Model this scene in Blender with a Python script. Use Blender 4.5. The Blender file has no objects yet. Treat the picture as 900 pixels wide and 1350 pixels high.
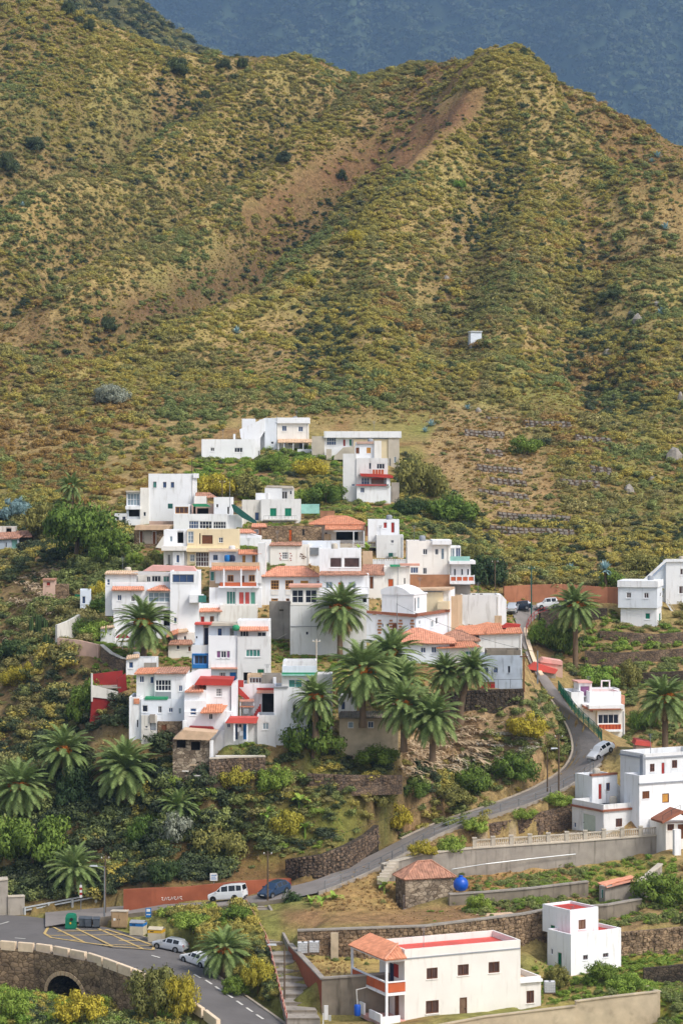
import bpy, bmesh, math, random
import numpy as np
from mathutils import Vector, Matrix
from mathutils.geometry import delaunay_2d_cdt
random.seed(7)
RNG = np.random.default_rng(11)
sc = bpy.context.scene
col = sc.collection
R = math.radians
# ---------------------------------------------------------------- camera
F, HZ, CZ = 3200.0, 640.0, 60.0          # focal length and horizon row in photo pixels, eye height
cd = bpy.data.cameras.new('camera')
cam = bpy.data.objects.new('camera', cd)
col.objects.link(cam)
cd.sensor_fit = 'VERTICAL'
cd.sensor_height = 24
cd.lens = 24 * F / 1350
cd.shift_y = -35 / 1350
cd.clip_start, cd.clip_end = 1, 20000
cam.location = (0, 0, CZ)
cam.rotation_euler = (R(90), 0, 0)
sc.camera = cam
# ---------------------------------------------------------------- light
SUN_EL, SUN_AZ = 48, 52                  # elevation; degrees right of straight behind the camera
w = bpy.data.worlds.new('World')
sc.world = w
w.use_nodes = True
nt = w.node_tree
bg = nt.nodes['Background']
sky = nt.nodes.new('ShaderNodeTexSky')
sky.sky_type = 'NISHITA'
sky.sun_disc = False
sky.sun_elevation = R(SUN_EL)
sky.sun_rotation = R(180 - SUN_AZ)
sky.altitude = 300
sky.air_density = 1.0
sky.dust_density = 4.0
sky.ozone_density = 1.0
hs = nt.nodes.new('ShaderNodeHueSaturation')
hs.inputs['Saturation'].default_value = 0.55
nt.links.new(sky.outputs[0], hs.inputs['Color'])
nt.links.new(hs.outputs[0], bg.inputs['Color'])
bg.inputs['Strength'].default_value = 0.145
sl = bpy.data.lights.new('sun', 'SUN')
so = bpy.data.objects.new('sun', sl)
col.objects.link(so)
sl.energy = 1.45
sl.angle = R(11)
sl.color = (1.0, 0.95, 0.87)
sd = Vector((math.sin(R(SUN_AZ)) * math.cos(R(SUN_EL)), -math.cos(R(SUN_AZ)) * math.cos(R(SUN_EL)), math.sin(R(SUN_EL))))
so.rotation_euler = sd.to_track_quat('Z', 'Y').to_euler()
sc.view_settings.view_transform = 'Standard'
sc.view_settings.look = 'None'
sc.view_settings.gamma = 1
sc.view_settings.exposure = 0.48
sc.cycles.max_bounces = 5
sc.cycles.diffuse_bounces = 3
sc.cycles.glossy_bounces = 2
sc.cycles.transmission_bounces = 2
sc.cycles.volume_bounces = 1
sc.cycles.use_denoising = True
# ---------------------------------------------------------------- helpers
def P(px, py, D):
 return Vector(((px - 450) * D / F, D, CZ + (HZ - py) * D / F))
_DV = [(540, 475), (550, 470), (606, 440), (640, 415), (690, 385), (740, 350), (800, 328), (850, 316), (900, 304),
       (1000, 288), (1100, 277), (1150, 272), (1200, 262), (1250, 250), (1300, 231), (1350, 222)]
def DV(py):
 return float(np.interp(py, [a for a, b in _DV], [b for a, b in _DV]))
def lin(rgb):
 return tuple(((c / 255) / 12.92 if c / 255 <= .04045 else ((c / 255 + .055) / 1.055) ** 2.4) for c in rgb) + (1,)
def tag(o, label=None, cat=None, group=None, kind=None):
 if label: o['label'] = label
 if cat: o['category'] = cat
 if group: o['group'] = group
 if kind: o['kind'] = kind
 return o
def empty(name, loc, rz=0):
 o = bpy.data.objects.new(name, None)
 o.empty_display_size = .3
 o.location = loc
 o.rotation_euler = (0, 0, rz)
 col.objects.link(o)
 return o
class MB:
 """collects faces and links them as one mesh object"""
 def __init__(s): s.v = []; s.f = []; s.m = []
 def add(s, vs, fs, mi=0):
  n = len(s.v); s.v += [tuple(v) for v in vs]
  s.f += [tuple(n + i for i in f) for f in fs]; s.m += [mi] * len(fs)
 def quad(s, a, b, c, d, mi=0): s.add([a, b, c, d], [(0, 1, 2, 3)], mi)
 def box(s, a0, a1, b0, b1, c0, c1, mi=0, fn=None):
  vs = [(x, y, z) for z in (c0, c1) for y in (b0, b1) for x in (a0, a1)]
  if fn: vs = [fn(*v) for v in vs]
  s.add(vs, [(0, 2, 3, 1), (4, 5, 7, 6), (0, 1, 5, 4), (2, 6, 7, 3), (0, 4, 6, 2), (1, 3, 7, 5)], mi)
 def prism(s, poly, d, mi=0):
  """poly: list of points, extruded by vector d"""
  n = len(poly); d = Vector(d)
  vs = [Vector(p) for p in poly] + [Vector(p) + d for p in poly]
  s.add(vs, [tuple(range(n)), tuple(range(2 * n - 1, n - 1, -1))] + [(i, i + n, (i + 1) % n + n, (i + 1) % n) for i in range(n)], mi)
 def tube(s, a, b, r0, r1=None, n=6, mi=0, caps=True):
  a, b = Vector(a), Vector(b); r1 = r0 if r1 is None else r1
  ax = (b - a).normalized(); t = ax.orthogonal().normalized(); q = ax.cross(t)
  vs = []
  for c, r in ((a, r0), (b, r1)):
   for i in range(n):
    an = 2 * math.pi * i / n
    vs.append(c + (t * math.cos(an) + q * math.sin(an)) * r)
  fs = [(i, (i + 1) % n, n + (i + 1) % n, n + i) for i in range(n)]
  if caps: fs += [tuple(range(n - 1, -1, -1)), tuple(range(n, 2 * n))]
  s.add(vs, fs, mi)
 def path(s, pts, r, n=5, mi=0):
  for i in range(len(pts) - 1): s.tube(pts[i], pts[i + 1], r if not isinstance(r, (list, tuple)) else r[i], r if not isinstance(r, (list, tuple)) else r[i + 1], n, mi, True)
 def lathe(s, prof, c=(0, 0, 0), n=12, mi=0):
  vs = []
  for (r, z) in prof:
   for i in range(n):
    an = 2 * math.pi * i / n
    vs.append((c[0] + r * math.cos(an), c[1] + r * math.sin(an), c[2] + z))
  fs = []
  for k in range(len(prof) - 1):
   for i in range(n):
    fs.append((k * n + i, k * n + (i + 1) % n, (k + 1) * n + (i + 1) % n, (k + 1) * n + i))
  fs.append(tuple(range(n - 1, -1, -1))); fs.append(tuple(range((len(prof) - 1) * n, len(prof) * n)))
  s.add(vs, fs, mi)
 def mesh(s, name, mats, smooth=False):
  me = bpy.data.meshes.new(name)
  me.from_pydata(s.v, [], s.f)
  mats = mats if isinstance(mats, (list, tuple)) else [mats]
  for m in mats: me.materials.append(M[m] if isinstance(m, str) else m)
  if len(mats) > 1: me.polygons.foreach_set('material_index', s.m)
  if smooth: me.polygons.foreach_set('use_smooth', [True] * len(s.f))
  me.update()
  return me
 def build(s, name, mats, parent=None, smooth=False, loc=None, kind=None):
  o = bpy.data.objects.new(name, s.mesh(name, mats, smooth))
  col.objects.link(o)
  if parent: o.parent = parent
  if loc is not None: o.location = loc
  if kind: o['kind'] = kind
  return o
def copy_tree(o, parent=None):
 c = o.copy(); col.objects.link(c)
 if parent: c.parent = parent
 for ch in list(o.children): copy_tree(ch, c)
 return c
# ---------------------------------------------------------------- materials
M = {}
def mk(name, rgb, rough=.85, var=.18, scale=1.5, bump=.0, streak=0., dirt=None, dirt_amt=.5, metal=0., spec=.3, fine=18.):
 """base colour broken up by two sizes of noise, vertical streaks of dirt and fine relief"""
 m = bpy.data.materials.new(name); m.use_nodes = True; M[name] = m
 t = m.node_tree; N = t.nodes; L = t.links
 b = N['Principled BSDF']; b.inputs['Roughness'].default_value = rough; b.inputs['Metallic'].default_value = metal
 b.inputs['Specular IOR Level'].default_value = spec
 c = lin(rgb); g = N.new('ShaderNodeNewGeometry')
 def noise(sc_, det=4, stretch=None):
  n = N.new('ShaderNodeTexNoise'); n.inputs['Scale'].default_value = sc_; n.inputs['Detail'].default_value = det
  if stretch:
   mp = N.new('ShaderNodeMapping'); mp.inputs['Scale'].default_value = stretch
   L.new(g.outputs['Position'], mp.inputs['Vector']); L.new(mp.outputs[0], n.inputs['Vector'])
  else: L.new(g.outputs['Position'], n.inputs['Vector'])
  return n
 n1 = noise(scale); r1 = N.new('ShaderNodeValToRGB')
 r1.color_ramp.elements[0].position = .3; r1.color_ramp.elements[1].position = .7
 r1.color_ramp.elements[0].color = tuple(x * (1 - var) for x in c[:3]) + (1,)
 r1.color_ramp.elements[1].color = tuple(min(.95, x * (1 + var)) for x in c[:3]) + (1,)
 L.new(n1.outputs['Fac'], r1.inputs['Fac'])
 out = r1.outputs['Color']
 if dirt:
  n2 = noise(1.0, 5, (2.2, 2.2, .35) if streak else (.7, .7, .7)); r2 = N.new('ShaderNodeValToRGB')
  r2.color_ramp.elements[0].position = .55; r2.color_ramp.elements[1].position = .78
  r2.color_ramp.elements[1].color = (dirt_amt,) * 3 + (1,)
  r2.color_ramp.elements[0].color = (0, 0, 0, 1)
  L.new(n2.outputs['Fac'], r2.inputs['Fac'])
  mx = N.new('ShaderNodeMix'); mx.data_type = 'RGBA'
  L.new(r2.outputs['Color'], mx.inputs['Factor']); L.new(out, mx.inputs['A']); mx.inputs['B'].default_value = lin(dirt)
  out = mx.outputs['Result']
 L.new(out, b.inputs['Base Color'])
 if bump:
  n3 = noise(fine, 3); bp = N.new('ShaderNodeBump'); bp.inputs['Strength'].default_value = bump; bp.inputs['Distance'].default_value = .05
  L.new(n3.outputs['Fac'], bp.inputs['Height']); L.new(bp.outputs[0], b.inputs['Normal'])
 return m
def mk_stone(name, rgb_a, rgb_b, mortar, scale=2.6, bump=.6):
 m = bpy.data.materials.new(name); m.use_nodes = True; M[name] = m
 t = m.node_tree; N = t.nodes; L = t.links; b = N['Principled BSDF']; b.inputs['Roughness'].default_value = .95
 b.inputs['Specular IOR Level'].default_value = .15
 g = N.new('ShaderNodeNewGeometry')
 mp = N.new('ShaderNodeMapping'); mp.inputs['Scale'].default_value = (1, 1, 1.5); L.new(g.outputs['Position'], mp.inputs['Vector'])
 v = N.new('ShaderNodeTexVoronoi'); v.inputs['Scale'].default_value = scale; L.new(mp.outputs[0], v.inputs['Vector'])
 v2 = N.new('ShaderNodeTexVoronoi'); v2.feature = 'DISTANCE_TO_EDGE'; v2.inputs['Scale'].default_value = scale; L.new(mp.outputs[0], v2.inputs['Vector'])
 mx = N.new('ShaderNodeMix'); mx.data_type = 'RGBA'; mx.inputs['A'].default_value = lin(rgb_a); mx.inputs['B'].default_value = lin(rgb_b)
 sp = N.new('ShaderNodeSeparateColor'); L.new(v.outputs['Color'], sp.inputs[0]); L.new(sp.outputs[0], mx.inputs['Factor'])
 n = N.new('ShaderNodeTexNoise'); n.inputs['Scale'].default_value = .8; n.inputs['Detail'].default_value = 6; L.new(g.outputs['Position'], n.inputs['Vector'])
 r = N.new('ShaderNodeValToRGB'); r.color_ramp.elements[0].position = .0; r.color_ramp.elements[1].position = .09
 r.color_ramp.elements[0].color = lin(mortar); r.color_ramp.elements[1].color = (1, 1, 1, 1)
 L.new(v2.outputs['Distance'], r.inputs['Fac'])
 m2 = N.new('ShaderNodeMix'); m2.data_type = 'RGBA'; m2.blend_type = 'MULTIPLY'; m2.inputs['Factor'].default_value = .8
 L.new(mx.outputs['Result'], m2.inputs['A']); L.new(r.outputs['Color'], m2.inputs['B'])
 r3 = N.new('ShaderNodeValToRGB'); r3.color_ramp.elements[0].position = .35; r3.color_ramp.elements[1].position = .7
 r3.color_ramp.elements[0].color = (.6, .58, .55, 1); r3.color_ramp.elements[1].color = (1.15, 1.12, 1.05, 1)
 L.new(n.outputs['Fac'], r3.inputs['Fac'])
 m3 = N.new('ShaderNodeMix'); m3.data_type = 'RGBA'; m3.blend_type = 'MULTIPLY'; m3.inputs['Factor'].default_value = 1
 L.new(m2.outputs['Result'], m3.inputs['A']); L.new(r3.outputs['Color'], m3.inputs['B'])
 L.new(m3.outputs['Result'], b.inputs['Base Color'])
 bp = N.new('ShaderNodeBump'); bp.inputs['Strength'].default_value = bump; bp.inputs['Distance'].default_value = .12
 L.new(v2.outputs['Distance'], bp.inputs['Height']); L.new(bp.outputs[0], b.inputs['Normal'])
mk('white_near', (234, 230, 224), var=.04, scale=.5, dirt=(180, 172, 160), dirt_amt=.4, streak=1, bump=.15)
mk('white', (241, 242, 244), var=.04, scale=.5, dirt=(176, 170, 160), dirt_amt=.5, streak=1, bump=.15)
mk('white_soft', (226, 226, 225), var=.06, scale=.5, dirt=(160, 154, 146), dirt_amt=.6, streak=1, bump=.2)
mk('white_cool', (228, 233, 240), var=.05, scale=.5, dirt=(170, 172, 174), dirt_amt=.5, streak=1, bump=.15)
mk('dusty_orange', (176, 118, 88), var=.18, scale=.5, dirt=(134, 92, 70), dirt_amt=.7, streak=1, bump=.2)
mk('white_warm', (240, 236, 229), var=.05, scale=.5, dirt=(185, 172, 152), dirt_amt=.5, streak=1, bump=.15)
mk('white_blue', (222, 230, 240), var=.05, scale=.5, dirt=(165, 175, 185), dirt_amt=.45, streak=1, bump=.15)
mk('white_old', (216, 212, 204), var=.1, scale=.7, dirt=(120, 112, 100), dirt_amt=.75, streak=1, bump=.3)
mk('weathered', (176, 186, 198), var=.2, scale=.6, dirt=(88, 88, 88), dirt_amt=.85, streak=1, bump=.3)
mk('cream', (232, 214, 178), var=.06, scale=.5, dirt=(190, 170, 130), dirt_amt=.5, streak=1, bump=.15)
mk('tan_wall', (205, 178, 146), var=.1, scale=.7, dirt=(140, 115, 90), dirt_amt=.6, streak=1, bump=.2)
mk('pink_wall', (205, 172, 155), var=.1, scale=.7, dirt=(150, 125, 110), dirt_amt=.6, streak=1, bump=.2)
mk('concrete', (158, 150, 140), var=.16, scale=.8, dirt=(95, 88, 78), dirt_amt=.7, streak=1, bump=.3)
mk('concrete_pale', (196, 186, 170), var=.1, scale=.8, dirt=(135, 122, 105), dirt_amt=.6, bump=.25)
mk('concrete_dark', (132, 122, 108), var=.2, scale=.8, dirt=(66, 60, 50), dirt_amt=.8, streak=1, bump=.4)
mk('block_tan', (192, 176, 150), var=.15, scale=.9, dirt=(110, 98, 80), dirt_amt=.6, bump=.3)
mk('brown_wall', (160, 116, 86), var=.25, scale=.8, dirt=(110, 84, 66), dirt_amt=.7, bump=.3)
mk('red_paint', (184, 66, 58), var=.12, scale=.8, dirt=(150, 84, 74), dirt_amt=.5, bump=.1)
mk('red_old', (144, 44, 42), var=.18, scale=.8, dirt=(120, 60, 54), dirt_amt=.6, streak=1, bump=.2)
mk('red_deck', (214, 92, 82), var=.12, scale=.5, dirt=(190, 120, 105), dirt_amt=.5, bump=.1)
mk('pink_deck', (222, 170, 160), var=.1, scale=.5, dirt=(190, 150, 135), dirt_amt=.5)
mk('orange_wall', (152, 86, 60), var=.18, scale=.5, dirt=(128, 74, 50), dirt_amt=.7, streak=1, bump=.25)
mk('orange_paint', (196, 100, 62), var=.12, scale=.8, dirt=(150, 80, 50), dirt_amt=.4)
mk('terracotta', (214, 150, 122), var=.22, scale=2.2, dirt=(150, 100, 78), dirt_amt=.6, bump=.2)
mk('terracotta_orange', (206, 140, 108), var=.2, scale=2.2, dirt=(158, 96, 66), dirt_amt=.5, bump=.2)
mk('terracotta_old', (176, 130, 108), var=.35, scale=2.4, dirt=(98, 78, 64), dirt_amt=.8, bump=.3)
mk('tan_roof', (210, 180, 150), var=.15, scale=1.2, dirt=(150, 122, 98), dirt_amt=.6)
mk('deck_grey', (150, 154, 160), var=.12, scale=.7, dirt=(110, 110, 110), dirt_amt=.5)
mk('deck_blue', (128, 142, 160), var=.12, scale=.7, dirt=(95, 105, 118), dirt_amt=.5)
mk('deck_white', (214, 214, 214), var=.06, scale=.7, dirt=(170, 165, 158), dirt_amt=.5)
mk('brown_trim', (150, 96, 74), var=.15)
mk('pink_trim', (214, 160, 140), var=.12)
mk('grey_trim', (150, 154, 160), var=.08)
mk('frame_white', (228, 228, 228), rough=.5, var=.03)
mk('frame_grey', (120, 122, 126), rough=.5, var=.06)
mk('frame_brown', (104, 66, 44), rough=.6, var=.15, scale=5)
mk('frame_ochre', (196, 142, 70), rough=.6, var=.12, scale=5)
mk('glass', (40, 46, 60), rough=.12, var=.35, scale=.9, spec=.6)
mk('glass_blue', (62, 84, 122), rough=.15, var=.3, scale=.9, spec=.6)
mk('glass_pale', (140, 156, 166), rough=.15, var=.25, scale=.9, spec=.6)
mk('glass_green', (70, 130, 120), rough=.18, var=.25, scale=.9, spec=.6)
mk('glass_brown', (82, 62, 60), rough=.18, var=.3, scale=1.2, spec=.6)
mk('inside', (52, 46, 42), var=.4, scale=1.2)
mk('shutter_ochre', (190, 138, 66), var=.15, scale=4)
mk('shutter_brown', (112, 70, 46), var=.18, scale=4)
mk('shutter_tan', (122, 98, 80), var=.15, scale=4)
mk('shutter_green', (22, 120, 96), var=.15, scale=4)
mk('shutter_red', (158, 52, 46), var=.15, scale=4)
mk('door_orange', (188, 88, 40), var=.15, scale=4)
mk('door_green', (28, 106, 72), var=.15, scale=4)
mk('door_pale', (186, 196, 182), var=.06, scale=2)
mk('door_grey', (140, 138, 134), var=.1, scale=2)
mk('blue_paint', (38, 112, 178), var=.12, scale=2)
mk('blue_plastic', (16, 84, 190), rough=.35, var=.1, spec=.5)
mk('purple', (132, 88, 128), var=.15)
mk('curtain_red', (206, 92, 84), var=.15)
mk('curtain_green', (96, 160, 140), var=.15)
mk('awning_green', (54, 146, 104), var=.15)
mk('stair_green', (40, 92, 84), var=.15)
mk('metal', (140, 144, 148), rough=.45, var=.1, metal=.6)
mk('metal_pale', (190, 194, 196), rough=.45, var=.1, metal=.3)
mk('metal_dark', (62, 62, 62), rough=.5, var=.15, metal=.3)
mk('wood_pole', (98, 82, 66), var=.25, scale=4, bump=.4)
mk('tarp_dark', (44, 50, 74), var=.2)
mk('green_plastic', (16, 112, 84), rough=.5, var=.1)
mk('grey_plastic', (82, 88, 96), rough=.5, var=.1)
mk('beige_plastic', (202, 190, 164), rough=.55, var=.08, dirt=(150, 136, 110), dirt_amt=.4)
mk('yellow_paint', (226, 176, 50), rough=.6, var=.08)
mk('cabinet', (170, 142, 108), var=.1, dirt=(126, 102, 76), dirt_amt=.4)
mk('parapet', (230, 208, 180), var=.08, scale=1.5, dirt=(160, 128, 98), dirt_amt=.6, bump=.2)
mk('asphalt', (108, 104, 102), var=.14, scale=.35, dirt=(82, 78, 76), dirt_amt=.6, bump=.2, fine=40)
mk('asphalt_pale', (138, 131, 126), var=.14, scale=.35, dirt=(104, 98, 92), dirt_amt=.6, bump=.2, fine=40)
mk('kerb', (170, 158, 142), var=.14, dirt=(110, 98, 82), dirt_amt=.6)
mk('road_yellow', (196, 168, 110), var=.2, scale=2.5, dirt=(128, 116, 100), dirt_amt=.9)
mk('road_white', (214, 210, 202), var=.15, scale=2.5, dirt=(150, 146, 140), dirt_amt=.6)
mk('tyre', (32, 32, 33), rough=.85, var=.1)
mk('rim', (150, 153, 158), rough=.35, metal=.7, var=.05)
mk('car_silver', (196, 202, 210), rough=.28, var=.02, metal=.25, spec=.6)
mk('car_white', (232, 234, 236), rough=.25, var=.02, spec=.6)
mk('car_blue', (52, 74, 102), rough=.22, var=.05, metal=.3, spec=.6)
mk('car_dark', (40, 50, 68), rough=.22, var=.05, metal=.3, spec=.6)
mk('car_glass', (26, 30, 36), rough=.08, var=.15, spec=.7)
mk('lamp_clear', (226, 228, 230), rough=.15, var=.02, spec=.7)
mk('lamp_red', (170, 22, 20), rough=.2, var=.05, spec=.7)
mk('plate', (222, 222, 218), var=.02)
mk('umbrella_red', (220, 66, 82), var=.1)
mk('dead_frond', (194, 172, 142), var=.3, scale=1.5)
mk('fruit', (204, 120, 44), var=.25, scale=3)
mk('rock', (150, 143, 134), var=.25, scale=1.2, dirt=(100, 92, 80), dirt_amt=.7, bump=.6, fine=6)
mk('pale_litter', (212, 206, 190), var=.3, scale=2, dirt=(120, 104, 84), dirt_amt=.7)
mk('slab_blue', (150, 200, 190), var=.12, dirt=(110, 150, 140), dirt_amt=.4)
mk_stone('stone', (150, 128, 108), (112, 100, 92), (60, 52, 46))
mk_stone('stone_dark', (104, 92, 80), (72, 66, 60), (40, 36, 32))
mk_stone('stone_warm', (176, 152, 126), (134, 116, 98), (92, 80, 68), 1.6)
mk_stone('stone_plaster', (190, 176, 158), (120, 106, 92), (100, 88, 76), 1.8, .4)
def leaf_mat(name, cols, trans=.2, rough=.7, island=True):
 """foliage: hue chosen per plant (object random) and broken up per leaf (island random)"""
 m = bpy.data.materials.new(name); m.use_nodes = True; M[name] = m
 t = m.node_tree; N = t.nodes; L = t.links; b = N['Principled BSDF']; b.inputs['Roughness'].default_value = rough
 b.inputs['Specular IOR Level'].default_value = .2
 oi = N.new('ShaderNodeObjectInfo'); g = N.new('ShaderNodeNewGeometry')
 a = N.new('ShaderNodeMath'); a.operation = 'MULTIPLY_ADD'; a.inputs[1].default_value = .75
 L.new(oi.outputs['Random'], a.inputs[0])
 b2 = N.new('ShaderNodeMath'); b2.operation = 'MULTIPLY'; b2.inputs[1].default_value = .25
 L.new(g.outputs['Random Per Island'], b2.inputs[0]); L.new(b2.outputs[0], a.inputs[2])
 r = N.new('ShaderNodeValToRGB'); e = r.color_ramp.elements
 for i, c in enumerate(cols):
  p = i / (len(cols) - 1) if len(cols) > 1 else 0
  if i < 2: e[i].position = p; e[i].color = lin(c)
  else: q = e.new(p); q.color = lin(c)
 if len(cols) > 2: e[1].position = 1 / (len(cols) - 1)
 L.new(a.outputs[0], r.inputs['Fac'])
 hv = N.new('ShaderNodeHueSaturation'); mr = N.new('ShaderNodeMapRange'); mr.inputs['To Min'].default_value = .62; mr.inputs['To Max'].default_value = 1.35
 L.new(g.outputs['Random Per Island'], mr.inputs['Value']); L.new(mr.outputs[0], hv.inputs['Value']); L.new(r.outputs[0], hv.inputs['Color'])
 L.new(hv.outputs[0], b.inputs['Base Color'])
 if trans:
  tr = N.new('ShaderNodeBsdfTranslucent'); L.new(hv.outputs[0], tr.inputs['Color'])
  mx = N.new('ShaderNodeMixShader'); mx.inputs[0].default_value = trans
  L.new(b.outputs[0], mx.inputs[1]); L.new(tr.outputs[0], mx.inputs[2]); L.new(mx.outputs[0], N['Material Output'].inputs['Surface'])
 return m
leaf_mat('leaf_palm', [(138, 156, 92), (126, 148, 86), (152, 164, 104)])
leaf_mat('leaf_green', [(98, 124, 54), (120, 140, 58), (84, 112, 52)])
leaf_mat('leaf_bright', [(128, 158, 66), (150, 168, 74), (112, 148, 60)])
leaf_mat('leaf_olive', [(128, 128, 70), (146, 142, 78), (114, 118, 66)])
leaf_mat('leaf_dark', [(66, 88, 50), (76, 96, 54), (58, 78, 48)])
leaf_mat('leaf_yellow', [(174, 164, 66), (190, 174, 62), (158, 156, 68)])
leaf_mat('leaf_grey', [(146, 152, 134), (156, 160, 142), (132, 142, 126)])
leaf_mat('leaf_blue', [(132, 162, 162), (142, 170, 172), (120, 150, 152)])
leaf_mat('leaf_dry', [(164, 138, 92), (178, 152, 106), (146, 122, 82)])
leaf_mat('scrub_yellow', [(172, 162, 90), (184, 172, 88), (162, 158, 92), (194, 176, 82), (172, 162, 98)])
leaf_mat('scrub_olive', [(148, 144, 84), (160, 152, 90), (138, 140, 84), (166, 154, 96), (154, 148, 104)])
leaf_mat('scrub_orange', [(168, 138, 82), (178, 146, 78), (158, 130, 84), (172, 148, 82)])
leaf_mat('scrub_dark', [(82, 92, 60), (90, 102, 64), (72, 84, 62), (98, 100, 74)])
leaf_mat('scrub_green', [(134, 146, 84), (146, 154, 90), (122, 134, 80), (152, 156, 92)])
leaf_mat('hill_grass', [(168, 156, 90), (154, 148, 82), (178, 160, 100), (162, 140, 92)])
leaf_mat('dry_grass', [(178, 148, 104), (188, 160, 110), (164, 134, 96), (170, 146, 92)])
leaf_mat('trunk', [(104, 86, 66), (92, 76, 60)], trans=0)
leaf_mat('trunk_palm', [(122, 102, 82), (110, 92, 72)], trans=0)
# ---------------------------------------------------------------- terrain control points
CTRL = []                                  # world points the ground passes through
def ctrl(*pts):
 for (px, py, D) in pts: CTRL.append(P(px, py, D))
# ---------------------------------------------------------------- buildings
def tile_panel(mb, E0, E1, R1, R0, pitch=.28, course=.5, mi=0, amp=.07):
 """roof slope covered with ridged rows of tiles; E0-E1 eave, R0-R1 upper edge"""
 E0, E1, R1, R0 = map(Vector, (E0, E1, R1, R0))
 e = E1 - E0; Lw = e.length
 if Lw < .2: return
 e = e / Lw
 mid = (R0 + R1) / 2 - (E0 + E1) / 2
 up = mid - e * mid.dot(e); H = up.length
 if H < .1: return
 up = up / H; n = e.cross(up)
 if n.z < 0: n = -n
 a0 = (R0 - E0).dot(e); a1 = (R1 - E0).dot(e)
 nc = max(3, min(60, int(Lw / pitch))); nr = max(1, min(12, int(H / course)))
 vs = []; fs = []; rows = nr + 1
 for i in range(nc * 2 + 1):
  x = Lw * i / (nc * 2)
  f = 1.0
  if a0 > .05: f = min(f, x / a0)
  if a1 < Lw - .05: f = min(f, (Lw - x) / (Lw - a1))
  f = max(f, .001)
  sh = 0.0
  if a0 < -.05 : sh = a0
  hh = amp if i % 2 else 0.0
  for j in range(rows):
   tj = j / nr
   xx = x + sh * tj * (1 if a0 < -.05 else 0)
   jit = random.uniform(-.015, .015) + (.03 if j % 2 else 0)
   vs.append(E0 + e * xx + up * (H * f * tj) + n * (hh + jit + .02))
 for i in range(nc * 2):
  for j in range(nr):
   fs.append((i * rows + j, (i + 1) * rows + j, (i + 1) * rows + j + 1, i * rows + j + 1))
 mb.add(vs, fs, mi)
 # thickness along the eave
 vs2 = []
 for i in range(nc * 2 + 1):
  top = E0 + e * (Lw * i / (nc * 2)) + n * ((amp if i % 2 else 0) + .02)
  vs2 += [top, E0 + e * (Lw * i / (nc * 2)) - n * .08]
 mb.add(vs2, [(2 * i, 2 * i + 1, 2 * i + 3, 2 * i + 2) for i in range(nc * 2)], mi)
 mb.add([E0 - n * .08, E1 - n * .08, R1 - n * .08, R0 - n * .08], [(0, 1, 2, 3)], mi)
TONE = ['white', 'white', 'white_soft', 'white', 'white_warm', 'white', 'white_cool', 'white', 'white_soft', 'white']
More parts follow.
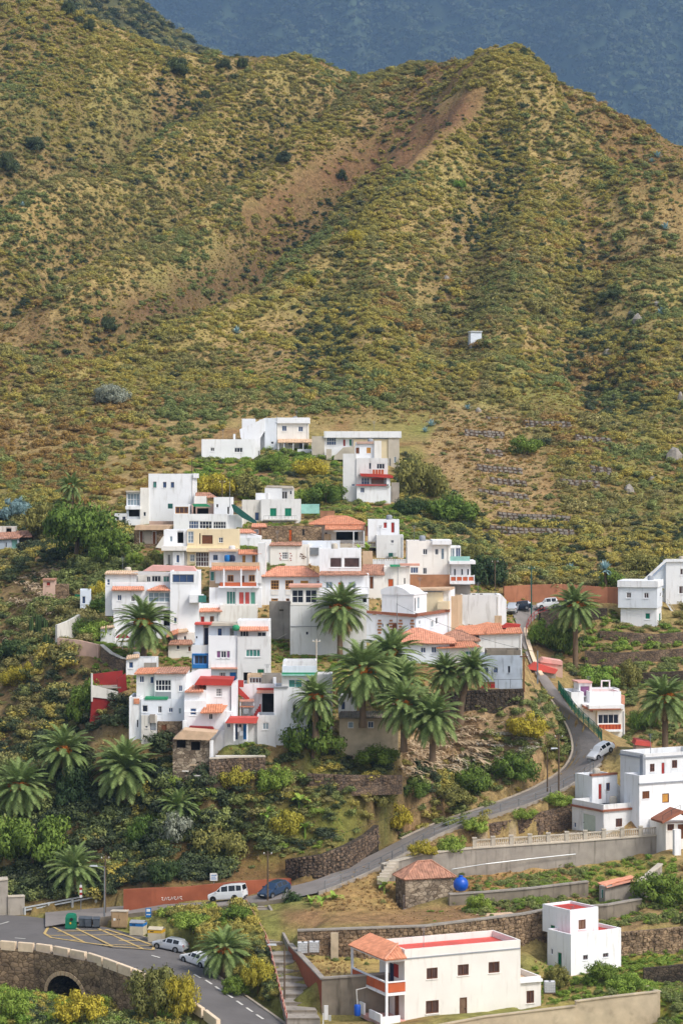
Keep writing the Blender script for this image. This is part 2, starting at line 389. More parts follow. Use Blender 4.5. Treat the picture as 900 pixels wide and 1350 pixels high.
class House:
 ALL = []
 def __init__(s, name, label, px, py, D=None, yaw=0, cat='house', group=None):
  D = D or DV(py)
  s.A = P(px, py, D); s.th = R(yaw)
  s.c, s.s = math.cos(s.th), math.sin(s.th)
  s.root = empty(name, s.A, s.th)
  tag(s.root, label, cat, group, 'thing')
  s.vols = []; House.ALL.append(s)
 def uv(s, px, py, v=0):
  sp = (px - 450) / F
  O = s.A + Vector((-s.s * v, s.c * v, 0))
  u = (sp * O.y - O.x) / (s.c - sp * s.s)
  Y = O.y + u * s.s
  return u, CZ + (HZ - py) * Y / F - s.A.z
 def pt(s, px, py, v=0):
  u, z = s.uv(px, py, v); return Vector((u, v, z))
 def sv(s, px, py, u):
  sp = (px - 450) / F
  O = s.A + Vector((s.c * u, s.s * u, 0))
  v = (O.x - sp * O.y) / (s.s + sp * s.c)
  Y = O.y + v * s.c
  return v, CZ + (HZ - py) * Y / F - s.A.z
 def world(s, p): return s.A + Vector((p[0] * s.c - p[1] * s.s, p[0] * s.s + p[1] * s.c, p[2]))
 def vol(s, x0, x1, yt, yb, v=0, d=5, mat='white', deck='deck_grey', par=.35, drop=0, name='wall', ctl=True, dl=None):
  """a storey block whose front face fills the pixels x0..x1, yt..yb"""
  V = Vol(); V.h = s; xn = x0 if s.th >= 0 else x1
  V.u0 = s.uv(x0, yb, v)[0]; V.u1 = s.uv(x1, yb, v)[0]
  V.z0 = s.uv(xn, yb, v)[1]; V.z1 = s.uv(xn, yt, v)[1]
  V.v0 = v; V.v1 = v + d
  if dl is not None: V.v1 = s.sv(dl, yt, V.u0 if s.th >= 0 else V.u1)[0]
  V.mat, V.deck, V.par, V.name = (TONE[(int(x0 * 7 + yt * 3)) % len(TONE)] if mat == 'white' else mat), deck, par, name
  if drop and ctl:
   h = V.z1 - V.z0
   for p in ((V.u0, v - .3, V.z0), (V.u1, v - .3, V.z0)): CTRL.append(s.world(p))
   lo = .1 if dl is not None else min(.3 * h, 2.); hi = min(.3 * h, 2.)
   for p in ((V.u0 + .3, V.v1, V.z0 + (lo if s.th >= 0 else hi)), (V.u1 - .3, V.v1, V.z0 + (hi if s.th >= 0 else lo))): CTRL.append(s.world(p))
  V.z0 -= drop
  s.vols.append(V); return V
 def box(s, name, mat, x0, x1, yt, yb, v=0, d=.3, kind=None):
  mb = MB(); xn = x0 if s.th >= 0 else x1
  a, b = s.uv(x0, yb, v)[0], s.uv(x1, yb, v)[0]
  mb.box(a, b, v, v + d, s.uv(xn, yb, v)[1], s.uv(xn, yt, v)[1])
  return mb.build(name, mat, s.root, kind=kind)
 def poly(s, name, mat, pts, v=0, d=.3):
  mb = MB(); mb.prism([s.pt(x, y, v) for x, y in pts], (0, d, 0)); return mb.build(name, mat, s.root)
 def tiles(s, panels, mat='terracotta', name='roof_tiles', pitch=.28):
  """panels: lists of four (px, py, v)"""
  mb = MB()
  for p in panels: tile_panel(mb, *[s.pt(*q) for q in p], pitch=pitch)
  return mb.build(name, mat, s.root, kind='stuff')
 def hip(s, V, rise, over=.35, ridge=.5, mat='terracotta'):
  a, b, c, d = V.u0 - over, V.u1 + over, V.v0 - over, V.v1 + over; z = V.z1 + .02
  W, Dp = b - a, d - c
  if W >= Dp: k = W * (1 - ridge) / 2; r0, r1 = Vector((a + k, (c + d) / 2, z + rise)), Vector((b - k, (c + d) / 2, z + rise))
  else: k = Dp * (1 - ridge) / 2; r0, r1 = Vector(((a + b) / 2, c + k, z + rise)), Vector(((a + b) / 2, d - k, z + rise))
  A_, B_, C_, D_ = Vector((a, c, z)), Vector((b, c, z)), Vector((b, d, z)), Vector((a, d, z))
  mb = MB()
  if W >= Dp:
   for q in ((A_, B_, r1, r0), (B_, C_, r1, r1), (C_, D_, r0, r1), (D_, A_, r0, r0)): tile_panel(mb, *q)
  else:
   for q in ((A_, B_, r0, r0), (B_, C_, r1, r0), (C_, D_, r1, r1), (D_, A_, r0, r1)): tile_panel(mb, *q)
  o = mb.build('roof_tiles', mat, s.root, kind='stuff')
  m2 = MB()
  for p, q in ((A_, r0), (B_, r1 if W >= Dp else r0), (C_, r1), (D_, r0 if W >= Dp else r1), (r0, r1)): m2.tube(p + Vector((0, 0, .05)), q + Vector((0, 0, .08)), .11, n=5)
  m2.build('ridge_tiles', mat, s.root)
  return o
 def rail(s, name, mat, pts, h=.9, every=1.2, r=.03, mids=(), v=0, bal=None):
  """posts and rails along points (px, py, v) on the feet"""
  P3 = [s.pt(*q) for q in pts]; mb = MB()
  for a, b in zip(P3, P3[1:]):
   n = max(1, int(round((b - a).length / every)))
   for i in range(n + 1):
    q = a.lerp(b, i / n); mb.tube(q, q + Vector((0, 0, h)), r, n=4)
   for k in (1.0,) + tuple(mids): mb.tube(a + Vector((0, 0, h * k)), b + Vector((0, 0, h * k)), r, n=4)
   if bal:
    m = int((b - a).length / bal)
    for i in range(m): q = a.lerp(b, (i + .5) / m); mb.tube(q, q + Vector((0, 0, h)), r * .6, n=3)
  return mb.build(name, mat, s.root)
 def posts(s, mat, lst, v=0, r=.07, name='post'):
  for (x, yt, yb) in lst:
   mb = MB(); a = s.pt(x, yb, v); b = s.pt(x, yt, v); mb.box(a.x - r, a.x + r, v, v + 2 * r, a.z, b.z); mb.build(name, mat, s.root)
 def done(s):
  for V in s.vols: V.build()
  rn = random.Random(len(s.root['label']) * 13 + len(s.vols)); n = 0
  for V in s.vols:
   W, Dp, z = V.u1 - V.u0, V.v1 - V.v0, V.z1 - (V.par or 0)
   if V.par and W > 3.5 and Dp > 3 and n < 2 and V.mat[:5] == 'white':
    n += 1
    if rn.random() < .6:
     mb = MB(); x, y = V.u0 + W * rn.uniform(.15, .85), V.v0 + Dp * rn.uniform(.4, .8); h_ = rn.uniform(1.6, 2.6); mb.tube((x, y, z), (x, y, z + h_), .03, n=4)
     for k in range(4): mb.tube((x - .35 + .05 * k, y, z + h_ - .12 * k), (x + .35 - .05 * k, y, z + h_ - .12 * k), .018, n=3)
     mb.build('aerial', 'metal', s.root)
    if rn.random() < .45:
     mb = MB(); mb.lathe([(.4, 0), (.45, .1), (.45, .8), (.36, .98), (.1, 1.02)], (V.u0 + W * rn.uniform(.2, .8), V.v0 + Dp * rn.uniform(.5, .8), z), 10); mb.build('roof_tank', rn.choice(['deck_grey', 'concrete_pale', 'deck_white']), s.root, smooth=True)
   if V.z1 - V.z0 > 4.5 and W > 3 and V.mat[:5] == 'white' and rn.random() < .6:
    u = V.u1 - rn.uniform(.15, .4)
    if not any(w_[6] == 'F' and w_[1][0] - .1 < u - V.u0 < w_[1][1] + .1 for w_ in V.wins): mb = MB(); mb.tube((u, V.v0 - .06, V.z0), (u, V.v0 - .06, V.z1 - .3), .05, n=5); mb.build('drainpipe', rn.choice(['white_old', 'grey_trim']), s.root)
  return s
class Vol:
 def __init__(s): s.wins = []
 def mp(s, side):
  if side == 'F': return lambda a, z, d: (s.u0 + a, s.v0 + d, z)
  if side == 'L': return lambda a, z, d: (s.u0 + d, s.v0 + a, z)
  return lambda a, z, d: (s.u1 - d, s.v0 + a, z)
 def rect(s, x0, x1, y0, y1, side):
  h = s.h
  if side == 'F':
   a0, a1 = h.uv(x0, y1, s.v0)[0] - s.u0, h.uv(x1, y1, s.v0)[0] - s.u0
   xm = (x0 + x1) / 2; zb, zt = h.uv(xm, y1, s.v0)[1], h.uv(xm, y0, s.v0)[1]; W = s.u1 - s.u0
  else:
   u = s.u0 if side == 'L' else s.u1
   a0, a1 = sorted((h.sv(x0, y1, u)[0] - s.v0, h.sv(x1, y1, u)[0] - s.v0))
   xm = (x0 + x1) / 2; zb, zt = h.sv(xm, y1, u)[1], h.sv(xm, y0, u)[1]; W = s.v1 - s.v0
  a0, a1 = max(.05, a0), min(W - .05, a1)
  zb, zt = max(s.z0 + .03, zb), min(s.z1 - .05, zt)
  return a0, a1, zb, zt
 def w(s, x0, x1, y0, y1, k='glass', f='frame_white', nx=2, ny=1, side='F', sill=True):
  s.wins.append(('w', s.rect(x0, x1, y0, y1, side), k, f, nx, ny, side, sill)); return s
 def d(s, x0, x1, y0, y1, k='door_orange', f='frame_white', side='F'):
  s.wins.append(('d', s.rect(x0, x1, y0, y1, side), k, f, 1, 1, side, False)); return s
 def open(s, x0, x1, y0, y1, k='inside', side='F', deep=1.2):
  s.wins.append(('o', s.rect(x0, x1, y0, y1, side), k, deep, 1, 1, side, False)); return s
 def face(s, mb, side, W, holes):
  mp = s.mp(side)
  xs = sorted({0, W} | {h[0] for h in holes} | {h[1] for h in holes}); zs = sorted({s.z0, s.z1} | {h[2] for h in holes} | {h[3] for h in holes})
  for i in range(len(xs) - 1):
   for j in range(len(zs) - 1):
    cx, cz = (xs[i] + xs[i + 1]) / 2, (zs[j] + zs[j + 1]) / 2
    if any(h[0] < cx < h[1] and h[2] < cz < h[3] for h in holes): continue
    mb.quad(mp(xs[i], zs[j], 0), mp(xs[i + 1], zs[j], 0), mp(xs[i + 1], zs[j + 1], 0), mp(xs[i], zs[j + 1], 0))
  for (a, b, c, d) in [h[:4] for h in holes]:
   q = .22
   for (p0, p1) in (((a, c), (b, c)), ((b, c), (b, d)), ((b, d), (a, d)), ((a, d), (a, c))):
    mb.quad(mp(*p0, 0), mp(*p1, 0), mp(*p1, q), mp(*p0, q))
 def build(s):
  mb = MB(); root = s.h.root
  W, Dp = s.u1 - s.u0, s.v1 - s.v0
  for side, L in (('F', W), ('L', Dp), ('R', Dp)):
   hs = [x[1] for x in s.wins if x[6] == side and x[1][1] - x[1][0] > .05 and x[1][3] - x[1][2] > .05]
   ok = []
   for h in hs:
    if not any(h[0] < o[1] and o[0] < h[1] and h[2] < o[3] and o[2] < h[3] for o in ok): ok.append(h)
   s.face(mb, side, L, ok)
  u0, u1, v0, v1, z1 = s.u0, s.u1, s.v0, s.v1, s.z1
  mb.quad((u0, v1, s.z0), (u1, v1, s.z0), (u1, v1, z1), (u0, v1, z1))
  if s.par and W > 1.2 and Dp > 1.2:
   t = .2; zi = z1 - s.par; i0, i1, j0, j1 = u0 + t, u1 - t, v0 + t, v1 - t
   o = [(u0, v0), (u1, v0), (u1, v1), (u0, v1)]; n = [(i0, j0), (i1, j0), (i1, j1), (i0, j1)]
   for k in range(4):
    l = (k + 1) % 4
    mb.quad(o[k] + (z1,), o[l] + (z1,), n[l] + (z1,), n[k] + (z1,))
    mb.quad(n[k] + (z1,), n[l] + (z1,), n[l] + (zi,), n[k] + (zi,))
   m2 = MB(); m2.quad(n[0] + (zi,), n[1] + (zi,), n[2] + (zi,), n[3] + (zi,)); m2.build('roof', s.deck, root)
  else:
   mb.quad((u0, v0, z1), (u1, v0, z1), (u1, v1, z1), (u0, v1, z1))
  mb.quad((u0, v0, s.z0), (u1, v0, s.z0), (u1, v1, s.z0), (u0, v1, s.z0))
  mb.build(s.name, s.mat, root)
  for kind, (a0, a1, zb, zt), k, f, nx, ny, side, sill in s.wins:
   if a1 - a0 < .05 or zt - zb < .05: continue
   mp = s.mp(side); sg = lambda a, z, d: mp(a, z, d)
   B = lambda m, A0, A1, Z0, Z1, D0, D1: m.box(A0, A1, Z0, Z1, D0, D1, fn=lambda x, y, z: mp(x, y, z))
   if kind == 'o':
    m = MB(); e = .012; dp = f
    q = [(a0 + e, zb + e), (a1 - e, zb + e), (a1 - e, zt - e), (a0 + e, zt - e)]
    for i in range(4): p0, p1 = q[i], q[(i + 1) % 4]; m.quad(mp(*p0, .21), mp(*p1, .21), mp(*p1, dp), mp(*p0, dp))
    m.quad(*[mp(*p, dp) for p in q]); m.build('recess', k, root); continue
   m = MB(); t = min(.09, (a1 - a0) * .12)
   if kind == 'd':
    B(m, a0 + t, a1 - t, zb, zt - t, .1, .15)
    w_ = a1 - a0; h_ = zt - zb
    for (z0_, z1_) in ((.1, .45), (.55, .92)): B(m, a0 + w_ * .25, a1 - w_ * .25, zb + h_ * z0_, zb + h_ * z1_, .085, .1)
    o = m.build('door', k, root)
    m = MB(); B(m, a0 - .0, a0 + t, zb, zt, .04, .16); B(m, a1 - t, a1, zb, zt, .04, .16); B(m, a0 + t, a1 - t, zt - t, zt, .04, .16); m.build('frame', f, o)
    m = MB(); B(m, a1 - t - .14, a1 - t - .06, zb + h_ * .45, zb + h_ * .5, .03, .085); m.build('handle', 'metal_dark', o)
    continue
   B(m, a0, a0 + t, zb, zt, .05, .16); B(m, a1 - t, a1, zb, zt, .05, .16); B(m, a0 + t, a1 - t, zb, zb + t, .05, .16); B(m, a0 + t, a1 - t, zt - t, zt, .05, .16)
   tm = t * .7
   for i in range(1, nx): c = a0 + (a1 - a0) * i / nx; B(m, c - tm / 2, c + tm / 2, zb + t, zt - t, .06, .15)
   for j in range(1, ny): c = zb + (zt - zb) * j / ny; B(m, a0 + t, a1 - t, c - tm / 2, c + tm / 2, .065, .145)
   o = m.build('window', f, root)
   m = MB(); dd = .12 if 'glass' in k else .09
   m.quad(mp(a0 + t, zb + t, dd), mp(a1 - t, zb + t, dd), mp(a1 - t, zt - t, dd), mp(a0 + t, zt - t, dd)); m.build('pane' if 'glass' in k else 'shutter', k, o)
   if sill and zb - s.z0 > .3:
    m = MB(); B(m, a0 - .06, a1 + .06, zb - .09, zb - .015, -.07, .05); m.build('sill', s.mat, o)
# ---------------------------------------------------------------- garden and retaining walls
def wall(name, label, pts, mat, thick=.5, cap=None, cap_h=.14, drop=1.5, stones=None, stone_size=(.5, .3), cat='wall', group=None, step=True, capw=.12):
 """pts: (px, py_top, py_bottom, D) along the front face; registers the ground at its foot and behind its top"""
 base = P(pts[0][0], pts[0][2], pts[0][3])
 root = empty(name, base); tag(root, label, cat, group, 'thing')
 T = [P(x, t, D) for x, t, b, D in pts]; B = [P(x, b, D) for x, t, b, D in pts]
 nrm = []
 for i in range(len(T)):
  a, b = T[max(0, i - 1)], T[min(len(T) - 1, i + 1)]
  e = Vector((b.x - a.x, b.y - a.y, 0)).normalized(); n = Vector((-e.y, e.x, 0))
  nrm.append(n if n.y >= 0 or abs(n.y) < .05 else -n)
 if step:
  for i in range(len(T)):
   CTRL.append(B[i] + nrm[i] * .2 * thick); q = T[i] + nrm[i] * (thick + 1.3); q.z -= .15; CTRL.append(q)
  for i in range(len(T) - 1):
   l = (T[i + 1] - T[i]).length
   for k in range(1, int(l / 3) + 1):
    f = k / (int(l / 3) + 1)
    CTRL.append(B[i].lerp(B[i + 1], f) + nrm[i] * .2 * thick); q = T[i].lerp(T[i + 1], f) + nrm[i] * (thick + 1.3); q.z -= .15; CTRL.append(q)
 mb = MB()
 for i in range(len(T) - 1):
  f0, f1 = T[i] - base, T[i + 1] - base; g0, g1 = B[i] - base, B[i + 1] - base
  g0 = Vector((f0.x, f0.y, g0.z - drop)); g1 = Vector((f1.x, f1.y, g1.z - drop))
  n0, n1 = nrm[i] * thick, nrm[i + 1] * thick
  vs = [g0, g1, f1, f0, g0 + n0, g1 + n1, f1 + n1, f0 + n0]
  fs = [(0, 1, 2, 3), (3, 2, 6, 7), (5, 4, 7, 6)]
  if i == 0: fs.append((4, 0, 3, 7))
  if i == len(T) - 2: fs.append((1, 5, 6, 2))
  mb.add(vs, fs)
 mb.build('masonry', mat, root)
 if cap:
  m = MB()
  for i in range(len(T) - 1):
   a, b = T[i] - base, T[i + 1] - base; n0, n1 = nrm[i], nrm[i + 1]; up = Vector((0, 0, cap_h)); e = Vector((0, 0, .003))
   lo = [a - n0 * capw + e, b - n1 * capw + e, b + n1 * (thick + capw) + e, a + n0 * (thick + capw) + e]
   vs = lo + [q + up for q in lo]
   m.add(vs, [(0, 1, 5, 4), (1, 2, 6, 5), (2, 3, 7, 6), (3, 0, 4, 7), (4, 5, 6, 7), (3, 2, 1, 0)])
  m.build('coping', cap, root)
 if stones:
  m = MB(); rn = random.Random(len(pts) * 7 + int(pts[0][0]))
  for i in range(len(T) - 1):
   L = (T[i + 1] - T[i]).length; nx = max(1, int(L / stone_size[0]))
   for k in range(nx):
    f = (k + .5) / nx; t = T[i].lerp(T[i + 1], f); b = B[i].lerp(B[i + 1], f); nn = -nrm[i].lerp(nrm[i + 1], f)
    H = max(.2, t.z - b.z + .3); nz = max(1, int(H / stone_size[1])); e = (T[i + 1] - T[i]).normalized()
    for j in range(nz):
     z = t.z - H * (j + .5) / nz + rn.uniform(-.05, .05)
     c = Vector((t.x, t.y, z)) - base + e * rn.uniform(-.12, .12) + e * (.25 * stone_size[0] if j % 2 else 0)
     sx, sz, sy = stone_size[0] * rn.uniform(.36, .5), stone_size[1] * rn.uniform(.36, .52), rn.uniform(.04, .16)
     rk = rn.uniform(-.12, .12); vs = []
     for dz in (-1, 1):
      for (dx, dy) in ((-1, -.5), (1, -.5), (.75, 1), (-.75, 1)):
       vs.append(c + e * (dx * sx * rn.uniform(.85, 1.1)) + nn * (dy * sy) + Vector((0, 0, dz * sz * (.8 if dy > 0 else 1) + dx * rk * .3)))
     m.add(vs, [(0, 1, 2, 3), (7, 6, 5, 4), (3, 2, 6, 7), (0, 3, 7, 4), (2, 1, 5, 6)])
  m.build('stones', stones, root, kind='stuff')
 return root
# ---------------------------------------------------------------- the village, from the top of the slope down
G = 'houses of the hillside village'
def Hs(label, px, py, D=None, yaw=0, name='house', cat='house', g=G): return House(name, label, px, py, D, yaw, cat, g)
# long low house, top left
h = Hs('long low white single storey house at the upper left edge of the village', 266, 606.5, 442, 4)
v = h.vol(266, 336, 579, 606.5, d=6, drop=3)
v.w(277.5, 283, 590, 595); v.w(309, 320, 590, 596.5, nx=3)
h.box('chimney', 'white', 307.5, 310.5, 572, 580, v=2, d=.4)
v = h.vol(336, 343, 590, 604, v=.4, d=4, drop=3, ctl=False); v.d(340, 342.5, 594, 604, k='door_grey')
h.done()
# two storey top house with sloping stair wall
h = Hs('topmost white two storey house with a sloping stair wall and a tiled porch', 349, 594, 450)
v = h.vol(365, 406.5, 553, 594, d=7, drop=3)
v.w(371.5, 378, 561, 568.5, k='glass_blue'); v.w(393, 399.5, 562, 569.2, k='glass_blue')
v.w(373.5, 377, 582, 589, k='glass_blue', nx=1); v.w(380, 386, 582, 587); v.d(394, 399, 582, 593, k='glass_blue', f='frame_white')
h.box('roof', 'white', 364, 408, 550.5, 558, v=-.45, d=8)
v = h.vol(349, 365, 551, 594, v=-.35, d=7, drop=3, ctl=False); v.w(357, 361, 582, 585.5, nx=1)
h.tiles([[(366, 583.5, -2.4), (413, 583.5, -2.4), (411, 579, 0), (366, 579, 0)]], 'tan_roof')
h.posts('white', [(367, 583, 596), (374.5, 583, 596), (386.5, 583, 596), (399.5, 583, 596), (411, 583, 596)], v=-2.3)
v = h.vol(342, 349, 553, 590, v=1.2, d=5, drop=3, ctl=False); v.w(342.6, 348.4, 561, 567.5, k='glass_brown', f='frame_ochre', nx=3)
h.poly('stair_wall', 'white', [(316, 566), (349, 551), (349, 568), (343, 578), (343, 594), (326, 594), (317, 576)], v=-.6, d=1.2)
v = h.vol(319, 336, 552, 590, v=2.5, d=4, drop=3, ctl=False)
h.box('garden_wall', 'white', 392, 416, 592, 606, v=-3.5, d=.4)
h.done()
# long terrace at the top right
h = Hs('long pale house above the four storey one, with white roof band and beige end', 411, 605, 441)
v = h.vol(427, 512, 570, 604, d=7, drop=4); v.w(430.5, 443, 576.5, 587, k='glass_blue', nx=4, ny=2)
v.d(452, 455.3, 579, 588, k='shutter_red'); v.d(460, 463.5, 579, 587.5, k='shutter_green')
v = h.vol(411, 427.5, 575, 605, v=-.5, d=6, mat='concrete_pale', drop=4, ctl=False); v.w(419, 421.5, 599, 602, nx=1)
h.box('roof', 'white', 427, 529, 568.5, 577, v=-.8, d=8)
v = h.vol(511.5, 526, 577, 619, v=-.6, d=6, mat='concrete_pale', drop=4); v.w(512.5, 515, 604, 616, k='inside'); v.w(519, 522, 602, 610, k='glass_pale', nx=1)
h.poly('stair_wall', 'concrete_pale', [(440, 602), (452, 590), (470, 588), (470, 606), (440, 606)], v=-1.6, d=1)
v = h.vol(466, 512, 579, 606, v=-.4, d=2, mat='cream', ctl=False)
h.box('archway', 'concrete_pale', 430, 437, 592, 606, v=-1.4, d=.6)
h.done()
# four storey white and red house
h = Hs('tall white stepped house with red balcony band and red planter boxes below the beige house', 452, 663, 402, 0)
v = h.vol(452, 469.5, 598, 642, d=7, drop=4, ctl=False); v.w(470, 472.5, 614, 625, nx=1); v.w(463, 468, 638, 641, k='glass_blue', nx=1)
v = h.vol(468, 502, 583, 604, v=1, d=5); v.w(468.8, 473.5, 590, 598, k='shutter_brown', f='frame_brown', nx=1); v.w(483, 488.5, 590, 597.5, k='shutter_ochre', f='frame_ochre', nx=1)
h.box('parapet', 'pink_wall', 470, 492, 582, 585, v=.7, d=.3)
v = h.vol(493, 502.5, 581, 604, v=.6, d=4)
v = h.vol(469.5, 511, 604, 642, v=-.2, d=7)
v.w(486, 489, 610, 618.5, k='glass', nx=1); v.w(496, 507, 611, 618.5, k='glass', nx=3)
v.w(476, 487, 629.5, 639, k='glass_blue', nx=3, ny=2); v.open(489, 506, 631, 638, k='pink_wall'); v.d(507, 510.5, 630, 639, k='tarp_dark')
v = h.vol(470, 515, 641, 663, v=-.9, d=7, drop=4); v.w(474.5, 480.5, 642.5, 650, k='glass_blue')
h.poly('balcony_band', 'red_paint', [(474, 624), (514, 625.5), (518, 627.5), (518, 630.5), (476, 628)], v=-1.6, d=1.3)
for x in (491, 494.8, 498.6, 502.4): h.box('planter', 'orange_paint', x, x + 3, 619, 625, v=-1.3, d=.5)
h.box('ledge', 'red_paint', 469, 512, 638.5, 640.4, v=-1.3, d=.5)
h.box('bench', 'red_paint', 490, 506, 630.5, 632, v=-.7, d=.4)
h.posts('white', [(511.5, 630, 641)], v=-1.3, r=.3)
v = h.vol(516, 526, 636, 664, v=1.5, d=4, mat='concrete', drop=4, ctl=False)
h.done()
# big left white house
h = Hs('tall plain white house with three small upper windows at the left end of the village', 185, 692, 388, 0)
v = h.vol(196, 256, 624.5, 692, d=8, drop=4)
v.w(202, 206.5, 635, 643, k='glass_green', f='frame_grey', nx=1); v.w(215, 219.5, 635.3, 643, k='glass_blue', f='frame_grey', nx=1); v.w(225.3, 229.8, 635.5, 643, k='glass_blue', f='frame_grey', nx=1)
h.box('cornice', 'white', 254.5, 258.5, 624, 630, v=-.3, d=8)
v = h.vol(185, 196.5, 643, 692, v=-.2, d=7, drop=4, ctl=False); v.w(189.3, 192.5, 675, 680.5, nx=1)
v = h.vol(167, 185, 649, 693, v=.3, d=5, drop=4)
v.w(168, 184.5, 650.5, 666.5, k='glass_pale', nx=4, ny=2); v.open(170, 184, 672, 681)
h.box('roof', 'concrete_pale', 166, 185.5, 646.8, 649, v=-.2, d=5.5); h.box('balcony', 'white', 165.5, 185.3, 667, 671.5, v=-.5, d=.8)
h.box('balcony', 'white', 166, 185, 684.5, 692.5, v=-1.4, d=.3)
v = h.vol(151, 167, 677, 692, v=-.4, d=4, drop=4, ctl=False); v.w(153, 157.5, 681.3, 686.3, nx=1); v.d(161, 166.3, 680.7, 691, k='tarp_dark')
h.box('water_tank', 'stair_green', 221.5, 227.5, 664, 670.5, v=-3.5, d=.9)
h.box('garden_wall', 'pink_wall', 197, 229, 687, 692, v=-4, d=.4)
h.done()
# long house with window band
h = Hs('white house with long dark window band and ochre loggia beside the tall plain house', 229, 700, 380)
v = h.vol(229, 300, 677.5, 700, d=6, drop=4)
v.w(249, 262, 686.5, 697, k='glass_blue', nx=4, ny=2); v.w(263, 279.5, 687, 697, k='glass', nx=4, ny=2); v.w(281, 298, 687.5, 697, k='glass', nx=5, ny=2)
v = h.vol(230, 250, 665, 678, v=1.2, d=4); v.w(231.2, 248.5, 668, 677, k='glass_brown', f='frame_ochre', nx=3)
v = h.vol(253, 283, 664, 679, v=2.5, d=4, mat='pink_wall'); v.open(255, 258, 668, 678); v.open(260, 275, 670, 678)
h.poly('awning', 'awning_green', [(253, 664.2), (272, 664.2), (278, 668), (256, 668)], v=.9, d=.8)
v = h.vol(282, 306, 655.5, 679, v=1.4, d=5); v.w(299.5, 302.3, 668, 678, k='inside', nx=1); v.w(285, 288, 664.5, 669, k='inside', nx=1)
h.tiles([[(257, 656, 5), (287, 656, 5), (277, 649.5, 8), (258, 649.5, 8)]], 'terracotta_old')
v = h.vol(256, 272, 654, 665, v=4.2, d=3)
v = h.vol(299.5, 319, 679, 700, v=.5, d=5, drop=4, ctl=False)
h.poly('stair_wall', 'stair_green', [(305, 665), (309, 665), (338, 687), (338, 691.5), (320, 683), (308, 674)], v=-.6, d=.5)
h.done()
# brown stone house with flat tan roof
h = Hs('small brown stone house with a flat tan roof and two tall dark doors', 177, 723, 361)
v = h.vol(177, 217, 698.5, 723, d=6, mat='stone_warm', drop=5, par=0)
v.d(184, 189.2, 699.5, 715.5, k='shutter_brown'); v.d(200.5, 206.3, 700, 717, k='shutter_brown')
h.box('plaster_panel', 'concrete', 190, 199.5, 700, 717, v=-.06, d=.05)
h.poly('roof', 'tan_roof', [(177, 698.8), (179, 692.5), (226, 692.5), (222, 698.8)], v=-1, d=6)
h.poly('stair_wall', 'white_warm', [(205, 722), (215, 707), (217, 707), (217, 723)], v=-1.6, d=.35)
h.box('garden_wall', 'concrete_pale', 165, 198, 735, 742, v=-6, d=.4)
for x in (164, 174, 182): h.box('planter', 'shutter_brown', x, x + 7.5, 734, 740, v=-6.3, d=.25)
h.done()
# yellow house
h = Hs('cream yellow flat house with a large white gridded window, only yellow front in the village', 216, 752, 346)
v = h.vol(247, 314, 698, 750, d=6, mat='cream', drop=4)
v.w(247.6, 255.5, 700.5, 716, k='glass_pale', nx=2, ny=3); v.w(266.5, 280.5, 705.5, 717, k='shutter_brown', f='frame_brown', nx=3); v.w(288.3, 294.3, 708.5, 715.5, nx=2, ny=2)
v.w(250.5, 257, 731, 740.3, k='glass_pale', nx=2, ny=2); v.w(258, 275.5, 728, 747, k='glass_brown', nx=5, ny=3)
v.open(263, 264.5, 703, 717)
v = h.vol(216, 247, 698.5, 724, v=.6, d=6); v.w(224, 227.5, 707, 714, k='glass_pale', nx=1); v.open(234, 242, 700, 716, deep=1.5)
h.box('balcony', 'white_warm', 213, 246, 720, 726, v=-1.0, d=1.8)
v = h.vol(216, 247, 725.5, 745, v=.3, d=5, mat='white_warm', drop=5); v.d(221, 225, 731, 745, k='door_grey');
v = h.vol(228, 243, 727, 745, v=-.4, d=3, drop=4, ctl=False); v.w(232.5, 236.7, 731.5, 742, k='glass_blue', nx=1)
h.box('balcony_slab', 'cream', 246, 315, 722.5, 727.5, v=-.8, d=1.0)
v = h.vol(260, 281, 750, 778, v=-.5, d=3, mat='cream', drop=4, ctl=False); v.w(265, 272, 754, 763.5, k='glass_brown', f='frame_brown', nx=2)
v.open(266, 275, 764, 777, k='stair_green')
h.done()
# house with orange balconies
h = Hs('three storey white house with two orange terracotta balcony bands and a glazed ground floor', 276, 800, 328)
v = h.vol(276, 340, 726.5, 748, v=2, d=5)
v.w(281, 287.2, 731.5, 738.5, k='glass_blue', f='frame_grey', nx=2); v.d(319, 324, 731.5, 742, k='shutter_ochre'); v.d(332, 337.3, 731.5, 742, k='shutter_ochre')
h.tiles([[(314, 730.5, .9), (345, 730.5, .9), (345, 725, 2.4), (314, 725, 2.4)]], 'terracotta_orange')
h.box('eave', 'tan_roof', 275, 313, 725, 727, v=1.2, d=6)
for x in (300, 306):
 o = MB(); c = h.pt(x, 736, 1.0); o.lathe([(.32, -.45), (.42, -.3), (.42, .3), (.34, .42), (.15, .45)], c, 10); o.build('barrel', 'blue_paint' if x < 303 else 'tarp_dark', h.root, smooth=True)
v = h.vol(284, 345, 741.5, 769, v=.4, d=6)
v.w(300, 308, 758, 767, k='glass_brown', f='frame_ochre', nx=2); v.d(316, 323, 758, 768.6, k='shutter_brown'); v.w(328, 336.2, 758, 767, k='glass_brown', f='frame_ochre', nx=2)
h.box('parapet', 'tan_wall', 279, 342, 741.5, 746.5, v=.0, d=.35)
h.tiles([[(278, 751.5, -.9), (342, 751.5, -.9), (342, 746, .3), (280, 746, .3)]], 'terracotta_orange')
h.box('balcony_slab', 'white', 288, 342, 772.8, 775, v=-.9, d=1.3)
for x0, x1 in ((290, 294.3), (296.3, 317), (319, 338)): h.box('balcony_panel', 'orange_paint', x0, x1, 767.8, 773, v=-.85, d=.12)
for x in (295.3, 318, 339): h.posts('white', [(x, 750, 773)], v=-.9, r=.1)
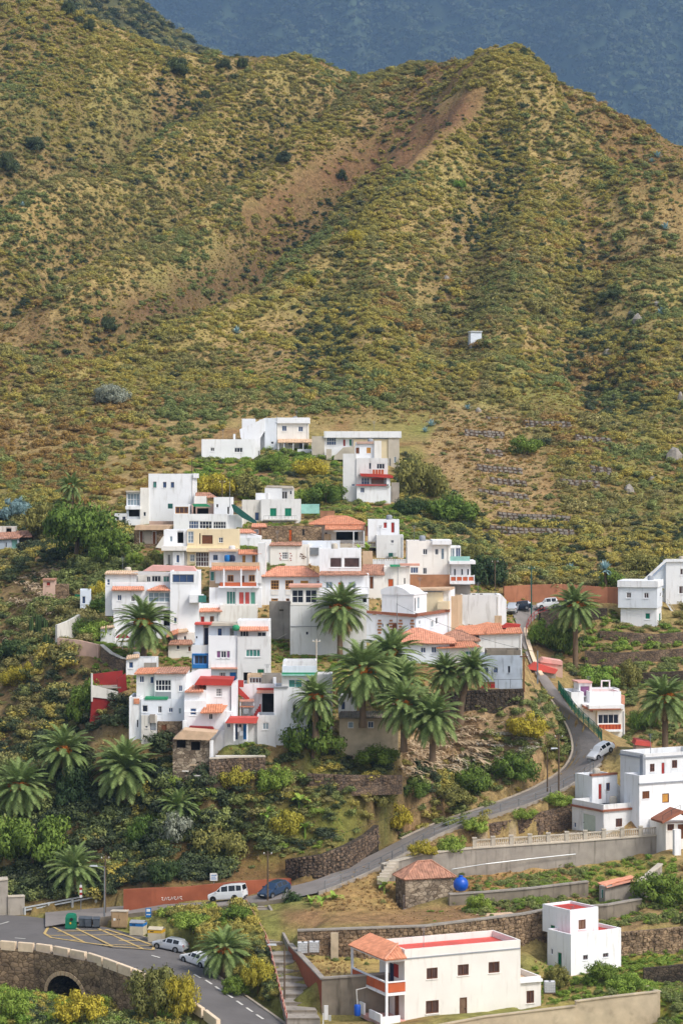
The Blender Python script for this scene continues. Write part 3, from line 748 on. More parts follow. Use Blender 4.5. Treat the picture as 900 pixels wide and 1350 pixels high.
v = h.vol(276, 345, 774.5, 800, v=0, d=6, drop=4)
v.w(298.5, 310.7, 779.3, 797, k='glass_green', nx=3, ny=1); v.w(314.5, 322, 780, 797, k='curtain_red', nx=1); v.w(322.5, 329.5, 780, 797, k='curtain_red', nx=1); v.w(330, 337, 780, 797, k='curtain_green', nx=1)
v = h.vol(276, 289, 751, 775, v=.7, d=5, mat='tan_wall'); v.w(277, 283, 753, 766, k='glass_green', nx=1)
v = h.vol(340, 350, 716, 802, v=.9, d=5)
h.done()
# white wall and terraces under that house
h = Hs('blank white lower terrace wall with curved left stair below the orange balconies', 232, 826, 322, cat='house')
v = h.vol(290, 338.5, 798, 826, d=4, drop=3)
h.poly('stair_wall', 'white', [(233, 795), (258, 797), (262, 812), (256, 836), (251, 828), (243, 806)], v=.5, d=.5)
v = h.vol(236, 292, 797, 836, v=1.6, d=4, drop=3, ctl=False); v.w(238, 242.5, 815, 823, k='inside', nx=1)
h.done()
# hip roof house
h = Hs('white house with wide terracotta hip roof and three ochre windows in mid village', 345, 796, 329)
v = h.vol(345, 421, 759.5, 796, d=6.5, drop=4, par=0)
for x in (357, 376): v.w(x, x + 10.7, 765, 777.2, k='glass_brown', f='frame_ochre', nx=3, ny=3)
v.w(396, 406.3, 765.5, 772.5, k='shutter_ochre', f='frame_ochre'); v.w(357.5, 366.5, 789, 792.3, k='glass_brown', f='frame_ochre', nx=1); v.w(377, 381.5, 789, 793, k='glass_brown', f='frame_ochre', nx=1)
h.tiles([[(344, 760, -.6), (424, 760, -.6), (400, 746.5, 3.2), (366, 746.5, 3.2)], [(424, 760, -.6), (424, 759, 7), (400, 746.5, 3.2), (400, 746.5, 3.2)], [(344, 759, 7), (344, 760, -.6), (366, 746.5, 3.2), (366, 746.5, 3.2)]], 'terracotta')
for x in (357.2, 376.4): h.box('apron', 'white_warm', x, x + 10, 778.5, 784.5, v=-.06, d=.05)
for y in (763, 768.5, 774, 779, 785, 790): h.box('quoin', 'red_old', 344.6 if y % 2 else 345.4, 348.3, y, y + 2, v=-.05, d=.06)
for y in (766,): h.box('quoin', 'red_old', 417.5, 420.5, y, y + 1.8, v=-.05, d=.06)
h.done()
# grey retaining shaft below it
h = Hs('tall unpainted grey concrete block wall standing under the hip roofed house', 355, 847, 322, cat='wall', name='block_wall', g=None)
v = h.vol(355, 382.5, 793.5, 847, d=3, mat='concrete', drop=3); v.w(368, 374, 803, 806, k='inside', f='concrete_dark', nx=2)
h.poly('stair_rail', 'concrete_pale', [(358, 845.5), (378, 835), (378, 836), (358, 847)], v=-.15, d=.12)
h.done()
# glazed porch building with tall blank wall
h = Hs('tall white building with a glazed top gallery and blank wall behind an orange fruited palm', 382, 865, 317)
v = h.vol(382.5, 483, 797, 866, d=6, drop=3); v.w(403, 406.5, 832.5, 837, k='glass', nx=1)
h.box('ledge', 'grey_trim', 383, 420, 825.4, 826.4, v=-.08, d=.08)
v = h.vol(383, 420, 774.5, 798, v=-.05, d=5)
v.w(384.7, 400, 777.5, 795, k='glass', nx=2, ny=2); v.w(402.3, 417.8, 777.5, 795, k='glass', nx=2, ny=2)
h.box('roof', 'pink_trim', 380.5, 424, 771.5, 774.6, v=-.5, d=6)
h.done()
# upper white house with star pattern
h = Hs('white house with dark star shaped stone patterns round its window above the hip roof', 356, 746, 349)
v = h.vol(356, 408, 717.5, 746, d=5, drop=3); v.w(371.5, 380, 728, 737.3, nx=4, ny=3)
rn = random.Random(3)
for x, y in [(368.3, 729), (369.6, 732), (368.5, 735.3), (382.2, 729), (383.4, 732.2), (382, 735.5), (369, 737.5), (382.8, 738)]: h.box('stone_inlay', 'shutter_red', x, x + 1.5, y, y + 1.3, v=-.04, d=.05)
for x, y in [(397.6, 730.2), (395.2, 732.6), (400, 732.6), (397.6, 735), (395.8, 729.6), (399.6, 735.6), (402, 733.8), (398, 732.6)]: h.box('stone_inlay', 'frame_brown', x, x + 1.7, y, y + 1.4, v=-.04, d=.05)
h.tiles([[(355, 719, -.3), (398, 719, -.3), (398, 715, 1.2), (358, 715, 1.2)]], 'terracotta_old')
v = h.vol(408, 424, 720, 760, v=.6, d=4, drop=3, ctl=False)
v = h.vol(398, 448, 713.5, 724, v=3, d=4); v = h.vol(345, 356.5, 712, 748, v=.2, d=4, drop=3, ctl=False)
h.box('vent_grille', 'metal', 405.6, 420, 722, 731.5, v=.3, d=.4)
v = h.vol(407, 421, 742, 760, v=1.5, d=3, mat='terracotta_orange', drop=3, ctl=False)
h.done()
# modern block with two big dark windows
h = Hs('boxy white house with two wide dark upper windows beside a brown tiled strip', 421, 806, 326)
v = h.vol(421, 476, 723.5, 757, v=.8, d=6)
v.w(434.5, 450.5, 735, 748.3, k='glass_brown', f='frame_white', nx=1); v.w(453, 474, 735, 748.3, k='glass_brown', f='frame_white', nx=1)
h.tiles([[(420, 758, -.8), (485, 758, -.8), (478, 753.5, .8), (422, 753.5, .8)]], 'terracotta_old')
v = h.vol(421, 486, 757.5, 806, d=6, drop=3)
v.w(429, 438.5, 766.5, 776, k='glass_pale', nx=2); v.d(445, 452, 767, 782, k='door_orange'); v.w(459, 469, 767, 776, k='glass_pale', nx=2)
v.open(478, 483, 788, 795)
h.box('balcony_slab', 'white', 427, 486, 782, 784, v=-1, d=1); h.rail('railing', 'metal_dark', [(428, 782, -1), (485, 782, -1)], h=.75, every=1.6, r=.02, bal=.4)
h.done()
# red roofed terrace house
h = Hs('villa with two layered terracotta roofs and a railed white veranda in the upper village', 412, 716, 367)
v = h.vol(414, 481, 690.5, 718, d=7, drop=3, par=0, mat='white_warm')
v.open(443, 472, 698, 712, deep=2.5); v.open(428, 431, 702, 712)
h.tiles([[(407, 691.5, -.8), (482, 691.5, -.8), (456, 680, 3.4), (432, 680, 3.4)], [(482, 691.5, -.8), (482, 690.5, 8), (456, 680, 3.4), (456, 680, 3.4)], [(407, 690, 8), (407, 691.5, -.8), (432, 680, 3.4), (432, 680, 3.4)]], 'terracotta_orange')
h.tiles([[(428, 698, -2.4), (480, 698, -2.4), (480, 693.3, -.7), (428, 693.3, -.7)], [(482, 706, -3), (511, 705.5, -3), (500, 693.5, .5), (482, 693.5, .5)]], 'terracotta_orange')
h.box('beam', 'white', 440, 477, 698.3, 701, v=-2.2, d=.3)
h.box('veranda_floor', 'concrete_pale', 442, 497, 717, 722.5, v=-3.4, d=4)
h.rail('railing', 'white', [(465, 722, -3.4), (496, 722, -3.4)], h=.85, every=1.8, r=.05, mids=(.15,), bal=.35)
h.posts('white', [(466, 700, 722), (479.5, 700, 722), (495.5, 705, 722)], v=-3.3)
h.box('chimney', 'brown_wall', 422, 441, 673.5, 682, v=7.5, d=2)
h.box('pillar', 'tan_wall', 427, 436, 704, 717, v=-.6, d=.5)
h.done()
# stone ruin wall
h = Hs('roofless old brown stone house front with one slot window, no whitewash', 344, 714, 366, cat='house', name='stone_house')
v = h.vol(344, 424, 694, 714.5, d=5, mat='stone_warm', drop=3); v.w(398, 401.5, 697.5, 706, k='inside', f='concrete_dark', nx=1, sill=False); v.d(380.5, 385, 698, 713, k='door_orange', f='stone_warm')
h.tiles([[(331, 694.5, -.4), (352, 694.5, -.4), (350, 690.5, 1.2), (332, 690.5, 1.2)]], 'terracotta')
v = h.vol(331, 344, 694.5, 714, v=.3, d=4, mat='brown_wall', drop=3, ctl=False); v.w(335, 341, 698, 704, k='glass', nx=3)
h.done()
# low white gable left of it
h = Hs('low white gabled shed with a shallow pitched roof beside the stone ruin', 298, 716, 362)
h.poly('wall', 'white', [(302, 718), (302, 706), (320, 701.5), (344, 707), (344, 718)], v=0, d=4)
v = h.vol(312, 344, 709, 722, v=-.6, d=3, drop=3)
h.box('eave', 'pink_trim', 316, 345, 721, 723, v=-.8, d=3.4)
h.tiles([[(313, 702.5, -.2), (338, 702.5, -.2), (330, 697.5, 3), (314, 697.5, 3)]], 'terracotta')
h.done()
# white house with green shutters
h = Hs('white house with two green shuttered windows near the top of the village', 321, 690, 384)
v = h.vol(344, 396, 658, 690, d=6, drop=4)
v.w(356, 364.3, 670, 680.5, k='shutter_green', f='awning_green'); v.w(375.5, 384, 670, 680.5, k='shutter_green', f='awning_green')
h.rail('railing', 'metal_dark', [(348, 684.5, -.9), (391, 684.5, -.9)], h=.55, every=1.4, r=.025, bal=.5); h.box('balcony_slab', 'white_old', 347, 392, 684.5, 686, v=-1, d=1)
v = h.vol(337, 354, 650, 680, v=2.5, d=4); v = h.vol(349, 372, 643, 660, v=4, d=5)
v = h.vol(368, 387, 643.5, 660, v=4.3, d=5, mat='white_old'); v.w(371, 379, 647.5, 658, k='inside'); v.w(382, 384.5, 647, 652, nx=1)
h.poly('roof', 'concrete_pale', [(349, 643.4), (352, 639.8), (385, 640.6), (387, 644)], v=4, d=5)
v = h.vol(319, 344, 659, 690, v=.6, d=5, mat='white_old', drop=4, ctl=False); v.w(336, 341.5, 675.5, 686, k='glass_blue', f='frame_grey', nx=1)
h.box('fence_mesh', 'slab_blue', 397, 421, 664.5, 677, v=3, d=.1)
h.done()
# white house with red shutters
h = Hs('white house with two red shutters and a lower white cube beside the villa', 484, 735, 360)
v = h.vol(485, 526, 685, 714, v=3.5, d=6); v.w(505, 510, 688.5, 696.5, k='shutter_red', f='frame_white', nx=1); v.d(515, 520, 688.5, 702, k='shutter_red')
v = h.vol(496, 531.5, 705.5, 735, d=6, drop=3); v.w(515, 518.8, 712, 716, k='glass', nx=2)
h.box('water_tank', 'stair_green', 512, 518, 729, 734, v=-1, d=.7)
h.done()
h = Hs('white parapet wall with a scalloped top in front of banana plants in the upper village', 490, 752, 352, cat='wall', name='garden_wall', g=None)
v = h.vol(490.5, 540, 739, 760, d=.5, drop=3)
for i in range(16): h.box('scallop', 'white', 491 + i * 3.05, 493.2 + i * 3.05, 737, 739.2, v=0, d=.4)
h.done()
# orange door house with rough roof
h = Hs('small white house with orange door and mottled tile roof beside the boxy house', 478, 782, 335)
v = h.vol(478, 506.5, 757, 790, d=5, drop=3, mat='white_warm', par=0); v.d(486.5, 492.5, 759.5, 776, k='shutter_brown')
h.tiles([[(476, 758, -.3), (507, 758, -.3), (506, 744.5, 4.2), (478, 744.5, 4.2)]], 'terracotta_old')
h.box('chimney', 'tan_wall', 478, 491, 727, 745, v=4.6, d=2)
v = h.vol(506, 540, 747, 790, v=.8, d=5, drop=3, mat='white_warm'); v.d(511, 518.6, 763, 781, k='door_orange', f='concrete_pale'); v.w(532, 534, 762, 770, k='inside', nx=1)
h.box('eave', 'pink_trim', 527, 553, 743.5, 746, v=.2, d=3); h.box('awning', 'awning_green', 514, 527, 744.6, 747.2, v=-.6, d=1.5)
h.done()
# right white house with corner balconies
h = Hs('white house with glazed corner terrace and orange corner balcony above a brown stone base', 536, 776, 341)
v = h.vol(536.5, 594, 713, 760, d=7); v.w(557, 563, 723.5, 731.3, k='glass', nx=2); v.w(573, 577.5, 723.5, 731.5, k='glass', nx=2); v.w(540.5, 551, 747.5, 756, k='glass_blue', nx=3); v.w(557, 562.3, 748.5, 757, k='glass', nx=2)
v.d(581, 585, 723, 737, k='glass_pale')
h.box('roof', 'white', 569.5, 595, 712.3, 718, v=-.6, d=8)
v = h.vol(591, 607, 720, 743, v=.3, d=5, mat='white'); v.w(592, 599, 722.5, 735.5, k='glass_pale', nx=2); v.w(600, 606.5, 722, 735, k='glass_blue', nx=2)
h.box('terrace_slab', 'white', 592, 626.5, 739.5, 743.8, v=-1.2, d=7); h.box('parapet', 'slab_blue', 593, 619, 733.5, 739.5, v=-1.1, d=.12)
v = h.vol(593, 620, 743, 771, v=.0, d=6.5)
for a in (598, 607.5, 615.3): v.w(a, a + 2.3, 750, 759, k='glass', nx=1)
h.box('balcony_slab', 'white', 592.5, 625.5, 766, 770, v=-1.1, d=1.2)
h.box('balcony_rail', 'white', 592.8, 625.3, 758.6, 760.3, v=-1.1, d=.15)
for i in range(4): h.box('balcony_panel', 'orange_paint', 594 + i * 7.8, 600.3 + i * 7.8, 760.6, 765.6, v=-1.05, d=.1)
for i in range(5): h.box('balcony_post', 'white', 592.6 + i * 7.8, 594 + i * 7.8, 758, 766, v=-1.12, d=.16)
v = h.vol(593, 619.5, 770, 800, v=.3, d=6, mat='concrete', drop=3)
v = h.vol(540, 594, 757.5, 778, v=-.5, d=6, mat='brown_wall', drop=4);
h.done()
# white house with rounded roof and quoins
h = Hs('white corner house with stone quoins and tan ledge, a barrel roofed room on its terrace', 548, 842, 318, -22)
v = h.vol(470, 548, 812, 842, d=9, drop=3, dl=590)
v.d(516, 524.5, 820.5, 834, k='shutter_brown'); v.w(509, 512, 822, 827, nx=1); v.w(503, 505, 822, 826.5, nx=1, k='glass_blue')
v.w(568, 571.5, 818, 827, k='glass_pale', side='R', nx=1); v.w(574, 577, 814, 823, k='glass', side='R', nx=1); v.w(552, 554, 818, 823, k='glass', side='R', nx=1)
h.poly('ledge', 'brown_trim', [(476, 804.5), (548, 810), (548, 814), (476, 808)], v=-.35, d=.4)
mb = MB(); mb.box(v.u1, v.u1 + .35, -.35, v.v1, v.z1 - .05, v.z1 + .33); mb.build('ledge', 'brown_trim', h.root)
for i, y in enumerate((817, 821, 825, 829, 833)):
 for x in (498, 513, 525.5, 541): h.box('quoin', 'brown_wall', x - (1 if i % 2 else 0), x + 4 + (1 if i % 2 else 0), y, y + 2.6, v=-.06, d=.07)
V2 = h.vol(503, 545, 783, 812, v=1.6, d=5, par=0, dl=None)
V2.w(546, 548.3, 788, 807, k='glass', side='R', nx=1); V2.w(550, 553, 787, 803, k='glass_pale', side='R', nx=1)
mb = MB(); n = 8; uu = [V2.u0 - .1 + (V2.u1 - V2.u0 + .2) * i / n for i in range(n + 1)]; zz = [V2.z1 + 1.0 * math.sin(math.pi * min(1, i / n + .12) ) ** .7 if i < n else V2.z1 for i in range(n + 1)]
mb.prism([(uu[i], V2.v0 - .1, zz[i]) for i in range(n + 1)] + [(uu[-1], V2.v0 - .1, V2.z1 - .15), (uu[0], V2.v0 - .1, V2.z1 - .15)], (0, V2.v1 - V2.v0 + .2, 0)); mb.build('vaulted_roof', 'white', h.root)
h.done()
h = Hs('cream house with a projecting cream balcony behind the barrel roofed room', 557, 822, 330, -10)
v = h.vol(540, 593, 776.5, 806, d=5, mat='white', drop=6, ctl=False); v = h.vol(557, 583, 781, 806, v=-.6, d=3, mat='cream', drop=3, ctl=False)
h.poly('roof', 'tan_roof', [(541, 776.5), (592, 775.5), (592, 778.5), (541, 779)], v=-1, d=5.5)
h.box('balcony', 'cream', 576, 591, 793, 803.5, v=-2, d=1.6)
v = h.vol(579, 603, 786, 826, v=1, d=5, mat='tan_wall', drop=3, ctl=False); v.open(583, 592, 804, 818)
h.done()
# hip roof pair
h = Hs('whitewashed cottage with a faded pink hip roof behind the palm group', 530, 874, 311, 0)
v = h.vol(522, 592, 847.5, 876, d=8, drop=3, par=0); v.w(554, 561, 853.2, 861, k='glass_blue', nx=2); v.w(568, 575, 852.5, 861, k='glass_blue', nx=2)
h.tiles([[(513, 848.5, -.6), (602, 848.5, -.6), (552, 828, 4), (545, 828, 4)], [(602, 848.5, -.6), (598, 842, 9), (552, 828, 4), (552, 828, 4)], [(516, 842, 9), (513, 848.5, -.6), (545, 828, 4), (545, 828, 4)]], 'terracotta')
h.tiles([[(512, 846, .4), (520, 842, 3), (524, 836, 6), (513, 838, 6)]], 'terracotta_orange')
v = h.vol(576, 631, 853, 876, v=.2, d=6, mat='white_warm', drop=3, par=0); v.w(613, 622, 858, 864, k='glass_green', nx=2); v.w(589, 592, 859, 863, k='inside', nx=1)
h.tiles([[(575, 854.5, -.6), (633, 852.5, -.6), (622, 846.5, 3.4), (577, 846.5, 3.4)]], 'terracotta_orange')
h.done()
h = Hs('low cottage with dark weathered hip roof next to the red patched roof', 578, 852, 323, 0)
v = h.vol(580, 631, 843.5, 858, d=7, mat='white_old', drop=3, par=0, ctl=False)
h.tiles([[(576, 845, -.5), (633, 845, -.5), (606, 830.5, 4), (600, 830.5, 4)], [(633, 845, -.5), (630, 838, 8), (606, 830.5, 4), (606, 830.5, 4)], [(580, 838, 8), (576, 845, -.5), (600, 830.5, 4), (600, 830.5, 4)]], 'terracotta_old')
h.done()
# white block by the parked cars
h = Hs('blank white windowless house end beside the three parked cars', 608, 824, 338, 0)
v = h.vol(608, 657, 784, 828, d=5, drop=4, par=.3)
h.poly('wall', 'white', [(657, 784), (661, 784.5), (667, 791), (667, 832), (657, 832)], v=.05, d=5)
for x in (612, 622, 632): h.box('roof_vent', 'metal_dark', x, x + 4, 783, 784.6, v=.8, d=.4)
h.box('chimney', 'tan_wall', 652, 661, 812, 823, v=-2.2, d=1)
v = h.vol(592, 609, 818, 838, v=-.5, d=4, drop=3, ctl=False); v.open(594, 600, 822, 832)
h.done()
# red patched roof
h = Hs('white house with patched orange roof and sunken red terrace by the lane', 630, 872, 325, 0)
v = h.vol(631, 687.5, 835, 876, d=6, drop=3, par=0, mat='white')
h.tiles([[(594, 838, .5), (640, 836, -.5), (642, 819, 7), (600, 830, 5)], [(640, 836, -.5), (664, 835, -.5), (668, 824, 6.5), (642, 819, 7)]], 'terracotta_orange')
h.tiles([[(663, 835, -.5), (688.5, 834.5, -.5), (686, 827.5, 3), (668, 828, 3)]], 'terracotta_orange')
h.poly('sunken_terrace', 'red_paint', [(660, 828), (668, 822), (686, 823.5), (684, 828)], v=3.4, d=2)
h.done()
# weathered old grey house
h = Hs('weathered grey old house with peeling walls at the lane corner above the stone wall', 625, 906, 305, 0)
v = h.vol(632, 688, 864, 906, d=6, mat='weathered', drop=3, par=.5, ctl=False); ctrl((632, 906, 304.7), (688, 906, 304.7), (686, 892, 312), (640, 892, 313))
for x in (637.5, 650): v.w(x, x + 5.6, 880, 887, k='glass_blue', f='frame_grey')
v.w(669, 672, 878, 887, k='glass', f='frame_grey', nx=1)
v = h.vol(641, 686, 857, 872, v=.7, d=4, mat='concrete_dark', par=.4)
v = h.vol(610, 633, 879, 907, v=1, d=4, mat='white_old', drop=2, ctl=False)
h.rail('railing', 'metal_dark', [(607, 907, -2.2), (640, 908, -2.2), (688, 907, -2.2)], h=1.1, every=1.3, r=.03)
h.box('bench', 'shutter_red', 634, 652, 902, 907, v=-1.2, d=.5); h.box('bench_back', 'shutter_brown', 634, 652, 899, 902, v=-.7, d=.1)
h.done()
# left house with umbrella palm
h = Hs('large white terraced house with tiled window hoods behind the left tall palm', 135, 846, 320, 0)
v = h.vol(139, 228, 767.5, 812, v=2.5, d=6); v.w(141.5, 145, 763.6, 771.3, k='glass_blue', nx=1)
v = h.vol(139, 180, 755, 770, v=3, d=5); v.w(141.5, 145, 763.6, 770.5, k='glass_blue', nx=1);
h.tiles([[(138, 756.5, 2.6), (182, 756.5, 2.6), (183, 752.5, 5), (142, 752.5, 5)]], 'tan_roof')
v = h.vol(163, 226, 755.5, 768, v=4.5, d=4, mat='white_warm'); v.w(164, 170, 759, 767, nx=2, k='glass_pale'); v.w(177.7, 182.2, 759.3, 767.2, nx=1); v.w(193.5, 198.5, 760, 767.3, nx=2); v.w(200, 212.3, 759, 767.3, nx=3); v.w(215, 223.7, 759.3, 767.6, k='glass_green', nx=2)
h.poly('awning', 'deck_white', [(165, 757), (184, 753.5), (226, 754.5), (226, 757.5), (183, 757.5)], v=2.7, d=1)
v = h.vol(224.5, 262, 753, 832, v=.6, d=6, drop=3)
v.w(227.5, 255.8, 757.2, 768, k='glass_blue', nx=3, f='frame_grey'); v.w(229.5, 233, 814, 822, k='glass_blue', nx=1)
h.poly('roof', 'pink_deck', [(188, 753), (200, 745.5), (255, 747), (259, 753)], v=5.5, d=3)
v = h.vol(148, 197, 777, 804, v=1.2, d=6); v.w(155, 160.5, 784, 792, k='glass_blue'); v.w(173, 178.3, 785, 793, k='glass')
h.tiles([[(147, 778, .6), (190.5, 778, .6), (190, 773.5, 2.2), (148.5, 773.5, 2.2)]], 'terracotta')
v = h.vol(194, 226, 778, 804, v=1.0, d=6); v.w(195.7, 224, 780.8, 794, k='glass_pale', nx=4, ny=2)
h.tiles([[(193.5, 778.5, .4), (224.5, 778.5, .4), (216, 770.5, 3), (214, 770.5, 3)]], 'terracotta')
v = h.vol(150, 226, 803.5, 848, v=1.5, d=6, drop=3); v.w(160.5, 167.7, 811, 814.5, k='glass', nx=3); v.open(216, 224, 805, 825, deep=1.2)
h.box('balcony', 'white', 250, 268, 784, 794.5, v=-.4, d=1.4); h.box('glass_screen', 'glass_green', 262, 272, 785, 794, v=-.5, d=.06)
v = h.vol(133, 152, 828, 850, v=.2, d=4, drop=2); v.w(136, 138, 833, 837.5, nx=1, k='glass')
h.tiles([[(132.5, 828.5, -.2), (151, 826.5, -.2), (150, 824.5, 2), (134, 825.5, 2)]], 'tan_roof')
h.box('terrace_wall', 'white', 133, 174, 847, 857, v=-1.2, d=.3); h.box('terrace_floor', 'concrete_pale', 133, 174, 856, 858, v=-.9, d=3)
h.done()
# small row between
h = Hs('pair of tiny cream cottages with small tiled roofs just right of the left tall palm', 220, 868, 316, 0)
v = h.vol(222, 254, 849, 869, d=4, drop=2, par=0, mat='white_warm'); v.w(233, 236.8, 850.5, 856, nx=1); v.w(248, 252, 852, 859, k='shutter_brown', nx=1)
h.tiles([[(222, 850, -.4), (255, 849.5, -.4), (253, 844, 2.4), (226, 844, 2.4)]], 'terracotta_old')
v = h.vol(234, 256, 834, 850, v=2.6, d=3.5, mat='white_warm', par=0); v.w(242.5, 245.5, 838.5, 844.5, nx=1)
h.tiles([[(219.5, 840, 1.6), (235, 834.5, 1.6), (236, 830.5, 4.6), (221, 832.5, 4.6)]], 'terracotta_orange')
h.tiles([[(232, 834.5, 2.2), (249, 832.5, 2.2), (246, 829, 5), (234, 829, 5)]], 'tan_roof')
h.done()
h = Hs('small white lean to house below the left tall palm with one dark door', 165, 890, 306, 0)
v = h.vol(166.5, 206, 868, 890, d=4, drop=3, mat='white'); v.w(170, 176, 872.5, 881, k='glass_blue', nx=1)
h.tiles([[(166, 869, -.3), (184, 866.5, -.3), (184, 862.5, 2), (168, 864, 2)]], 'tan_roof')
h.box('concrete_bench', 'concrete', 190, 206, 874, 884, v=-1, d=.6)
h.done()
# small roofed house above the tall block
h = Hs('little white upper room with pink tiled roof, red door and brown shutter', 258, 828, 322, 0)
v = h.vol(258, 290, 805.5, 836, d=4, drop=2, par=0); v.d(264, 270, 812, 823, k='shutter_red'); v.d(276, 283, 811.5, 824, k='shutter_brown')
h.tiles([[(257, 806.8, -.5), (293, 806, -.5), (290, 800, 2.4), (259, 800.5, 2.4)]], 'terracotta')
h.done()
# tall three storey block
h = Hs('tall white block with pink roof awning, purple curtains and a green window', 253, 910, 302, 0)
v = h.vol(313, 355.5, 839, 911, d=6, drop=3, dl=None)
v.w(324, 343.3, 856, 866, k='glass_green', nx=4); v.d(338.5, 349, 881.5, 888.5, k='door_green'); v.open(321, 331.5, 886.5, 903, deep=1)
v = h.vol(313, 355.5, 818, 840, v=.9, d=5); v.w(316.5, 328, 831.5, 839.6, k='glass', nx=3, ny=1); v.w(339, 351, 833, 839.5, k='glass', nx=2)
h.tiles([[(315.5, 831.5, -.4), (354, 831.5, -.4), (354, 823, 1.8), (316.5, 823, 1.8)]], 'terracotta')
v = h.vol(275, 313.5, 838, 881, v=.2, d=6); v.w(285.5, 291, 858, 867.5, k='purple', nx=1); v.w(291.2, 298.6, 858, 867.5, k='glass', nx=2); v.w(298.8, 303.2, 858, 867.5, k='purple', nx=1)
v = h.vol(275, 313.5, 825, 840, v=1.4, d=4, mat='white_blue'); v.d(286.5, 293.2, 827.8, 839.5, k='glass_blue'); v.d(302.5, 309, 827.8, 839.5, k='door_grey')
h.poly('roof', 'concrete_pale', [(276, 825.5), (278, 821.5), (314, 822), (314, 825)], v=.6, d=4)
o = MB(); c = h.pt(311, 827.5, .2); o.lathe([(.05, -.4), (.42, -.3), (.5, .1), (.3, .32)], c, 9); o.build('folded_parasol', 'awning_green', h.root, smooth=True)
v = h.vol(275, 313.5, 881, 912, v=.5, d=5, mat='white_blue', drop=3); v.w(289, 298, 886, 895.5, k='glass', nx=4); v.d(302, 312.3, 885.5, 905, k='blue_paint')
h.box('ledge', 'pink_trim', 278, 313, 880, 882.3, v=-.2, d=.4)
v = h.vol(253, 275.5, 850.5, 881, v=.6, d=5, drop=3, ctl=False)
v.w(256.5, 273.5, 864, 875.5, k='glass', f='blue_paint', nx=3)
h.box('blue_surround', 'blue_paint', 253.5, 274.5, 875.7, 881, v=.45, d=.14); h.box('blue_surround', 'blue_paint', 253.5, 274.5, 861.5, 863.8, v=.45, d=.14)
for x in (253.5, 273.8): h.box('blue_surround', 'blue_paint', x, x + 2, 863.8, 875.7, v=.45, d=.14)
v = h.vol(257, 268, 823, 852, v=1.2, d=4, mat='white_blue'); v.w(258.3, 260.5, 838.5, 842, nx=1)
v = h.vol(268, 277, 823, 852, v=1.9, d=3, mat='tan_wall'); v.d(268.6, 275.5, 827, 850, k='tarp_dark')
h.box('eave', 'red_deck', 256.5, 279, 821.5, 823.6, v=.5, d=3)
h.done()
# lower left big house
h = Hs('white house with green terrace floor and glazed stairwell at the village lower left', 170, 980, 288, 0)
v = h.vol(204, 245.5, 886.5, 925, v=1.5, d=7); v.w(205, 226, 896, 911, k='glass', nx=5, ny=2); v.w(235.7, 240.5, 903.5, 911.5, k='glass_blue', nx=2)
h.box('panel', 'deck_grey', 205, 225.7, 912, 921, v=1.44, d=.05)
h.tiles([[(204, 888, 1.0), (246, 887.5, 1.0), (252, 879.5, 8), (210, 879.5, 8)]], 'terracotta_old')
v = h.vol(180, 205, 887.5, 925, v=2, d=6); v.w(184, 190.5, 891, 900, k='glass_blue', nx=2); v.w(198, 203.2, 892, 901, k='glass_blue', nx=1)
h.tiles([[(177, 888.5, 1.5), (206, 887.5, 1.5), (212, 879.5, 7), (184, 882, 7)]], 'terracotta_orange')
h.poly('wall', 'white', [(245.5, 889), (262, 882.5), (278, 882), (278, 912), (245.5, 914)], v=2.6, d=.4)
v = h.vol(186, 246, 921.5, 966, v=.2, d=6, drop=2, ctl=False); v.w(187.5, 195.2, 929.5, 939, k='glass', nx=1); v.w(208.5, 213.5, 931, 940, k='glass', nx=2); v.w(222.5, 228.3, 933, 939.2, k='glass_blue', nx=2); v.w(235.5, 239, 933.5, 941, k='glass_pale', nx=1)
h.box('terrace_floor', 'awning_green', 191, 221, 919.5, 922.5, v=.1, d=3)
h.box('column', 'concrete', 197.5, 204.5, 942, 953, v=-.5, d=.6)
v = h.vol(170.5, 187, 919, 980, v=.4, d=6, drop=4, ctl=False); v.w(180.5, 182.5, 949, 959, k='glass', nx=1)
v = h.vol(186.5, 207, 943, 980, v=-.3, d=5, mat='white_old', drop=4); v.w(191.5, 195, 957, 959.8, k='glass', nx=1); v.open(198, 206, 953, 963)
h.box('planter', 'terracotta_orange', 176.5, 184, 921, 928, v=.3, d=.2)
v = h.vol(208, 240, 951, 972, v=-.2, d=3, mat='stone_warm', drop=4, ctl=False); v.w(213, 220, 955, 968, k='shutter_brown', nx=1, f='frame_brown')
h.done()
# red sheet roofed house
h = Hs('white stepped house with three small red and orange sloping roofs at different heights', 243, 985, 286, 0)
v = h.vol(272, 307.5, 902, 957, v=1.2, d=5, par=0); v.w(284.5, 293, 907.5, 918.3, nx=4, ny=3)
h.poly('roof', 'red_paint', [(256, 903), (262, 894.3), (307.5, 896), (305, 904)], v=.8, d=5)
v = h.vol(243, 272.5, 910, 957, v=.8, d=5, par=0)
h.tiles([[(243.5, 912.3, .2), (268, 912, .2), (273, 903.5, 3.6), (254, 903.5, 3.6)]], 'terracotta')
v = h.vol(243, 308, 938, 986, v=0, d=5, drop=3, par=0); v.w(250.5, 259.3, 933.5, 943, k='glass_blue', nx=1); v.w(275.5, 280.5, 941, 948.5, k='glass', nx=2)
V3 = h.vol(243, 272, 924, 940, v=.3, d=4, par=0); V3.w(250.5, 259.3, 933.5, 939.7, k='glass_blue', nx=1)
h.tiles([[(264, 940, -1), (293, 939.5, -1), (300.5, 928.5, 1.1), (270.5, 928.5, 1.1)]], 'terracotta_orange')
h.poly('awning', 'red_old', [(248, 963), (250, 957.5), (280, 958.5), (283, 963.5)], v=-1.1, d=1)
h.poly('wall', 'white', [(305, 902), (312, 898), (312, 950), (305, 955)], v=.9, d=4)
h.box('pillar', 'white', 241, 246, 950, 972, v=-1.2, d=.6)
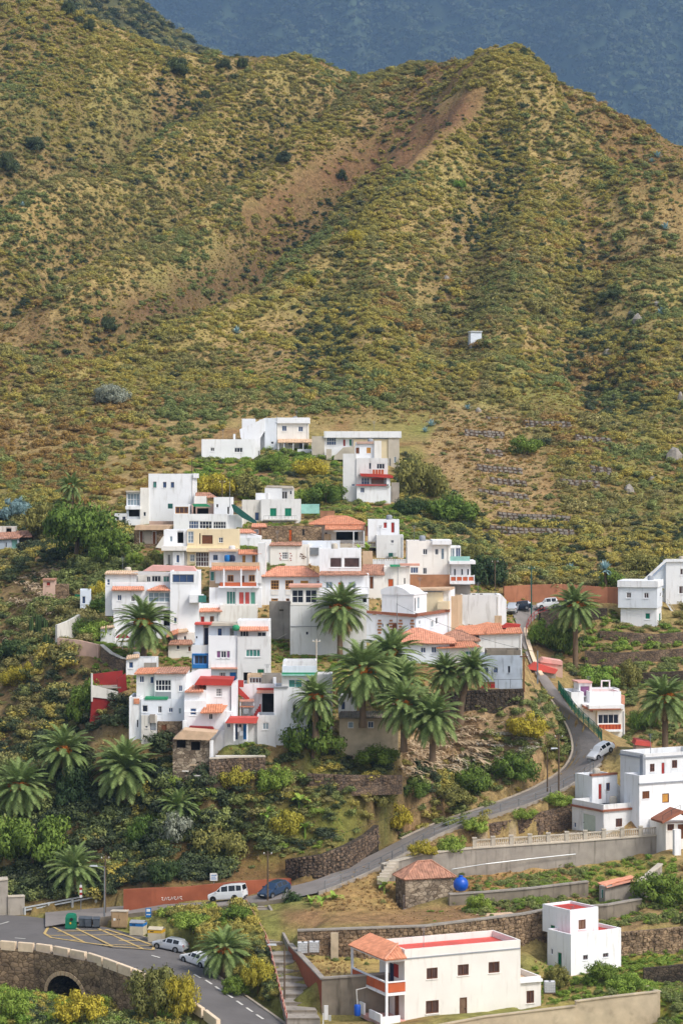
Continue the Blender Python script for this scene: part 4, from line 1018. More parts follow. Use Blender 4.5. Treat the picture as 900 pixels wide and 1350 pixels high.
h.poly('stair_wall', 'white', [(276, 985), (292, 963), (296, 963), (296, 995), (276, 1000)], v=-1.8, d=.4)
h.done()
# red awning courtyard house
h = Hs('low white house with a coral red sheet roof over its door beside a small lawn', 296, 977, 284, 0)
v = h.vol(296, 345, 952, 978, d=4, drop=3, par=0); v.w(299.5, 304, 953.5, 959.3, k='glass_blue'); v.d(309.5, 314, 954, 975, k='glass_blue'); v.d(320, 326, 954, 975, k='blue_paint'); v.w(315, 318.5, 954.5, 960, nx=1)
h.poly('roof', 'red_deck', [(297, 953.4), (302, 946.5), (340.5, 946.5), (338, 953.8)], v=-1.6, d=2.5)
v = h.vol(339, 364, 943, 978, v=-.3, d=4, drop=3, ctl=False); v.w(346, 354.5, 952.5, 962, k='glass_pale', nx=2)
h.posts('white', [(309, 953, 977), (326, 953, 977)], v=-1.4, r=.1)
h.box('lawn_edge', 'white_warm', 284, 346, 996, 998.6, v=-3.6, d=.35)
for x, y in ((313, 964), (316, 969)): h.box('washing_machine', 'white', x, x + 4.5, y - 5, y + 1, v=-.8, d=.5)
h.done()
# red stair house
h = Hs('white terraced house with bright red stairs in front of the tall block', 312, 943, 292, 0)
v = h.vol(319, 364, 901.5, 944, d=5, drop=3)
v.open(345.5, 361, 914.5, 942, deep=1.4)
h.poly('awning', 'pink_trim', [(338, 914), (339.5, 909.8), (361.5, 910), (361.5, 914)], v=-.9, d=.9); h.box('red_band', 'red_paint', 338.5, 362, 907, 909.8, v=-.9, d=.3)
v2 = h.vol(345.3, 361.5, 914.5, 943, v=1.7, d=2, par=0); v2.w(346.5, 352.3, 921, 931.5, k='glass', nx=2); v2.w(359, 361, 921, 927, k='glass_blue', nx=1)
mb = MB()
h.poly('stair', 'red_paint', [(310, 908), (312.5, 904), (325, 917), (329, 921), (327, 924), (310, 912)], v=-.9, d=.7)
for i in range(6): h.box('step', 'red_paint', 333 + i * 1.8, 344, 943.5 - i * 3, 946.5 - i * 3, v=-1.6 + i * .22, d=.25)
h.box('stair_landing', 'red_paint', 314, 321, 897, 906, v=-.9, d=.6)
v = h.vol(326, 346, 889.5, 902, v=1.8, d=3, mat='tan_wall'); v.w(328.5, 345, 893, 901, k='glass_brown', f='frame_white', nx=4)
v = h.vol(346, 371, 889.5, 902, v=1.6, d=3, mat='concrete'); h.box('water_tank', 'white', 360, 364, 893, 901, v=1.0, d=.5)
h.box('shelf', 'pink_trim', 316, 335, 922, 925, v=-1, d=.8); h.box('shelf', 'terracotta', 316, 335, 931, 932.5, v=-1, d=.8)
h.box('air_unit', 'metal_pale', 321, 328, 934, 941, v=-.9, d=.5)
h.posts('white', [(317, 923, 945), (334.5, 923, 945)], v=-.9, r=.06)
h.done()
# green trimmed tall house
h = Hs('tall white house with pale green stepped parapet left of the small palm', 361, 980, 284, 0)
v = h.vol(361, 405, 906, 981, d=6, drop=3); v.w(385.5, 391.5, 928.5, 939, k='glass', nx=1)
v = h.vol(371.5, 418, 888, 908, v=.8, d=5); v.w(380, 398.5, 895.5, 913.5, k='glass_green', nx=2); v.w(403, 415, 896, 906, k='glass', nx=2)
h.box('parapet', 'white_blue', 372, 417.5, 878, 886.5, v=.5, d=.3); h.box('ledge', 'awning_green', 371.5, 418, 886.8, 888.8, v=.3, d=.6); h.box('ledge', 'slab_blue', 371.5, 418, 888.9, 891, v=.2, d=.6)
v = h.vol(374, 417, 871.5, 879, v=2.5, d=4); h.poly('wall', 'white', [(371.5, 888), (373, 872), (376, 871), (376, 888)], v=.6, d=4)
v = h.vol(405, 438, 889, 930, v=2, d=4, drop=3, ctl=False)
h.box('ledge', 'grey_trim', 361, 380, 905, 906.4, v=-.2, d=.4)
h.done()
# stone block house under the palms
h = Hs('low unpainted tan block house with a grey tiled roof under the big palm cluster', 447, 987, 286, 0)
v = h.vol(447, 524.5, 945, 988, d=5, mat='block_tan', drop=3, par=0); v.w(458.5, 466, 951.5, 960, k='glass_pale', nx=1); v.w(484.5, 492.5, 951, 960, k='glass_blue', nx=2); v.w(512, 519, 951, 957, k='shutter_tan', f='block_tan', nx=1)
h.tiles([[(446, 946.5, -.5), (526, 946.5, -.5), (524, 938, 3.6), (448, 938, 3.6)]], 'concrete_dark')
v = h.vol(446, 470, 917, 945, v=4, d=3, mat='white', ctl=False); v.w(449.5, 455, 925, 936, k='glass_blue', nx=1)
h.done()
# ruin shed
h = Hs('tumbledown stone shed with broken tan sheet roof below the lower left houses', 228, 1022, 281, 0)
v = h.vol(228, 276, 975, 1024, d=4, mat='stone_plaster', drop=3, par=0); v.open(233, 245, 976, 986); v.open(252, 264, 978, 989)
h.poly('roof', 'tan_roof', [(228, 974.5), (241, 962.5), (286, 966), (276, 976)], v=-.7, d=3.5)
h.posts('white', [(279, 976, 1012)], v=-.4, r=.2);
for i, (x, y) in enumerate(((232, 1012), (240, 1016), (250, 1008), (262, 1014), (256, 1022))): h.box('timber', ('wood_pole', 'white_old', 'tan_wall')[i % 3], x, x + 9, y, y + 1.4, v=-.9 - .2 * i, d=.2)
h.done()
# left small tower and ruins
h = Hs('narrow white tower house with one dark window standing alone left of the village', 106, 810, 338, 6)
v = h.vol(106, 120.5, 778, 811, d=5, drop=3, mat='white_blue'); v.w(108.5, 113, 786, 796, k='glass_blue', nx=1)
h.done()
h = Hs('ruined pinkish stone hut with one red shutter on the left slope', 57, 797, 346, 4, name='ruined_hut', cat='hut')
v = h.vol(57, 73, 765, 797, d=4, mat='pink_wall', drop=3); v.w(62, 66.5, 767.5, 772, k='shutter_red', f='frame_brown', nx=1); v.open(72, 75, 789, 797)
v = h.vol(72, 90, 771, 798, v=.8, d=4, mat='stone_warm', drop=3); v.d(73.5, 76, 788, 797, k='tarp_dark')
h.box('water_tank', 'green_plastic', 99, 105.5, 784, 795, v=0, d=.9)
h.box('roof', 'terracotta_old', 56, 73.5, 763.5, 765.3, v=-.2, d=4.4)
h.done()
h = Hs('blue grey shed with a rusty tiled roof at the left edge of the picture', 0, 728, 385, 3, name='shed', cat='shed')
v = h.vol(-14, 24, 709, 728, d=5, mat='weathered', drop=3, par=0); v.d(7.5, 9.5, 715, 721, k='tarp_dark'); v.open(16, 23, 712, 727, k='slab_blue', deep=.4)
h.tiles([[(-16, 711.5, -.4), (25, 709.5, -.4), (38, 701, 5), (-10, 702, 5)]], 'terracotta_old')
v = h.vol(-14, 21, 694, 706, v=5, d=3, mat='white_old'); v.open(8.5, 15.5, 695.5, 705)
v = h.vol(24, 42, 706, 718, v=3, d=3, mat='inside', drop=2, ctl=False)
h.tiles([[(15, 708.5, 2.5), (43, 707.5, 2.5), (40, 700, 6), (18, 700, 6)]], 'terracotta_old')
h.done()
# red walled terrace
h = Hs('terrace enclosure with deep red inner walls and a peeling white band on the left slope', 121, 952, 296, 12, name='terrace', cat='terrace', g=None)
h.poly('retaining_wall', 'red_old', [(122, 918), (155, 922), (148, 938), (136, 956), (118, 962)], v=0, d=1)
h.poly('front_wall', 'white_old', [(121, 903), (156, 912), (156, 923), (121, 919)], v=-.15, d=.4)
h.poly('back_wall', 'red_old', [(121.5, 889), (162, 884), (162, 910), (121.5, 906)], v=3.5, d=.4)
h.poly('side_wall', 'red_old', [(155, 895), (166, 888), (168, 910), (156, 914)], v=.4, d=.5)
h.box('post', 'white_old', 120.5, 122.7, 888, 925, v=-.2, d=.5)
h.box('floor', 'concrete', 122, 160, 906, 908, v=.4, d=3)
CTRL.append(P(121, 962, 295.5)); CTRL.append(P(155, 930, 296)); CTRL.append(P(140, 895, 303))
h.done()
# upper right house
h = Hs('pale two storey house with overhanging upper floor on the right edge above stone terraces', 865, 826, 354, -14)
v = h.vol(817.5, 865, 801.5, 826, d=6, drop=3); v.w(849.5, 856.5, 808, 816.5, k='shutter_green', f='frame_white', nx=1); v.d(868, 870.5, 808, 823, k='shutter_green', side='R')
v = h.vol(814, 865.5, 766, 801.8, v=-.5, d=6.6); v.w(825, 831.5, 781, 788.5, k='glass_brown', nx=2); v.w(848, 854.5, 781.3, 788.8, k='glass_brown', nx=2); v.w(869, 871, 781, 787, k='glass', side='R', nx=1)
h.box('cornice', 'white', 813, 866.5, 766, 774.5, v=-.75, d=7.1)
h.done()
h = Hs('white house with a sloping gable roofline cut off by the right edge of the picture', 877, 796, 366, -4)
v = h.vol(877, 925, 740, 797, d=7, drop=3); v.w(895.5, 903, 749.5, 758, k='glass_brown', nx=2); v.w(894, 903, 772.5, 783, k='glass_brown', nx=2)
h.poly('gable_wall', 'white', [(849, 768), (877, 741), (925, 740), (925, 737), (877, 737), (845, 766)], v=-.3, d=.5)
h.poly('wall', 'white_blue', [(852, 768), (878, 744), (878, 796), (852, 796)], v=.5, d=4)
h.poly('stair', 'frame_white', [(877, 795), (879, 795), (893, 814), (891, 816)], v=-2.5, d=.9)
h.rail('railing', 'metal_pale', [(879, 797, -2.6), (892, 816, -1.8)], h=.8, every=1, r=.03)
h.done()
# low red roofed shed beside the lane
h = Hs('low pink shed with a coral red roof below the lane on the right', 712, 893, 334, 0, name='shed', cat='shed', g=None)
v = h.vol(712, 741, 872, 893, d=4, mat='pink_wall', drop=2, par=0); h.poly('roof', 'pink_deck', [(711, 873), (716, 868), (741, 872), (741, 877)], v=-.2, d=4)
h.poly('roof', 'red_deck', [(694, 882), (706, 874), (735, 883), (731, 888.5)], v=-1.6, d=3)
v = h.vol(697, 732, 886, 893, v=-1.2, d=2.5, mat='concrete', drop=2, par=0, ctl=False)
h.done()
h = Hs('half hidden shed with a coral red roof behind the white modern roadside house', 836, 982, 292, 0, name='shed', cat='shed', g=None)
v = h.vol(838, 858, 981, 992, d=3, mat='pink_wall', drop=3, par=0); h.poly('roof', 'red_deck', [(836, 982), (838, 975.5), (858, 979), (858, 984.5)], v=-.3, d=3)
h.done()
# roadside modern house
h = Hs('white modern house beside the upper road with a long dark window over an orange balcony', 787, 974, 317, 8)
v = h.vol(787, 823, 935, 976, d=7, drop=2)
v.w(787.5, 815, 941.5, 954.3, k='glass', nx=4)
h.box('roof', 'white', 776, 822.5, 930, 935.5, v=-.5, d=6); h.box('ledge', 'brown_trim', 776, 818, 934.5, 936.5, v=-.55, d=.3)
h.box('balcony_panel', 'orange_paint', 789, 818, 955.3, 962, v=-.75, d=.12)
for i in range(7): h.box('balcony_bar', 'shutter_red', 790 + i * 4.3, 790.8 + i * 4.3, 955.3, 962, v=-.82, d=.06)
h.box('balcony_slab', 'white', 786, 820, 962, 965, v=-.9, d=.9)
v.open(788.5, 796, 966.5, 975, deep=1);
v = h.vol(768, 787.5, 928, 961, v=.8, d=6, drop=3); v.w(769.5, 776.8, 945, 955, k='glass', nx=2, ny=2); v.d(784.5, 787, 940, 958, k='door_grey')
h.poly('ledge', 'brown_trim', [(768, 929.5), (781, 936.5), (781, 939), (768, 932.5)], v=.2, d=.6)
v = h.vol(752.5, 769, 912.5, 958, v=1.6, d=6, drop=3); v.w(753, 754.8, 924, 950, k='glass', nx=1)
v = h.vol(777, 818, 912, 932, v=3, d=6, deck='red_deck', par=.4); v = h.vol(779, 816, 908.5, 914, v=7, d=3)
v = h.vol(762.5, 779.5, 900, 919, v=5, d=3, mat='white', par=0); v.w(763.8, 777, 904, 918, k='purple', f='frame_white', nx=1)
h.box('roof', 'pink_deck', 761.5, 780.5, 898.8, 900.6, v=4.7, d=3.6)
for x in (792.5, 803): h.posts('white', [(x, 897.5, 911)], v=7, r=.09)
h.box('beam', 'white', 791.8, 803.8, 896.8, 898.4, v=7, d=.18)
h.poly('side_wall', 'orange_paint', [(753, 945), (768, 957), (768, 962), (750, 950)], v=.4, d=.3)
for i in range(7): h.box('step', 'red_paint', 745.5, 752.5, 945 - i * 4, 948.6 - i * 4, v=1.2 + i * .3, d=.4)
h.box('side_wall', 'terracotta', 818.5, 823, 917, 929, v=4, d=3)
h.poly('garden_wall', 'white', [(796, 967), (801, 966), (808, 974), (812, 988), (812, 1000), (806, 1000), (802, 984)], v=-2.2, d=.4)
v = h.vol(808, 825, 978, 1000, v=-3, d=4, drop=3, ctl=False, deck='deck_blue', par=.5); v.w(811, 813.5, 986, 990, k='shutter_brown', nx=1)
h.box('garden_gate', 'metal_pale', 788.5, 796, 969, 980, v=-1.6, d=.06)
h.done()
# corner white houses with blue decks
h = Hs('large white corner house with blue grey roof deck and grey pilasters, right edge', 848, 1092, 277, 28)
v = h.vol(848, 930, 994, 1064, v=0, d=9, deck='deck_blue', par=.7, dl=817, drop=0, ctl=False)
v.w(856, 862.2, 1007, 1017.5, k='glass_brown', f='frame_brown', nx=2, ny=2); v.d(871, 876, 1005, 1024, k='shutter_red'); v.w(885, 892, 1002, 1012.5, k='glass_brown', f='frame_brown', nx=2)
h.box('pilaster', 'grey_trim', 846.6, 850.2, 996, 1032, v=-.12, d=.6); h.box('ledge', 'grey_trim', 848, 930, 998.6, 1000.6, v=-.15, d=.15)
mb = MB(); mb.box(-.15, 0, 0, v.v1, h.uv(848, 1000.6)[1], h.uv(848, 998.6)[1]); mb.build('ledge', 'grey_trim', h.root)
v = h.vol(842, 930, 1022.5, 1094, v=-1.8, d=3, deck='deck_blue', par=.5, drop=4)
v.w(846, 855.5, 1043, 1053, k='shutter_brown', f='frame_brown', nx=3); v.w(872, 881.3, 1046, 1058.3, k='shutter_ochre', f='frame_brown', nx=1); v.w(866, 871.7, 1072, 1076.8, k='glass', nx=2)
h.box('ledge', 'grey_trim', 842, 930, 1033, 1035, v=-1.95, d=.2)
h.done()
h = Hs('small white roof room with a red door above the garage house', 780, 1058, 280, 30)
v = h.vol(780, 813, 1023, 1060, d=5, deck='deck_blue', par=.5, dl=757.5); v.d(788, 793.3, 1033, 1053.5, k='shutter_red'); v.w(798.3, 803.3, 1032, 1042.5, k='glass_blue', f='frame_brown')
h.box('ledge', 'brown_trim', 779, 813.5, 1021, 1023.6, v=-.15, d=.4)
h.poly('stair_wall', 'white', [(812, 1032), (832, 1052), (832, 1060), (812, 1060)], v=2, d=.4)
h.done()
h = Hs('white garage house with a pale green garage door and brown roof ledge beside the balustrade', 795, 1101, 274, 30)
v = h.vol(795, 861, 1061, 1102, d=7, drop=3, deck='deck_grey', par=.8, dl=753.5)
v.w(811, 819.5, 1079, 1090, k='glass_brown', f='frame_brown'); v.w(834, 842.5, 1077, 1087.5, k='glass_brown', f='frame_brown')
v.d(767, 784.5, 1073, 1097.5, k='door_pale', side='L'); v.w(755.5, 758.5, 1084, 1091, k='glass_blue', side='L', nx=1)
h.box('ledge', 'brown_trim', 794, 862, 1068, 1070.6, v=-.22, d=.22)
mb = MB(); mb.box(-.22, 0, -.22, v.v1, h.uv(795, 1070.6)[1], h.uv(795, 1068)[1]); mb.build('ledge', 'brown_trim', h.root)
h.poly('side_stair_wall', 'white', [(861, 1071), (876, 1085), (876, 1100), (861, 1100)], v=.6, d=.4)
h.done()
h = Hs('porch house with brown gable at the right edge below the corner house', 874, 1118, 271, 18)
v = h.vol(877, 930, 1086, 1118, d=5, drop=2, mat='white_warm', par=0); v.w(879, 888, 1086.5, 1095, k='glass_brown', f='frame_brown', nx=3); v.d(892, 902, 1085, 1106, k='shutter_brown')
h.poly('gable', 'brown_trim', [(872, 1083), (898, 1068), (925, 1080), (925, 1084), (898, 1072.5), (873, 1086)], v=-1.2, d=3)
h.rail('railing', 'metal_dark', [(873, 1081, -1.1), (896, 1068, -1.1)], h=.55, every=1.2, r=.025)
v = h.vol(888.5, 897, 1094, 1122, v=-2.4, d=.5, drop=2, ctl=False)
h.done()
# stone hut
h = Hs('square plastered stone hut with a terracotta hip roof next to the blue water tank', 534, 1204, 259, 18, name='stone_hut', cat='hut', g=None)
v = h.vol(534, 597.5, 1160, 1204, d=6, mat='stone_plaster', drop=2, par=0, dl=521); v.d(531, 533.5, 1180, 1200, k='shutter_brown', side='L')
h.hip(v, 1.6, over=.25, ridge=.25, mat='terracotta_old')
h.box('plinth', 'concrete', 534, 574, 1199, 1206, v=-.9, d=.6)
h.done()
# near big house
h = Hs('large white foreground house with red roof deck and an orange tiled corner balcony', 533, 1345, 224, 24)
v = h.vol(533, 685.5, 1252, 1345, d=8, mat='white_near', drop=2.5, deck='red_deck', par=.6, dl=500)
for x, y in ((562, 1276), (603, 1271.5), (643.5, 1268)): v.w(x, x + 14.5, y, y + 14.5, k='glass_brown', f='frame_brown', nx=2)
v.w(561, 578, 1319, 1336, k='glass_brown', f='frame_brown', nx=2); v.d(605.5, 615.3, 1315, 1344, k='shutter_tan', f='frame_brown')
h.poly('ledge', 'grey_trim', [(533, 1263.6), (685.5, 1249.5), (685.5, 1251), (533, 1265)], v=-.08, d=.08)
v2 = h.vol(685.5, 712.5, 1289, 1345, mat='white_near', v=.8, d=5, drop=2.5, deck='tan_roof', par=.5); v2.w(693.5, 703.5, 1306, 1322.5, k='glass_brown', f='frame_brown')
h.poly('ledge', 'white', [(685, 1293), (715, 1290.5), (715, 1294), (685, 1296.5)], v=.5, d=.3)
# corner balcony on the left: slab, corner posts, orange parapet panels, hipped tile roof
u = lambda x, y, d=0.: h.pt(x, y, d)
zf = h.uv(533, 1307)[1]; zt = h.uv(533, 1262)[1]; W_ = 2.0; L0, L1 = -.25, 7.6
def bx(name, mat, *a):
 m = MB(); m.box(*a); return m.build(name, mat, h.root)
bx('balcony_slab', 'white', -W_, -.003, L0, L1, zf - .25, zf)
bx('eave_beam', 'white', -W_, -.003, L0, L0 + .2, zt - .3, zt); bx('eave_beam', 'white', -W_, -W_ + .2, L0 + .2, L1, zt - .3, zt)
for (a, b) in ((-W_, L0), (-W_, L1 - .2)): bx('post', 'white', a, a + .2, b, b + .2, -2.5, zf - .25); bx('post', 'white', a, a + .2, b, b + .2, zf, zt - .3)
bx('balcony_panel', 'orange_paint', -W_ + .22, -.02, L0 + .05, L0 + .15, zf + .05, zf + .95)
for i in range(3):
 a = L0 + .25 + i * 2.5; bx('balcony_panel', 'orange_paint', -W_ + .05, -W_ + .15, a, a + 2.35, zf + .05, zf + .95)
bx('balcony_rail', 'white', -W_ - .03, -W_ + .2, L0 + .2, L1, zf + .95, zf + 1.05); bx('balcony_rail', 'white', -W_ - .03, 0, L0 - .03, L0 + .2, zf + .95, zf + 1.05)
mb = MB(); zr = zt + .95
tile_panel(mb, (-W_ - .3, L1, zt), (-W_ - .3, L0 - .3, zt), (0, L0 + 1.7, zr), (0, L1, zr)); tile_panel(mb, (-W_ - .3, L0 - .3, zt), (.0, L0 - .3, zt), (0, L0 + 1.7, zr), (0, L0 + 1.7, zr))
mb.build('roof_tiles', 'terracotta_orange', h.root, kind='stuff')
mb = MB(); mb.tube((-W_ - .3, L0 - .3, zt + .08), (0, L0 + 1.7, zr + .08), .1, n=5); mb.build('ridge_tiles', 'terracotta', h.root)
bx('door', 'shutter_red', -.06, -.003, 1.3, 2.2, zf + 1.0, zf + 2.2); bx('door', 'tarp_dark', -.05, -.003, 2.3, 3.1, zf, zf + 2.1)
bx('door', 'shutter_brown', -.05, -.003, 1.2, 2.0, .1, 2.1); bx('window', 'frame_brown', -.06, -.003, 4.2, 5.3, 1.2, 2.4)
bx('porch_floor', 'pink_deck', -W_ - .6, -.003, L0, L1, -.3, .05)
bx('porch_wall', 'white', -W_ - .6, -W_ - .4, L0 - .1, 2.2, -.3, .8); bx('porch_wall', 'white', -W_ - .6, -W_ - .4, 3.4, L1, -.3, 1.1); bx('porch_wall', 'white', -W_ - .4, -.6, L0 - .1, L0 + .1, -.3, .55)
h.done()
# small near house
h = Hs('small white foreground cube house with two stepped red roof decks and green door', 752, 1287, 240, 34)
v = h.vol(752, 818, 1232, 1287, d=6.6, drop=2.5, deck='red_paint', par=.35, dl=721)
v.w(768, 774.5, 1259, 1265.5, k='glass_brown', f='frame_grey'); v.w(794, 801.5, 1256.5, 1262, k='glass_brown', f='frame_grey')
v.d(733.5, 740, 1255, 1277, k='door_green', side='L'); v.w(725.5, 728, 1251, 1258, k='glass', side='L', nx=1)
V4 = h.vol(751, 788, 1200, 1236, v=1.6, d=5, deck='red_paint', par=.25, dl=714.5)
V4.w(762, 771.5, 1212.5, 1225, k='shutter_tan', f='frame_brown'); V4.w(724, 731, 1219, 1225, k='door_green', side='L', nx=1)
h.box('plinth', 'block_tan', 751.5, 775, 1287, 1299, v=-.15, d=.6)
h.done()
# sheds on the terraces
h = Hs('grey plastered tool shed with a pale tiled roof on the right hand terrace', 797, 1195, 258, 30, name='shed', cat='shed', g=None)
v = h.vol(797, 842, 1169, 1196, d=4, mat='concrete', drop=2, par=0, dl=789)
h.tiles([[(787, 1164.5, 3), (799, 1170, -.4), (843, 1158.5, -.4), (832, 1156, 3)]], 'terracotta')
v.d(791, 794.5, 1172, 1184, k='glass_green', side='L')
h.done()
h = Hs('low flat roofed concrete hut half sunk behind the large foreground house', 658, 1232, 246, 20, name='hut', cat='hut', g=None)
v = h.vol(660, 698, 1218, 1232, d=4, mat='concrete', drop=2, par=0); v.w(680, 687, 1223, 1228, k='inside', nx=1); h.box('roof', 'tan_roof', 652, 699, 1216, 1218.4, v=-.4, d=5)
h.done()
# ---------------------------------------------------------------- retaining walls (they also step the ground)
W1 = [(505, 1141, 1158, 264), (560, 1126, 1158, 266), (625, 1119, 1158, 268), (760, 1110, 1146, 271), (890, 1100, 1128, 274)]
wall('retaining_wall', 'long stained grey retaining wall below the pale balustrade on the right', W1, 'concrete', .6, 'concrete_pale')
wall('retaining_wall', 'sloping rough stone wall behind the courtyard left of the garage house', [(628, 1090, 1113, 278), (700, 1075, 1106, 279.5), (754, 1060, 1098, 281)], 'stone', .5, stones='stone', stone_size=(.7, .45))
wall('terrace_wall', 'low grey terrace wall right of the stone hut above the tilled strip', [(592, 1180, 1195, 256), (640, 1177, 1194, 257), (700, 1172, 1190, 258), (775, 1163, 1184, 260)], 'concrete_dark', .4, 'concrete')
wall('terrace_wall', 'long stone terrace wall behind the large foreground house', [(392, 1228, 1262, 241), (476, 1225, 1268, 241), (560, 1222, 1268, 242), (690, 1206, 1250, 246), (722, 1200, 1246, 247)], 'stone_warm', .5, 'concrete', stones='stone_warm', stone_size=(.6, .4))
wall('pilaster', 'pale plaster pilaster standing against the terrace wall beside the water tanks', [(436, 1230, 1262, 240.4), (446, 1230, 1262, 240.4)], 'block_tan', .3, step=False)
wall('retaining_wall', 'stained plaster wall below the dry garden left of the foreground house', [(424, 1291, 1345, 227), (480, 1287, 1345, 227), (520, 1284, 1340, 227)], 'concrete_dark', .4, 'concrete')
wall('garden_wall', 'tan block wall with square vent holes along the bottom right corner', [(560, 1356, 1385, 219), (640, 1341, 1385, 220.5), (758, 1327, 1370, 223)], 'block_tan', .25, 'block_tan', cap_h=.1)
wall('garden_wall', 'taller tan block wall enclosing the yard at the bottom right', [(758, 1321, 1370, 223.2), (812, 1314, 1362, 224), (866, 1308, 1358, 225)], 'block_tan', .25, 'block_tan', cap_h=.1)
wall('garden_wall', 'short tan block wall turning back up the yard at the bottom right', [(866, 1308, 1350, 225.3), (838, 1296, 1312, 233)], 'block_tan', .25, 'block_tan', cap_h=.1, step=False)
wall('retaining_wall', 'rough stone wall right of the small white cube house', [(816, 1230, 1265, 245), (860, 1226, 1262, 245.5), (915, 1221, 1258, 246)], 'stone_warm', .5, stones='stone_warm', stone_size=(.55, .38))
wall('terrace_wall', 'ivy darkened terrace wall low at the right edge', [(848, 1277, 1300, 238.5), (880, 1274, 1302, 238.5), (915, 1270, 1300, 238.5)], 'stone_dark', .5)
wall('terrace_wall', 'stepped grey wall under the grey tool shed', [(772, 1196, 1212, 252), (800, 1194, 1216, 252), (845, 1186, 1205, 254)], 'concrete_dark', .4, 'concrete')
wall('terrace_wall', 'sloping grey wall climbing right from the grey tool shed', [(842, 1165, 1182, 258), (872, 1140, 1160, 262)], 'concrete', .4, 'concrete_pale', step=False)
wall('dry_stone_wall', 'curved dry stone wall hugging the inside of the climbing road', [(376, 1133, 1148, 272), (398, 1130, 1157, 270), (424, 1127, 1158, 269.5), (460, 1114, 1144, 271), (484, 1101, 1124, 277), (499, 1088, 1110, 279)], 'stone_dark', .7, stones='stone', stone_size=(.5, .32))
OW = [(163, 1173, 1193, 266), (200, 1171, 1192.5, 266), (240, 1170, 1190.5, 266.5), (280, 1166, 1188, 267), (320, 1162, 1184, 268), (350, 1160, 1179, 269.5), (384, 1158, 1167, 271)]
ow = wall('roadside_wall', 'rust orange retaining wall behind the white van with white graffiti', OW, 'orange_wall', .5, drop=1)
wall('stone_wall', 'dark dry stone wall under the weathered grey old house', [(560, 915, 945, 301), (612, 911, 935, 302), (650, 909, 932, 302.5), (690, 908, 924, 303)], 'stone_dark', .6, stones='stone_dark', stone_size=(.6, .4))
wall('stone_wall', 'rough stone wall holding the small lawn in the lower village', [(276, 1001, 1026, 279), (310, 999, 1022, 279.5), (350, 998, 1018, 280)], 'stone', .5, 'concrete_pale', stones='stone', stone_size=(.5, .35))
wall('stone_wall', 'low grey stone wall edging the green plot under the block house', [(405, 1020, 1030, 280), (460, 1022, 1032, 280), (530, 1022, 1030, 281)], 'stone', .4, stones='stone', stone_size=(.6, .35))
wall('stone_wall', 'curved rough wall with a white pipe under the red parasol terrace', [(133, 851, 866, 312.8), (146, 862, 882, 312), (160, 868, 892, 311), (180, 872, 892, 311)], 'stone', .5, cap='white_old')
wall('pink_wall', 'pink plaster retaining wall left of the parasol terrace', [(76, 841, 858, 316), (104, 844, 866, 315), (130, 850, 872, 314)], 'pink_wall', .4)
wall('garden_wall', 'white sloping garden wall below the narrow tower house', [(76, 824, 842, 321), (92, 818, 836, 323), (106, 810, 828, 327)], 'white_old', .35, step=False)
wall('stone_wall', 'long grey terrace wall in front of the upper right house', [(790, 832, 845, 350), (830, 834, 850, 349), (868, 836, 854, 349), (915, 832, 850, 350)], 'stone', .5)
wall('stone_wall', 'middle stone terrace wall on the right bank of the ravine', [(770, 858, 876, 344), (810, 861, 880, 343), (860, 858, 876, 343), (915, 854, 872, 344)], 'stone', .5)
wall('stone_wall', 'lowest stone terrace wall beside the tall right hand palm', [(836, 888, 904, 335), (870, 886, 902, 335), (915, 884, 900, 336)], 'stone_dark', .5)
CW = [(664, 773, 797, 364), (700, 771, 797, 365), (740, 770, 798, 365), (800, 774, 799, 364), (815, 775, 799, 363)]
wall('roadside_wall', 'dusty orange wall behind the car park at the end of the lane', CW, 'dusty_orange', .5, drop=1)
wall('stone_wall', 'dark stone buttress wall under the parked white off road car', [(712, 808, 832, 351.5), (735, 804, 822, 353), (762, 802, 818, 354), (800, 802, 816, 354)], 'stone_dark', .5, step=True)
wall('parapet_wall', 'winding cream lane parapet with an orange section above the ravine', [(690, 828, 840, 351), (694, 846, 860, 344.5), (699, 862, 876, 339), (705, 878, 891, 334.5), (712, 890, 902, 331)], 'tan_wall', .3, 'parapet', step=False)
wall('concrete_wall', 'grey concrete block enclosure at the left edge beside the guard rail', [(-20, 1163, 1206, 270), (11, 1160, 1205, 270.5)], 'concrete', 1.5, 'concrete_pale', step=False)
wall('concrete_wall', 'low concrete wall with a pale metal door at the left edge of the plaza', [(11, 1183, 1204, 270.3), (33, 1182, 1203, 271)], 'concrete', .5, 'concrete_pale', step=False)
wall('terrace_wall', 'upper retaining wall of the left weedy slope above the pine bushes', [(30, 1012, 1019, 288), (60, 1010, 1017, 289)], 'stone', .4)
